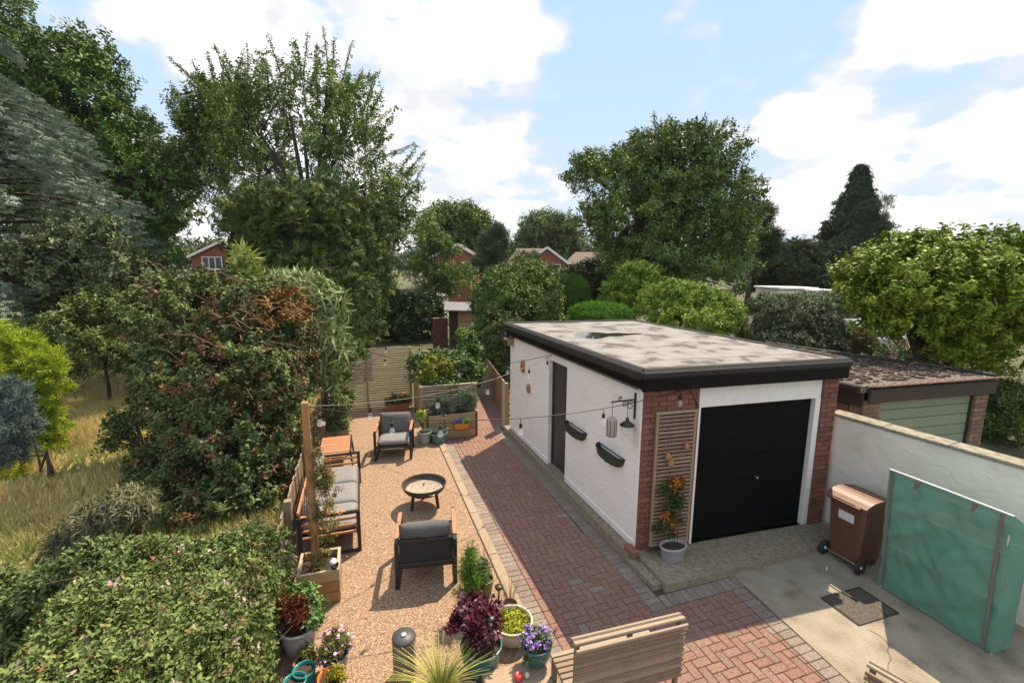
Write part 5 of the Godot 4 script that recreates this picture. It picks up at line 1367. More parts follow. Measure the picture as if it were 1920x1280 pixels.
func stems(parent: Node, y0: float, n: int, hgt: float, spread: float, c0: Color, c1: Color, off := Vector3.ZERO, wide := 0.005) -> void:
	var s := SurfaceTool.new()
	s.begin(Mesh.PRIMITIVE_TRIANGLES)
	for k in n:
		var a := rng.randf() * TAU
		var r := sqrt(rng.randf()) * spread
		var base: Vector3 = off + Vector3(cos(a), 0, sin(a)) * minf(r, 0.1) * 0.6 + Vector3(0, y0, 0)
		var L := hgt * rng.randf_range(0.55, 1.0)
		var out := Vector3(cos(a), 0, sin(a)) * r
		var sidev := Vector3(-sin(a), 0, cos(a)) * wide * 0.5
		var c := c0.lerp(c1, rng.randf())
		var prev := base
		var segs := 5
		for i in segs:
			var f := (i + 1.0) / segs
			var p: Vector3 = base + Vector3(0, L * (f - 0.35 * f * f * (r / maxf(hgt, 0.01)) * 1.6), 0) + out * f * f * 1.4
			var w0 := sidev * (1.0 - float(i) / segs * 0.8)
			var w1 := sidev * (1.0 - f * 0.8)
			for v in [prev - w0, p - w1, prev + w0, prev + w0, p - w1, p + w1]:
				s.set_color(c)
				s.add_vertex(v)
			prev = p
	s.generate_normals()
	mi(parent, "blades", s.commit(), M.leaf)

# ---------- festoon lights ----------
func festoon(label: String, a: Vector3, b: Vector3, sag: float, bulbs: Array) -> void:
	var o := thing("festoon_lights", label, "string lights", a, 0.0, "")
	var pts := []
	var d := b - a
	for i in 25:
		var f := i / 24.0
		pts.append(d * f - Vector3(0, 4.0 * sag * f * (1.0 - f), 0))
	mi(o, "cable", tube_mesh(pts, 0.0055, 0.0055, 5), M.black)
	for f in bulbs:
		var p: Vector3 = d * f - Vector3(0, 4.0 * sag * f * (1.0 - f), 0)
		var bl := Node3D.new()
		bl.name = numbered(o, "bulb")
		o.add_child(bl)
		bl.position = p
		mi(bl, "drop_cord", tube_mesh([Vector3.ZERO, Vector3(0, -0.07, 0)], 0.004, 0.004, 4), M.black)
		mi(bl, "socket", lathe([Vector2(0.0, -0.06), Vector2(0.014, -0.065), Vector2(0.02, -0.08), Vector2(0.02, -0.125), Vector2(0.0, -0.125)], 12), M.black)
		mi(bl, "glass", lathe([Vector2(0.016, -0.124), Vector2(0.022, -0.145), Vector2(0.033, -0.17), Vector2(0.034, -0.19), Vector2(0.024, -0.212), Vector2(0.0, -0.22)], 14), M.bulb_glass)
		mi(bl, "filament", tube_mesh([Vector3(0, -0.125, 0), Vector3(0.006, -0.16, 0), Vector3(-0.006, -0.185, 0)], 0.003, 0.002, 4), M.steel)
func build_lights() -> void:
	var post := P(-5.5, -0.655, 2.42)
	var far := P(-11.7, -0.62, 2.33)
	var g := P(GS, GT, 0)
	var bs := Basis(Vector3.UP, YAW)
	festoon("festoon lights from the planter post to the brick front of the garage", post, g + bs * gfront(0.6, 2.42, 0.03), 0.28, [0.03, 0.2, 0.32, 0.53, 0.76, 0.985])
	festoon("festoon lights from the planter post up to the eave above the side door", post, g + bs * gside(2.56, 2.44, 0.12), 0.22, [0.18, 0.42, 0.64, 0.86, 0.97])
	festoon("festoon lights from the far vine post to the eave above the side door", far, g + bs * gside(2.6, 2.44, 0.12), 0.45, [0.1, 0.28, 0.46, 0.64, 0.84])
	festoon("festoon lights from the far vine post to the far corner of the garage", far, g + bs * gside(5.1, 2.46, 0.12), 0.25, [0.12, 0.3, 0.5, 0.68, 0.86])

# ---------- foliage ----------
func leaf(s: SurfaceTool, b: Vector3, dir: Vector3, nrm: Vector3, L: float, W: float, fold: float, bend: float, tone: float, parts := 1) -> void:
	var side := dir.cross(nrm).normalized()
	nrm = side.cross(dir).normalized()
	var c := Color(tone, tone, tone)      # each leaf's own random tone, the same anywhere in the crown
	if parts == 1:
		var mid := b + dir * L * 0.45 + nrm * bend * L * 0.4
		var tip := b + dir * L
		var l := mid + side * W * 0.5 + nrm * fold * W
		var r := mid - side * W * 0.5 + nrm * fold * W
		for v in [b, l, tip, b, tip, r]:
			s.set_color(c)
			s.add_vertex(v)
	else:
		var m1 := b + dir * L * 0.3 + nrm * bend * L * 0.3
		var m2 := b + dir * L * 0.68 + nrm * bend * L * 0.2
		var tip := b + dir * L - nrm * bend * L * 0.25
		for sg in [1.0, -1.0]:
			var e1: Vector3 = m1 + side * sg * W * 0.5 + nrm * fold * W
			var e2: Vector3 = m2 + side * sg * W * 0.36 + nrm * fold * W * 0.8
			for v in ([b, e1, m1, m1, e1, m2, e1, e2, m2, e2, tip, m2] if sg > 0 else [b, m1, e1, m1, m2, e1, e1, m2, e2, e2, m2, tip]):
				s.set_color(c)
				s.add_vertex(v)
func rv() -> Vector3:
	while true:
		var v := Vector3(rng.randf_range(-1, 1), rng.randf_range(-1, 1), rng.randf_range(-1, 1))
		if v.length_squared() < 1.0 and v.length_squared() > 0.02: return v.normalized()
	return Vector3.UP
func make_sprays() -> void:      # sprays are built with leaves one unit long
	for kind in ["broad", "big", "needle", "long", "flower", "frond", "fan"]:
		SP[kind] = []
		for variant in 4:
			var s := SurfaceTool.new()
			s.begin(Mesh.PRIMITIVE_TRIANGLES)
			if kind == "broad" or kind == "big":
				var n := 11 if kind == "broad" else 9
				for k in n:
					var f := k / float(n)
					var b := Vector3(rng.randf_range(-0.35, 0.35), f * 2.2 - 1.0, rng.randf_range(-0.35, 0.35))
					var a := k * 2.4 + rng.randf_range(-0.5, 0.5)
					var d := (Vector3(cos(a), rng.randf_range(-0.35, 0.55), sin(a))).normalized()
					leaf(s, b, d, (Vector3.UP + rv() * 0.75).normalized(), rng.randf_range(0.75, 1.15), rng.randf_range(0.42, 0.56), 0.16, rng.randf_range(-0.15, 0.35), rng.randf_range(0.72, 1.25), 1 if kind == "broad" else 2)
			elif kind == "needle":
				for k in 22:
					var a := rng.randf() * TAU
					var b := Vector3(0, rng.randf_range(-0.5, 0.5), 0) + rv() * 0.12
					leaf(s, b, (Vector3(cos(a), rng.randf_range(-0.1, 1.1), sin(a))).normalized(), rv(), rng.randf_range(0.5, 1.0), 0.075, 0.1, 0.1, rng.randf_range(0.7, 1.3))
			elif kind == "long":
				for k in 10:
					var a := rng.randf() * TAU
					leaf(s, Vector3(0, rng.randf_range(-0.6, 0.6), 0), (Vector3(cos(a), rng.randf_range(-0.9, 0.25), sin(a))).normalized(), (Vector3.UP + rv() * 0.5).normalized(), rng.randf_range(0.8, 1.3), 0.15, 0.2, 0.4, rng.randf_range(0.75, 1.25), 2)
			elif kind == "flower":
				for k in 6:
					var a := TAU * k / 6.0
					leaf(s, Vector3.ZERO, Vector3(cos(a), 0.35, sin(a)).normalized(), Vector3.UP, 0.9, 0.7, 0.1, 0.1, rng.randf_range(0.85, 1.15))
			elif kind == "frond":      # drooping flat cypress sprays
				for k in 26:
					var a := rng.randf_range(-1.0, 1.0)
					var b := Vector3(a * 0.45, -abs(a) * 0.2, rng.randf_range(-0.2, 0.2))
					leaf(s, b, Vector3(a * 0.9, -0.9 + rng.randf_range(-0.3, 0.5), rng.randf_range(-0.4, 0.4)).normalized(), (Vector3.BACK + rv() * 0.4).normalized(), rng.randf_range(0.35, 0.85), 0.085, 0.15, 0.2, rng.randf_range(0.6, 1.35))
			elif kind == "fan":        # flat cedar tuft
				for k in 20:
					var a := rng.randf_range(-1.4, 1.4)
					var b := Vector3(rng.randf_range(-0.5, 0.5), rng.randf_range(-0.05, 0.05), rng.randf_range(-0.6, 0.3))
					leaf(s, b, Vector3(sin(a), rng.randf_range(-0.2, 0.35), cos(a)).normalized(), (Vector3.UP + rv() * 0.5).normalized(), rng.randf_range(0.35, 0.7), 0.09, 0.1, 0.1, rng.randf_range(0.7, 1.3))
			s.generate_normals()
			SP[kind].append(s.commit())
func spray_basis(y: Vector3, size: float) -> Basis:
	var r := rv()
	var x := y.cross(r).normalized()
	var z := x.cross(y)
	return Basis(x * size, y * size, z * size)
# lobes: [centre, radii]; leafy branchlets sit near the skin of each lobe, so that they shade one another and leave gaps
func bush(parent: Node, called: String, lobes: Array, o: Dictionary) -> Array:
	var wsum := 0.0
	var ws := []
	for l in lobes:
		var r: Vector3 = l[1]
		var w: float = pow(r.x * r.y * r.z, 0.667) * (l[2] if l.size() > 2 else 1.0)
		ws.append(w)
		wsum += w
	var xfs := []
	var cols := []
	var centres := []
	var shell: float = o.get("shell", 0.6)
	var down: float = o.get("down", 0.35)      # how many of the clumps on the underside are kept
	var droop: float = o.get("droop", 0.0)
	var length: float = o.get("len", 0.0)      # branchlets this long, pointing outwards
	var gap: float = o.get("gap", -9.0)        # noise below this leaves a hole in the crown
	var gn := noise(o.get("gapf", 0.5), rng.randi() % 1000, 2)
	for k in int(o.n):
		var pickw := rng.randf() * wsum
		var li := 0
		while li < lobes.size() - 1 and pickw > ws[li]:
			pickw -= ws[li]
			li += 1
		var lb: Array = lobes[li]
		var d := rv()
		if d.y < -0.2 and rng.randf() > down: d.y = -d.y
		var rr := lerpf(shell, 1.0, sqrt(rng.randf()))
		if rng.randf() < 0.14: rr *= rng.randf_range(1.02, o.get("ragged", 1.1))
		var c: Vector3 = lb[0] + d * lb[1] * rr
		if gap > -1.0 and gn.get_noise_3dv(c) < gap: continue
		var buried := false
		for j in lobes.size():
			if j != li and ((c - lobes[j][0]) / lobes[j][1]).length() < shell * 0.85: buried = true
		if buried and rng.randf() < 0.75: continue
		centres.append(c)
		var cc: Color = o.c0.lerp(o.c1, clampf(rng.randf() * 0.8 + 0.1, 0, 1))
		if o.has("acc") and rng.randf() < o.get("accp", 0.1): cc = o.acc
		if o.has("patch") and ((c - o.patch[0]) / o.patch[1]).length() < rng.randf_range(0.6, 1.2): cc = o.patch[2].lerp(cc, rng.randf() * 0.5)
		var axis := (d * 0.8 + Vector3(0, o.get("rise", 0.35) - droop, 0) + rv() * 0.55).normalized()
		for i in int(o.per):
			var f0 := rng.randf()
			var off: Vector3 = Vector3(rng.randfn(), rng.randfn() * o.get("flat", 0.7), rng.randfn()) * o.cs * 0.6
			if length > 0.0: off = axis * (f0 - 0.5) * length + off * (1.25 - f0)
			var y := (axis * 0.8 + Vector3(0, 0.3 - droop * 1.2, 0) + rv() * 0.75).normalized()
			xfs.append(Transform3D(spray_basis(y, o.size * rng.randf_range(0.6, 1.35)), c + off))
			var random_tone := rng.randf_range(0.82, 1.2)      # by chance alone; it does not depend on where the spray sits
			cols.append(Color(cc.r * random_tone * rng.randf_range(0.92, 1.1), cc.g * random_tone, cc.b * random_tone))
	shoot_sprays(lobes, o, xfs, cols)
	var m: Material = M.gloss_leaf if o.get("gloss", false) else (M.needle if o.spray in ["needle", "frond", "fan"] else M.leaf)
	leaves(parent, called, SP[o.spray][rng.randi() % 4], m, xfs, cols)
	return centres
func leaves(parent: Node, called: String, spray: ArrayMesh, m: Material, xfs: Array, cols: Array) -> void:
	if xfs.size() > 900:
		mm(parent, called, spray, m, xfs, cols).set_meta("kind", "stuff")
		return
	var a := spray.surface_get_arrays(0)
	var sv: PackedVector3Array = a[Mesh.ARRAY_VERTEX]
	var sn: PackedVector3Array = a[Mesh.ARRAY_NORMAL]
	var sc: PackedColorArray = a[Mesh.ARRAY_COLOR]
	var n := sv.size()
	var ov := PackedVector3Array()
	var on := PackedVector3Array()
	var oc := PackedColorArray()
	for i in xfs.size():
		var x: Transform3D = xfs[i]
		var nb := x.basis.orthonormalized()
		var c: Color = cols[i]
		ov.append_array(x * sv)
		on.append_array(Transform3D(nb, Vector3.ZERO) * sn)
		for k in n: oc.append(sc[k] * c)
	var arr := []
	arr.resize(Mesh.ARRAY_MAX)
	arr[Mesh.ARRAY_VERTEX] = ov
	arr[Mesh.ARRAY_NORMAL] = on
	arr[Mesh.ARRAY_COLOR] = oc
	var mesh := ArrayMesh.new()
	mesh.add_surface_from_arrays(Mesh.PRIMITIVE_TRIANGLES, arr)
	mi(parent, called, mesh, m)
func shoot_sprays(lobes: Array, o: Dictionary, xfs: Array, cols: Array) -> void:    # leafy shoots that break the outline
	for e in o.get("shoots", []):
		var a: Vector3 = e[0]
		var b: Vector3 = e[1]
		var n := int(a.distance_to(b) / (o.size * 0.55))
		for i in n:
			var f := float(i) / n
			var p: Vector3 = a.lerp(b, f) + Vector3(0, -sin(PI * f) * 0.05, 0) + rv() * o.size * 0.5 * (1.3 - f)
			var cc: Color = o.c0.lerp(o.c1, rng.randf())
			xfs.append(Transform3D(spray_basis(((b - a).normalized() + rv() * 0.6).normalized(), o.size * rng.randf_range(0.5, 0.9)), p))
			cols.append(cc)
func lb(px: float, py: float, rx: float, ry: float, dist: float, dz := 0.0, rz := 0.0) -> Array:   # a lobe of the crown, from its place, size and distance
	var c := D(px, py, dist + dz)
	var k := (dist + dz) / FOC
	return [c, Vector3(rx * k, ry * k, (rx * 0.8 if rz == 0.0 else rz) * k)]
func tree(called: String, label: String, category: String, trunk_px: float, dist: float, trunk_r: float, rows: Array, o: Dictionary, group := "") -> Node3D:
	var b := D(trunk_px, HORIZON, dist)
	var root := thing(called, label, category, Vector3(b.x, -0.05, b.z), 0.0, group)
	var lobes := []
	var top := 0.0
	var low := 99.0
	for r in rows:
		var l := lb(r[0], r[1], r[2], r[3], dist, r[4] if r.size() > 4 else rng.randf_range(-0.6, 0.6) * r[2] * dist / FOC)
		l[0] -= root.position
		lobes.append(l)
		top = max(top, l[0].y)
		low = min(low, l[0].y - l[1].y)
	var sh := []
	for k in int(o.get("whips", 0)):         # long young shoots that stand out of the crown
		var l: Array = lobes[rng.randi() % lobes.size()]
		var d := rv()
		d.y = abs(d.y) * 1.1 + 0.1
		d = d.normalized()
		var a: Vector3 = l[0] + d * l[1] * 0.8
		sh.append([a, a + (d + Vector3(0, o.get("whip_up", 0.5), 0) + rv() * 0.3).normalized() * rng.randf_range(0.6, 1.0) * float(o.whip_len)])
	for e in o.get("shoot_px", []):
		sh.append([D(e[0], e[1], dist) - root.position, D(e[2], e[3], dist) - root.position])
	o["shoots"] = sh
	var crown := Node3D.new()
	crown.name = "crown"
	root.add_child(crown)
	var cen := bush(crown, "leaves", lobes, o)
	var s := SurfaceTool.new()
	s.begin(Mesh.PRIMITIVE_TRIANGLES)
	var fork := Vector3(0, clampf(low + (top - low) * 0.25, 0.6, 30.0), 0)
	tube(s, [Vector3(0, 0, 0), Vector3(trunk_r * 0.4, fork.y * 0.5, 0), fork, fork.lerp(Vector3(lobes[0][0].x * 0.3, top, lobes[0][0].z * 0.3), 0.9)], trunk_r, trunk_r * 0.25, 9)
	mi(root, "trunk", s.commit(), M.bark)
	s = SurfaceTool.new()
	s.begin(Mesh.PRIMITIVE_TRIANGLES)
	for l in lobes:
		var c: Vector3 = l[0]
		var mid := fork.lerp(c, 0.5) + Vector3(0, (c.y - fork.y) * 0.12 + 0.2, 0)
		tube(s, [fork * 0.9, mid, c], trunk_r * 0.45, trunk_r * 0.12, 6)
		var n := 0
		for q in cen:
			if n < o.get("twigs", 10) and ((q - c) / l[1]).length() < 1.15:
				n += 1
				tube(s, [mid.lerp(c, rng.randf()), c.lerp(q, 0.55) + rv() * 0.1, q], trunk_r * 0.1, 0.012, 4)
	for e in sh: tube(s, [e[0], e[1]], 0.03, 0.008, 4)
	mi(root, "limbs", s.commit(), M.bark)
	return root

func build_trees() -> void:
	far_wood()
	# distances from the usual size of each kind and from what hides what
	tree("sycamore_tree", "huge dark green sycamore rising behind the blue cedar", "tree", 130, 25.0, 0.45, [[40, 110, 105, 85], [130, 175, 95, 95], [20, 230, 110, 110], [200, 270, 85, 75], [90, 320, 140, 110], [255, 330, 90, 75], [315, 370, 50, 55], [200, 420, 120, 90], [290, 440, 45, 45], [60, 440, 140, 90]],
		{"n": 1500, "per": 10, "cs": 0.5, "spray": "broad", "len": 1.3, "gap": -0.34, "gapf": 0.35, "whips": 60, "whip_len": 1.6, "size": 0.2, "c0": Color(0.070, 0.135, 0.026), "c1": Color(0.164, 0.263, 0.053), "shell": 0.62, "ragged": 1.18})
	cedar()
	tree("slender_maple", "slender open maple with visible dark stems left of the cherry tree", "tree", 440, 24.0, 0.14, [[375, 235, 48, 45], [352, 300, 38, 36], [405, 300, 45, 50], [412, 185, 40, 35], [385, 350, 40, 35], [435, 250, 45, 60]],
		{"whips": 30, "whip_len": 1.6, "n": 190, "per": 9, "cs": 0.35, "len": 1.2, "rise": 0.6, "spray": "broad", "size": 0.17, "c0": Color(0.106, 0.179, 0.042), "c1": Color(0.210, 0.294, 0.073), "shell": 0.2, "twigs": 16})
	tree("cherry_tree", "tall loose cherry tree with long whippy shoots above the dark yew", "tree", 590, 21.0, 0.26, [[470, 230, 75, 75], [565, 215, 90, 75], [640, 265, 85, 85], [690, 340, 80, 75], [590, 330, 120, 95], [490, 330, 90, 80], [735, 400, 45, 60], [430, 200, 40, 50], [620, 180, 50, 40], [750, 470, 40, 70], [660, 440, 100, 70]],
		{"n": 820, "per": 9, "cs": 0.28, "len": 1.7, "rise": 0.7, "gap": -0.09, "gapf": 0.35, "whips": 85, "whip_len": 2.0, "spray": "broad", "size": 0.15, "c0": Color(0.125, 0.194, 0.049), "c1": Color(0.261, 0.352, 0.096), "shell": 0.45, "ragged": 1.25, "twigs": 14,
		"shoot_px": [[575, 210, 556, 82], [600, 200, 588, 120], [470, 190, 420, 102], [480, 190, 440, 130], [640, 220, 680, 130], [680, 260, 728, 205], [505, 190, 497, 108], [700, 300, 780, 268], [720, 340, 790, 310], [740, 370, 800, 352], [740, 410, 802, 392], [735, 440, 795, 430], [690, 270, 735, 228], [530, 190, 540, 120], [650, 220, 640, 150], [440, 190, 400, 150]]})
	tree("yew_tree", "broad very dark yew in front of the cherry with ivy round its foot", "tree", 640, 17.5, 0.32, [[540, 420, 115, 65], [610, 450, 115, 90], [670, 530, 55, 90], [530, 490, 90, 70], [590, 540, 100, 70], [690, 590, 25, 60], [490, 405, 45, 40]],
		{"n": 1500, "per": 7, "cs": 0.24, "len": 1.1, "spray": "frond", "size": 0.27, "c0": Color(0.073, 0.123, 0.035), "c1": Color(0.183, 0.245, 0.069), "shell": 0.65, "droop": 0.35, "ragged": 1.2})
	tree("ivy_stump", "ivy clad column of pale green leaves under the yew", "tree", 680, 16.0, 0.16, [[678, 600, 22, 50], [690, 560, 16, 40], [676, 640, 20, 30]],
		{"n": 170, "per": 7, "cs": 0.16, "spray": "broad", "size": 0.09, "c0": Color(0.088, 0.149, 0.035), "c1": Color(0.263, 0.35, 0.105), "shell": 0.7})
	tree("round_tree", "distant smooth domed green tree behind the hidden brick house", "tree", 858, 54.0, 0.4, [[852, 425, 58, 38], [880, 450, 45, 50], [825, 450, 40, 45], [860, 480, 60, 50]],
		{"n": 520, "per": 10, "cs": 0.8, "spray": "broad", "size": 0.3, "c0": Color(0.073, 0.137, 0.025), "c1": Color(0.190, 0.274, 0.053), "shell": 0.8, "ragged": 1.03})
	tree("grey_conifer", "upright grey green conifer beside the hidden brick house", "tree", 922, 36.0, 0.2, [[925, 470, 24, 42], [918, 510, 32, 45], [935, 445, 12, 24]],
		{"n": 230, "per": 9, "cs": 0.35, "spray": "needle", "size": 0.36, "c0": Color(0.061, 0.096, 0.044), "c1": Color(0.149, 0.193, 0.088), "shell": 0.5, "ragged": 1.3})
	tree("far_ash_tree", "distant rounded ash tree above the brown tiled roofs", "tree", 1030, 62.0, 0.4, [[1030, 430, 50, 30], [1005, 455, 35, 30], [1058, 455, 32, 32], [1035, 470, 55, 30]],
		{"n": 420, "per": 9, "cs": 0.9, "spray": "broad", "size": 0.32, "c0": Color(0.106, 0.157, 0.053), "c1": Color(0.232, 0.294, 0.106), "shell": 0.5, "ragged": 1.12})
	tree("birch_tree", "thin birch of airy leaves on two slanting stems", "tree", 815, 27.0, 0.09, [[815, 470, 32, 40], [850, 520, 42, 32], [795, 510, 30, 40], [840, 480, 25, 30], [800, 430, 16, 30], [820, 545, 40, 25]],
		{"n": 260, "per": 6, "cs": 0.35, "spray": "broad", "size": 0.14, "c0": Color(0.105, 0.175, 0.044), "c1": Color(0.228, 0.315, 0.088), "shell": 0.2, "twigs": 14})
	tree("broad_tree", "great broad leaved tree with glossy dark leaves over the garage roof", "tree", 1255, 26.0, 0.42, [[1250, 330, 105, 75], [1325, 300, 68, 55], [1150, 345, 72, 50], [1180, 420, 85, 70], [1330, 390, 80, 85], [1270, 450, 120, 85], [1110, 330, 40, 30], [1370, 460, 50, 70], [1300, 520, 100, 50], [1225, 295, 60, 40], [1280, 290, 60, 40], [1120, 415, 30, 25], [1240, 400, 60, 60], [1215, 490, 90, 60], [1290, 380, 60, 60], [1180, 480, 60, 50]],
		{"n": 1350, "per": 9, "cs": 0.36, "len": 1.2, "gap": -0.34, "gapf": 0.5, "whips": 90, "whip_len": 1.4, "whip_up": 0.3, "spray": "broad", "size": 0.19, "c0": Color(0.094, 0.151, 0.035), "c1": Color(0.221, 0.307, 0.073), "shell": 0.5, "ragged": 1.2, "twigs": 12, "gloss": true})
	tree("spruce_tree", "dark feathery spruce peeping out behind the great tree", "tree", 1405, 34.0, 0.25, [[1410, 420, 30, 40], [1425, 445, 32, 18], [1415, 480, 40, 30]],
		{"n": 230, "per": 8, "cs": 0.4, "spray": "needle", "size": 0.4, "c0": Color(0.035, 0.061, 0.025), "c1": Color(0.088, 0.123, 0.044), "shell": 0.4, "ragged": 1.4, "shoot_px": [[1410, 430, 1462, 425], [1410, 410, 1448, 395], [1410, 445, 1465, 440], [1405, 400, 1440, 380]]})
	cypress("tall_cypress", "tall dark drooping cypress standing alone against the sky", 1592, 46.0, 302, 545, 84.0)
	tree("wispy_shrub_tree", "thin wispy young tree leaning beside the tall cypress", "tree", 1648, 44.0, 0.08, [[1655, 400, 12, 35], [1665, 430, 14, 20], [1645, 440, 16, 30]],
		{"n": 60, "per": 5, "cs": 0.5, "spray": "needle", "size": 0.4, "c0": Color(0.088, 0.105, 0.061), "c1": Color(0.158, 0.175, 0.105), "shell": 0.1})
	tree("cypress_hedge", "long dark clipped cypress hedge below the tall cypress", "hedge", 1500, 38.0, 0.2, [[1450, 500, 40, 45], [1495, 500, 45, 45], [1545, 502, 45, 45], [1590, 505, 40, 40], [1480, 535, 70, 30], [1560, 535, 60, 30]],
		{"n": 620, "per": 9, "cs": 0.4, "spray": "frond", "size": 0.45, "c0": Color(0.035, 0.06, 0.023), "c1": Color(0.088, 0.119, 0.049), "shell": 0.8, "ragged": 1.03})
	tree("laurel_tree", "dark glossy laurel filling the space left of the shed", "tree", 765, 25.0, 0.12, [[765, 600, 65, 45], [735, 625, 45, 50], [800, 585, 35, 30], [720, 575, 30, 40]],
		{"n": 420, "per": 9, "cs": 0.32, "spray": "broad", "size": 0.16, "c0": Color(0.038, 0.067, 0.021), "c1": Color(0.088, 0.131, 0.038), "shell": 0.75, "gloss": true})
	tree("dark_holly_tree", "dark upright evergreen below the small gabled house", "tree", 1115, 30.0, 0.15, [[1115, 530, 32, 40], [1090, 520, 20, 25], [1130, 510, 22, 20], [1110, 565, 40, 40]],
		{"n": 240, "per": 9, "cs": 0.35, "spray": "broad", "size": 0.17, "c0": Color(0.044, 0.07, 0.021), "c1": Color(0.088, 0.123, 0.038), "shell": 0.7})
	tree("ragged_bush_tree", "ragged young tree in front of the dark edged gable", "tree", 985, 30.0, 0.1, [[985, 500, 26, 35], [1010, 520, 40, 25], [1055, 530, 22, 25]],
		{"n": 170, "per": 8, "cs": 0.3, "spray": "broad", "size": 0.14, "c0": Color(0.088, 0.14, 0.035), "c1": Color(0.175, 0.245, 0.061), "shell": 0.4, "ragged": 1.3})
func far_wood() -> void:
	var lobes := []
	for k in 34:
		var px := -160.0 + k * 68.0
		lobes.append(lb(px + rng.randf_range(-15, 15), 488.0 + rng.randf_range(-10, 8), 55, rng.randf_range(22, 34), 85.0, rng.randf_range(-6, 6)))
	var w := Node3D.new()
	w.name = "distant_wood"
	add_child(w)
	bush(w, "leaves", lobes, {"n": 1500, "per": 7, "cs": 1.6, "spray": "broad", "size": 0.7, "c0": Color(0.06, 0.09, 0.03), "c1": Color(0.12, 0.16, 0.055), "shell": 0.5, "down": 0.8})
	tag(w, "far off belt of trees closing the view behind the houses", "wood", "", "stuff")
func cypress(called: String, label: String, px: float, dist: float, ytop: float, ybot: float, halfw: float) -> void:
	var b := D(px, HORIZON, dist)
	var root := thing(called, label, "tree", Vector3(b.x, -0.05, b.z), 0.0)
	var top := D(px + 8.0, ytop, dist).y
	var R := halfw * dist / FOC
	var xfs := []
	var cols := []
	for k in 4200:
		var f := pow(rng.randf(), 0.62)
		var y := top * (1.0 - f)
		if y < 0.8: continue
		var a := rng.randf() * TAU
		var lump := 1.0 + 0.26 * sin(a * 5.0 + y * 1.1) + 0.2 * sin(y * 2.3 + a * 2.0) + (0.25 if rng.randf() < 0.05 else 0.0)
		var r: float = R * (0.015 + 1.0 * pow(f, 0.95)) * lump * sqrt(rng.randf_range(0.45, 1.0))
		var d := Vector3(cos(a), 0, sin(a))
		var z := (d + rv() * 0.5).normalized()
		var yy := (Vector3.UP + rv() * 0.35).normalized()
		var x := yy.cross(z).normalized()
		var s := rng.randf_range(0.5, 0.95)
		xfs.append(Transform3D(Basis(x * s, yy * s, x.cross(yy) * s), Vector3(d.x * r, y, d.z * r)))
		cols.append(Color(0.035, 0.06, 0.032).lerp(Color(0.085, 0.12, 0.06), rng.randf()))
	var crown := Node3D.new()
	crown.name = "crown"
	root.add_child(crown)
	leaves(crown, "fronds", SP.frond[1], M.needle, xfs, cols)
	mi(root, "trunk", tube_mesh([Vector3.ZERO, Vector3(0.1, top * 0.5, 0), Vector3(0.25, top * 0.95, 0)], 0.4, 0.05, 9), M.bark)
func cedar() -> void:
	var dist := 15.5
	var b := D(-60, HORIZON, dist)
	var root := thing("blue_cedar", "large blue grey cedar with layered drooping boughs", "tree", Vector3(b.x, -0.05, b.z), 0.0)
	var crown := Node3D.new()
	crown.name = "crown"
	root.add_child(crown)
	var xfs := []
	var cols := []
	var s := SurfaceTool.new()
	s.begin(Mesh.PRIMITIVE_TRIANGLES)
	var H := 13.0
	for lev in 30:
		var y := 3.0 + lev * 0.33
		var reach := lerpf(6.3, 1.2, pow((y - 3.0) / (H - 3.0), 1.15)) * rng.randf_range(0.8, 1.12)
		for k in 6:
			var a := rng.randf() * TAU
			var d := Vector3(cos(a), 0, sin(a))
			var side := Vector3(-sin(a), 0, cos(a))
			var pts := []
			for i in 7:
				var f := i / 6.0
				pts.append(Vector3(0, y + 0.5 * sin(f * 2.4) - f * f * 0.9, 0) + d * reach * f)
			tube(s, pts, 0.06, 0.012, 4)
			for i in 105:
				var f := sqrt(rng.randf_range(0.1, 1.0))
				var j := f * 6.0
				var p: Vector3 = pts[int(min(j, 5.0))].lerp(pts[int(min(j, 5.0)) + 1], fmod(j, 1.0) if j < 6.0 else 1.0)
				var sp := rng.randf_range(-1, 1) * reach * 0.2 * (1.25 - f)
				p += side * sp + Vector3(0, -abs(sp) * 0.3 + rng.randf_range(-0.3, 0.2), 0)
				var z := (d * 0.8 + side * signf(sp) * 0.5 + Vector3(0, -0.2, 0) + rv() * 0.95).normalized()
				var x := Vector3.UP.cross(z).normalized()
				var sc := rng.randf_range(0.13, 0.28)
				xfs.append(Transform3D(Basis(x * sc, z.cross(x) * sc, z * sc), p))
				cols.append(Color(0.19, 0.26, 0.2).lerp(Color(0.37, 0.45, 0.38), rng.randf()))
	leaves(crown, "needle_tufts", SP.fan[1], M.needle, xfs, cols)
	mi(root, "limbs", s.commit(), M.bark)
	mi(root, "trunk", tube_mesh([Vector3.ZERO, Vector3(0.1, 6, 0), Vector3(0, H, 0)], 0.4, 0.05, 9), M.bark)

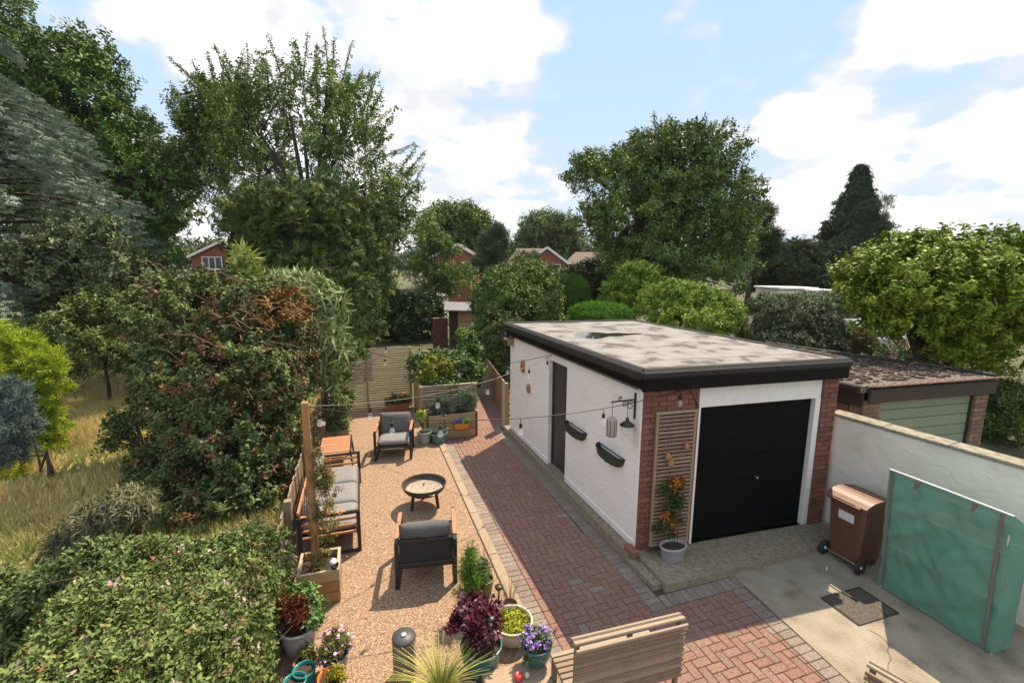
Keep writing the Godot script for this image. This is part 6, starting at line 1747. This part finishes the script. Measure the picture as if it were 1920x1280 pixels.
func shrub(called: String, label: String, category: String, rows: Array, dist: float, o: Dictionary) -> Node3D:
	return tree(called, label, category, rows[0][0], dist, o.get("tr", 0.06), rows, o)
func build_shrubs() -> void:
	shrub("viburnum_bush", "tall dense bush with pale sunlit leaf tips behind the garage's far corner", "bush", [[965, 590, 72, 75], [925, 570, 40, 55], [1010, 560, 40, 55], [960, 535, 50, 35], [990, 515, 25, 22], [935, 525, 25, 22], [1020, 620, 35, 60], [925, 640, 40, 50]], 18.0,
		{"n": 900, "per": 9, "cs": 0.16, "spray": "broad", "size": 0.1, "c0": Color(0.083, 0.141, 0.030), "c1": Color(0.200, 0.283, 0.067), "shell": 0.75, "ragged": 1.12, "gloss": true})
	shrub("clipped_dome", "smooth clipped bright green dome behind the viburnum bush", "topiary", [[1072, 560, 32, 42], [1075, 590, 30, 35]], 23.0,
		{"n": 420, "per": 9, "cs": 0.1, "spray": "needle", "size": 0.15, "c0": Color(0.072, 0.16, 0.022), "c1": Color(0.145, 0.275, 0.043), "shell": 0.9, "ragged": 1.01})
	shrub("conifer_mound", "low wide bright green conifer mound just beyond the garage roof", "conifer", [[1105, 600, 38, 28], [1145, 598, 40, 26], [1125, 600, 50, 28]], 18.5,
		{"n": 520, "per": 9, "cs": 0.1, "spray": "needle", "size": 0.16, "c0": Color(0.087, 0.217, 0.026), "c1": Color(0.174, 0.362, 0.051), "shell": 0.85, "ragged": 1.08})
	shrub("lime_shrub", "lime green arching shrub behind the conifer mound", "shrub", [[1195, 520, 38, 25], [1165, 550, 35, 28], [1210, 555, 40, 30], [1160, 580, 40, 30]], 21.0,
		{"n": 420, "per": 9, "cs": 0.18, "spray": "broad", "size": 0.1, "c0": Color(0.145, 0.246, 0.029), "c1": Color(0.319, 0.435, 0.065), "shell": 0.7, "ragged": 1.12})
	shrub("lime_shrub", "wide lime green shrub with yellow sunlit sprays over the garage roof edge", "shrub", [[1270, 560, 65, 32], [1320, 575, 55, 32], [1360, 595, 40, 28], [1240, 575, 40, 30], [1300, 610, 80, 35]], 17.5,
		{"n": 700, "per": 9, "cs": 0.16, "spray": "broad", "size": 0.09, "c0": Color(0.145, 0.246, 0.029), "c1": Color(0.334, 0.45, 0.065), "shell": 0.7, "ragged": 1.12})
	shrub("dark_evergreen", "dark glossy small leaved evergreen bush beside the glasshouse", "bush", [[1500, 620, 78, 48], [1460, 610, 45, 40], [1550, 635, 40, 35], [1500, 650, 80, 40]], 15.0,
		{"n": 900, "per": 9, "cs": 0.12, "spray": "broad", "size": 0.06, "c0": Color(0.036, 0.058, 0.023), "c1": Color(0.094, 0.123, 0.058), "shell": 0.8, "gloss": true})
	shrub("pale_shrub", "pale grey green loose shrub in front of the white outbuilding", "shrub", [[1440, 575, 35, 22], [1500, 575, 50, 22], [1555, 575, 45, 22], [1410, 590, 25, 20]], 25.0,
		{"n": 380, "per": 8, "cs": 0.25, "spray": "broad", "size": 0.12, "c0": Color(0.102, 0.145, 0.065), "c1": Color(0.217, 0.275, 0.131), "shell": 0.4, "ragged": 1.2})
	shrub("golden_shrub", "small yellow green shrub below the red door", "shrub", [[1400, 628, 18, 18]], 17.0,
		{"n": 70, "per": 7, "cs": 0.1, "spray": "broad", "size": 0.07, "c0": Color(0.174, 0.232, 0.043), "c1": Color(0.319, 0.377, 0.072), "shell": 0.5})
	shrub("bronze_shrub", "rounded bronze brown conifer in front of the glasshouse", "shrub", [[1612, 642, 26, 26], [1612, 660, 26, 22]], 14.5,
		{"n": 140, "per": 8, "cs": 0.1, "spray": "needle", "size": 0.12, "c0": Color(0.087, 0.065, 0.022), "c1": Color(0.217, 0.174, 0.051), "shell": 0.7})
	shrub("rose_bush", "loose rose bush dotted with pink blooms beyond the mossy roof", "bush", [[1700, 668, 55, 28], [1760, 672, 50, 28], [1830, 690, 50, 25]], 12.0,
		{"n": 240, "per": 6, "cs": 0.14, "spray": "broad", "size": 0.07, "c0": Color(0.072, 0.116, 0.043), "c1": Color(0.189, 0.261, 0.087), "acc": Color(0.55, 0.22, 0.28), "accp": 0.05, "shell": 0.3, "ragged": 1.2})
	shrub("lilac_bush", "great round bush of big yellow green leaves overhanging the neighbour's garden", "bush", [[1745, 545, 130, 78], [1860, 530, 130, 75], [1640, 535, 70, 48], [1690, 580, 70, 55], [1790, 600, 100, 65], [1890, 610, 130, 85], [1700, 492, 70, 38], [1790, 480, 90, 33], [1900, 482, 80, 33], [1620, 510, 35, 28]], 10.0,
		{"n": 1700, "per": 8, "cs": 0.13, "gap": -0.32, "gapf": 0.9, "len": 0.55, "rise": 0.6, "spray": "big", "size": 0.102, "c0": Color(0.102, 0.174, 0.02), "c1": Color(0.275, 0.362, 0.043), "shell": 0.75, "ragged": 1.1, "tr": 0.12, "gloss": true, "down": 0.6})
	shrub("privet_bush", "leafy green bush beside the white chair beyond the wall", "bush", [[1880, 760, 45, 45], [1900, 800, 45, 45], [1870, 800, 30, 40]], 10.5,
		{"n": 300, "per": 7, "cs": 0.12, "spray": "broad", "size": 0.07, "c0": Color(0.072, 0.116, 0.029), "c1": Color(0.174, 0.246, 0.065), "shell": 0.6})
	shrub("path_bush", "dark leafy bush crowding the path beyond the low fence", "bush", [[925, 675, 32, 40], [910, 650, 25, 30], [940, 640, 25, 40]], 15.5,
		{"n": 260, "per": 7, "cs": 0.14, "spray": "broad", "size": 0.08, "c0": Color(0.058, 0.094, 0.026), "c1": Color(0.16, 0.203, 0.058), "shell": 0.5})
	shrub("shed_plant", "bright green leafy plant in front of the shed wall", "plant", [[875, 632, 18, 14]], 18.5,
		{"n": 70, "per": 7, "cs": 0.1, "spray": "broad", "size": 0.08, "c0": Color(0.131, 0.232, 0.043), "c1": Color(0.232, 0.362, 0.072), "shell": 0.4})
	# left of the garden
	shrub("buddleia_bush", "tall grey green buddleia with pale cream flower spikes below the cedar", "bush", [[100, 500, 95, 65], [190, 480, 60, 60], [40, 540, 70, 70], [150, 560, 90, 60], [230, 540, 45, 60]], 14.0,
		{"n": 760, "per": 7, "cs": 0.16, "len": 0.7, "rise": 0.6, "gap": -0.25, "gapf": 0.7, "spray": "broad", "size": 0.12, "c0": Color(0.085, 0.12, 0.05), "c1": Color(0.18, 0.22, 0.105), "acc": Color(0.5, 0.48, 0.3), "accp": 0.025, "shell": 0.6, "ragged": 1.2})
	shrub("elder_bush", "dark shadowy bush behind the dry lawn", "bush", [[170, 640, 75, 70], [90, 650, 70, 50], [220, 600, 55, 70], [240, 680, 40, 40]], 13.0,
		{"n": 520, "per": 7, "cs": 0.16, "len": 0.6, "gap": -0.15, "gapf": 0.8, "spray": "broad", "size": 0.1, "c0": Color(0.075, 0.113, 0.034), "c1": Color(0.189, 0.235, 0.066), "shell": 0.6, "ragged": 1.15})
	shrub("back_hedge", "dark leafy hedge under the sycamore behind the climber mound", "hedge", [[310, 575, 80, 50], [430, 590, 60, 45], [270, 520, 45, 45], [380, 610, 90, 60]], 16.5,
		{"n": 480, "per": 8, "cs": 0.26, "spray": "broad", "size": 0.13, "c0": Color(0.043, 0.072, 0.02), "c1": Color(0.116, 0.16, 0.043), "shell": 0.6})
	shrub("golden_conifer", "bright golden yellow conifer bush at the edge of the dry lawn", "conifer", [[30, 690, 65, 70], [75, 720, 42, 70], [20, 780, 70, 60], [70, 800, 45, 50], [-20, 700, 60, 90], [45, 845, 55, 30]], 9.3,
		{"n": 800, "per": 8, "cs": 0.07, "len": 0.34, "gap": -0.4, "gapf": 1.6, "spray": "needle", "size": 0.13, "c0": Color(0.190, 0.290, 0.017), "c1": Color(0.410, 0.500, 0.043), "shell": 0.7, "ragged": 1.25, "tr": 0.1})
	shrub("blue_juniper", "blue grey juniper in front of the golden conifer", "conifer", [[10, 800, 40, 65], [30, 750, 18, 35], [5, 870, 40, 40]], 8.2,
		{"n": 230, "per": 8, "cs": 0.07, "len": 0.35, "gap": -0.2, "gapf": 1.6, "spray": "needle", "size": 0.12, "c0": Color(0.102, 0.145, 0.138), "c1": Color(0.217, 0.29, 0.275), "shell": 0.7, "ragged": 1.15, "tr": 0.025})
	shrub("golden_seedling", "small golden conifer seedling below the blue juniper", "conifer", [[28, 888, 20, 16]], 8.0,
		{"n": 40, "per": 7, "cs": 0.06, "spray": "needle", "size": 0.1, "c0": Color(0.232, 0.29, 0.017), "c1": Color(0.493, 0.5, 0.043), "shell": 0.5})
	# the climber-clad mound on the boundary, with bamboo behind it
	var dist := 8.6
	shrub("climber_mound", "huge dark mound of climbing leaves and dry stems along the patio boundary", "hedge", [[400, 600, 150, 85, 0.6], [325, 585, 72, 66, 1.0], [500, 610, 80, 75, 0.4], [550, 680, 40, 80, 0.3], [420, 720, 150, 120, -0.2], [360, 700, 75, 90, 0.6], [500, 780, 75, 130, -0.6], [430, 850, 100, 100, -1.0], [375, 820, 80, 90, -0.4], [480, 930, 60, 70, -1.5], [330, 880, 62, 60, -0.6], [300, 850, 45, 40, 0.0], [540, 860, 28, 100, -0.9], [330, 950, 90, 55, -1.6], [420, 975, 85, 45, -2.0], [285, 905, 50, 50, -0.8]], dist,
		{"n": 3000, "per": 6, "cs": 0.1, "len": 0.35, "gap": -0.3, "gapf": 1.2, "spray": "big", "size": 0.072, "c0": Color(0.059, 0.094, 0.029), "c1": Color(0.173, 0.220, 0.074), "acc": Color(0.16, 0.085, 0.045), "accp": 0.17, "shell": 0.72, "ragged": 1.1, "gloss": true, "down": 0.8, "tr": 0.1,
		"patch": [D(520, 570, dist) - Vector3(D(400, 600, dist).x, 0, -dist), Vector3(0.5, 0.55, 0.8), Color(0.24, 0.11, 0.035)]})
	var mound: Node3D = get_node("climber_mound")
	var ds := SurfaceTool.new()
	ds.begin(Mesh.PRIMITIVE_TRIANGLES)
	for k in 120:
		var a := D(rng.randf_range(250, 590), rng.randf_range(500, 880), dist - rng.randf_range(0.0, 1.3)) - mound.position
		if k < 70: a = D(rng.randf_range(440, 600), rng.randf_range(525, 680), dist - rng.randf_range(-0.3, 0.6)) - mound.position
		var b := a + Vector3(rng.randf_range(-0.5, 0.5), rng.randf_range(-0.25, 0.3), rng.randf_range(-0.1, 0.5))
		tube(ds, [a, a.lerp(b, 0.5) + Vector3(0, 0.1, 0.05), b], 0.006, 0.003, 4, Color(0.2, 0.13, 0.075).lerp(Color(0.32, 0.2, 0.12), rng.randf()))
	mi(mound, "dry_stems", ds.commit(), M.twig)
	var bm := shrub("bamboo_clump", "pale green bamboo with long drooping leaves behind the climber mound", "bamboo", [[595, 595, 34, 62], [612, 665, 26, 60], [565, 555, 30, 28], [540, 540, 24, 20]], 9.6,
		{"n": 330, "per": 6, "cs": 0.14, "spray": "long", "size": 0.26, "c0": Color(0.145, 0.217, 0.072), "c1": Color(0.348, 0.42, 0.174), "shell": 0.4, "ragged": 1.2, "droop": 0.5})
	shrub("bamboo_shoot", "lone tall bamboo shoot standing above the climber mound", "bamboo", [[458, 500, 18, 20], [452, 480, 10, 14], [470, 525, 20, 18]], 9.6,
		{"n": 30, "per": 4, "cs": 0.1, "spray": "long", "size": 0.22, "c0": Color(0.203, 0.275, 0.058), "c1": Color(0.435, 0.478, 0.145), "shell": 0.1, "droop": 0.5, "tr": 0.02})
	shrub("olive_shrub", "grey olive shrub with narrow leaves in the shade beside the dry lawn", "shrub", [[190, 985, 60, 35], [235, 960, 45, 40], [150, 1030, 60, 30]], 5.9,
		{"n": 300, "per": 7, "cs": 0.1, "spray": "long", "size": 0.1, "c0": Color(0.087, 0.094, 0.043), "c1": Color(0.203, 0.203, 0.109), "shell": 0.4, "ragged": 1.2})
	shrub("hawthorn_sprig", "thin sprigs of dark leaves reaching over the dry lawn", "shrub", [[225, 800, 28, 40], [250, 790, 22, 40], [205, 840, 18, 20]], 8.2,
		{"n": 46, "per": 4, "cs": 0.12, "spray": "broad", "size": 0.08, "c0": Color(0.058, 0.087, 0.029), "c1": Color(0.131, 0.174, 0.058), "shell": 0.1, "twigs": 20})

func build_near_hedges() -> void:
	# clipped climber hedge below the window, its flat top about 1.2 m up
	var h := thing("ivy_hedge", "broad flat topped hedge of green climber leaves along the patio edge", "hedge", P(-3.9, -1.6, -0.05), YAW)
	var xfs := []
	var cols := []
	var nz := noise(0.9, 90, 3)
	for k in 13500:
		var z := rng.randf_range(-1.75, 3.2)
		var x := rng.randf_range(-1.15, 0.62)
		var edge: float = min(0.62 - x, (x + 1.15))
		var endf := clampf((z + 1.75) / 0.6, 0.0, 1.0)
		var top := 1.2 + nz.get_noise_2d(x, z) * 0.16 - (0.3 * pow(1.0 - clampf(edge / 0.35, 0, 1), 2.0)) - 0.5 * (1.0 - endf) * (1.0 - endf)
		var y := top
		var d := Vector3.UP
		var roll := rng.randf()
		if roll < 0.32:            # right-hand face
			x = 0.62 + nz.get_noise_2d(z * 2.0, rng.randf() * 3.0) * 0.1 + rng.randf_range(-0.1, 0.03)
			y = rng.randf_range(0.05, 1.0)
			d = Vector3(1, 0.2, 0)
		elif roll < 0.42:
			x = -1.15 + rng.randf_range(-0.05, 0.1)
			y = rng.randf_range(0.2, 1.0)
			d = Vector3(-1, 0.3, 0)
		else:
			y += 0.05 - abs(rng.randfn()) * 0.13
		var yv := (d + rv() * 0.8).normalized()
		xfs.append(Transform3D(spray_basis(yv, rng.randf_range(0.034, 0.056)), Vector3(x, y, z)))
		var c := Color(0.075, 0.115, 0.03).lerp(Color(0.2, 0.255, 0.08), rng.randf())
		if rng.randf() < 0.05: c = Color(0.22, 0.13, 0.06)
		if rng.randf() < 0.02: c = Color(0.4, 0.3, 0.28)
		cols.append(c)
	leaves(h, "leaves", SP.big[1], M.gloss_leaf, xfs, cols)
	var s := SurfaceTool.new()
	s.begin(Mesh.PRIMITIVE_TRIANGLES)
	for k in 420:
		var a := Vector3(rng.randf_range(-1.0, 0.6), rng.randf_range(0.2, 1.12), rng.randf_range(-1.6, 3.0))
		var b := a + Vector3(rng.randf_range(-0.35, 0.35), rng.randf_range(-0.05, 0.16), rng.randf_range(-0.35, 0.35))
		tube(s, [a, a.lerp(b, 0.5) + rv() * 0.05, b], 0.006, 0.003, 4, Color(0.13, 0.075, 0.045))
	for k in 170:                # young shoots and bare twig ends above the clipped top
		var a := Vector3(rng.randf_range(-1.05, 0.55), 1.05, rng.randf_range(-1.3, 3.0))
		a.y += nz.get_noise_2d(a.x, a.z) * 0.16
		var b := a + Vector3(rng.randf_range(-0.16, 0.16), rng.randf_range(0.16, 0.34), rng.randf_range(-0.16, 0.16))
		tube(s, [a, a.lerp(b, 0.5) + rv() * 0.02, b], 0.005, 0.0025, 4, Color(0.15, 0.09, 0.05).lerp(Color(0.26, 0.18, 0.11), rng.randf()))
	for k in 40:
		var a := Vector3(rng.randf_range(-0.8, 0.6), 0.0, rng.randf_range(-1.5, 3.0))
		tube(s, [a, a + Vector3(rng.randf_range(-0.2, 0.2), 0.6, rng.randf_range(-0.2, 0.2)), a + Vector3(rng.randf_range(-0.3, 0.3), 1.1, rng.randf_range(-0.3, 0.3))], 0.016, 0.006, 5, Color(0.09, 0.065, 0.045))
	mi(h, "stems", s.commit(), M.twig)
	# weathered boundary fence half lost in the leaves
	var f := thing("boundary_fence", "weathered grey timber boundary fence half lost in the climbers", "fence", P(-13.0, -1.13, 0.0), YAW)
	var z := 0.0
	while z < 9.2:
		bx(f, "fence_board", Vector3(rng.randf_range(-0.01, 0.01), 0.36, z), Vector3(0.022, 0.72 + rng.randf_range(-0.05, 0.05), 0.14), pick(M.old), 0.004)
		z += 0.15
	for k in 5: bx(f, "post", Vector3(0.05, 0.42, 0.4 + k * 2.05), Vector3(0.09, 0.84, 0.09), pick(M.old), 0.006)
	# low dark shrubs in the corner below the window
	shrub("corner_shrub", "low leafy shrubs growing against the neighbour side of the hedge", "shrub", [[60, 1170, 90, 70], [30, 1250, 80, 60], [120, 1110, 60, 50], [170, 1060, 50, 40], [-30, 1150, 60, 80]], 4.3,
		{"n": 520, "per": 7, "cs": 0.1, "spray": "broad", "size": 0.06, "c0": Color(0.075, 0.115, 0.035), "c1": Color(0.15, 0.2, 0.07), "shell": 0.5, "tr": 0.03})

func build_lawn() -> void:
	var lit := []
	var litc := []
	for k in 150:
		var q := P(rng.randf_range(-12.0, -2.9), rng.randf_range(-0.9, 4.2) if k % 3 else rng.randf_range(-1.0, -0.4), 0.036)
		lit.append(Transform3D(Basis(rv(), rng.randf() * 0.5) * Basis(Vector3.UP, rng.randf() * TAU).scaled(Vector3.ONE * rng.randf_range(0.02, 0.042)), q))
		litc.append(Color(0.16, 0.1, 0.05).lerp(Color(0.2, 0.2, 0.07), rng.randf()))
	var ls := SurfaceTool.new()
	ls.begin(Mesh.PRIMITIVE_TRIANGLES)
	leaf(ls, Vector3.ZERO, Vector3.RIGHT, Vector3.UP, 1.0, 0.5, 0.12, 0.2, 1.0, 2)
	ls.generate_normals()
	var lo := mm(self, "fallen_leaves", ls.commit(), M.leaf, lit, litc)
	tag(lo, "scattered small fallen leaves on the gravel and block paving", "leaves", "", "stuff")
	var g := setting("lawn_ground")
	sheet(g, "dry_turf", [Vector2(-24, -20), Vector2(-5.4, -14), Vector2(-4.2, -8.0), Vector2(-3.3, -4.5), Vector2(-2.9, 2), Vector2(-16, 2)], -0.2, -0.03, M.hay)
	var s := SurfaceTool.new()
	s.begin(Mesh.PRIMITIVE_TRIANGLES)
	for k in 16:
		var a := rng.randf() * TAU
		var b := Vector3(cos(a), 0, sin(a)) * rng.randf() * 0.14
		leaf(s, b, (Vector3.UP + rv() * 0.45).normalized(), rv(), rng.randf_range(0.5, 1.1), 0.035, 0.1, rng.randf_range(-0.3, 0.3), rng.randf_range(0.75, 1.25), 2)
	s.generate_normals()
	var tuft := s.commit()
	var xfs := []
	var cols := []
	var nz := noise(0.35, 95, 4)
	for k in 26000:
		var u := rng.randf()
		var p := Vector3(rng.randf_range(-17.0, -2.2), -0.03, rng.randf_range(-16.0, -2.0))
		if p.x > -3.15 + (p.z + 5.33) * 0.334: continue
		var n := nz.get_noise_2d(p.x, p.z)
		var dry := clampf(0.5 + n * 1.6 + (-p.z - 7.0) * 0.14, 0.0, 1.0)
		var sc := rng.randf_range(0.14, 0.3) * (1.0 + 0.4 * n)
		xfs.append(Transform3D(Basis(Vector3.UP, rng.randf() * TAU).scaled(Vector3.ONE * sc), p))
		cols.append(Color(0.24, 0.3, 0.08).lerp(Color(0.62, 0.52, 0.24), clampf(dry + rng.randf_range(-0.25, 0.25), 0, 1)))
	var o := mm(self, "long_grass", tuft, M.leaf, xfs, cols)
	tag(o, "long dry straw coloured grass covering the neighbour's lawn", "grass", "", "stuff")
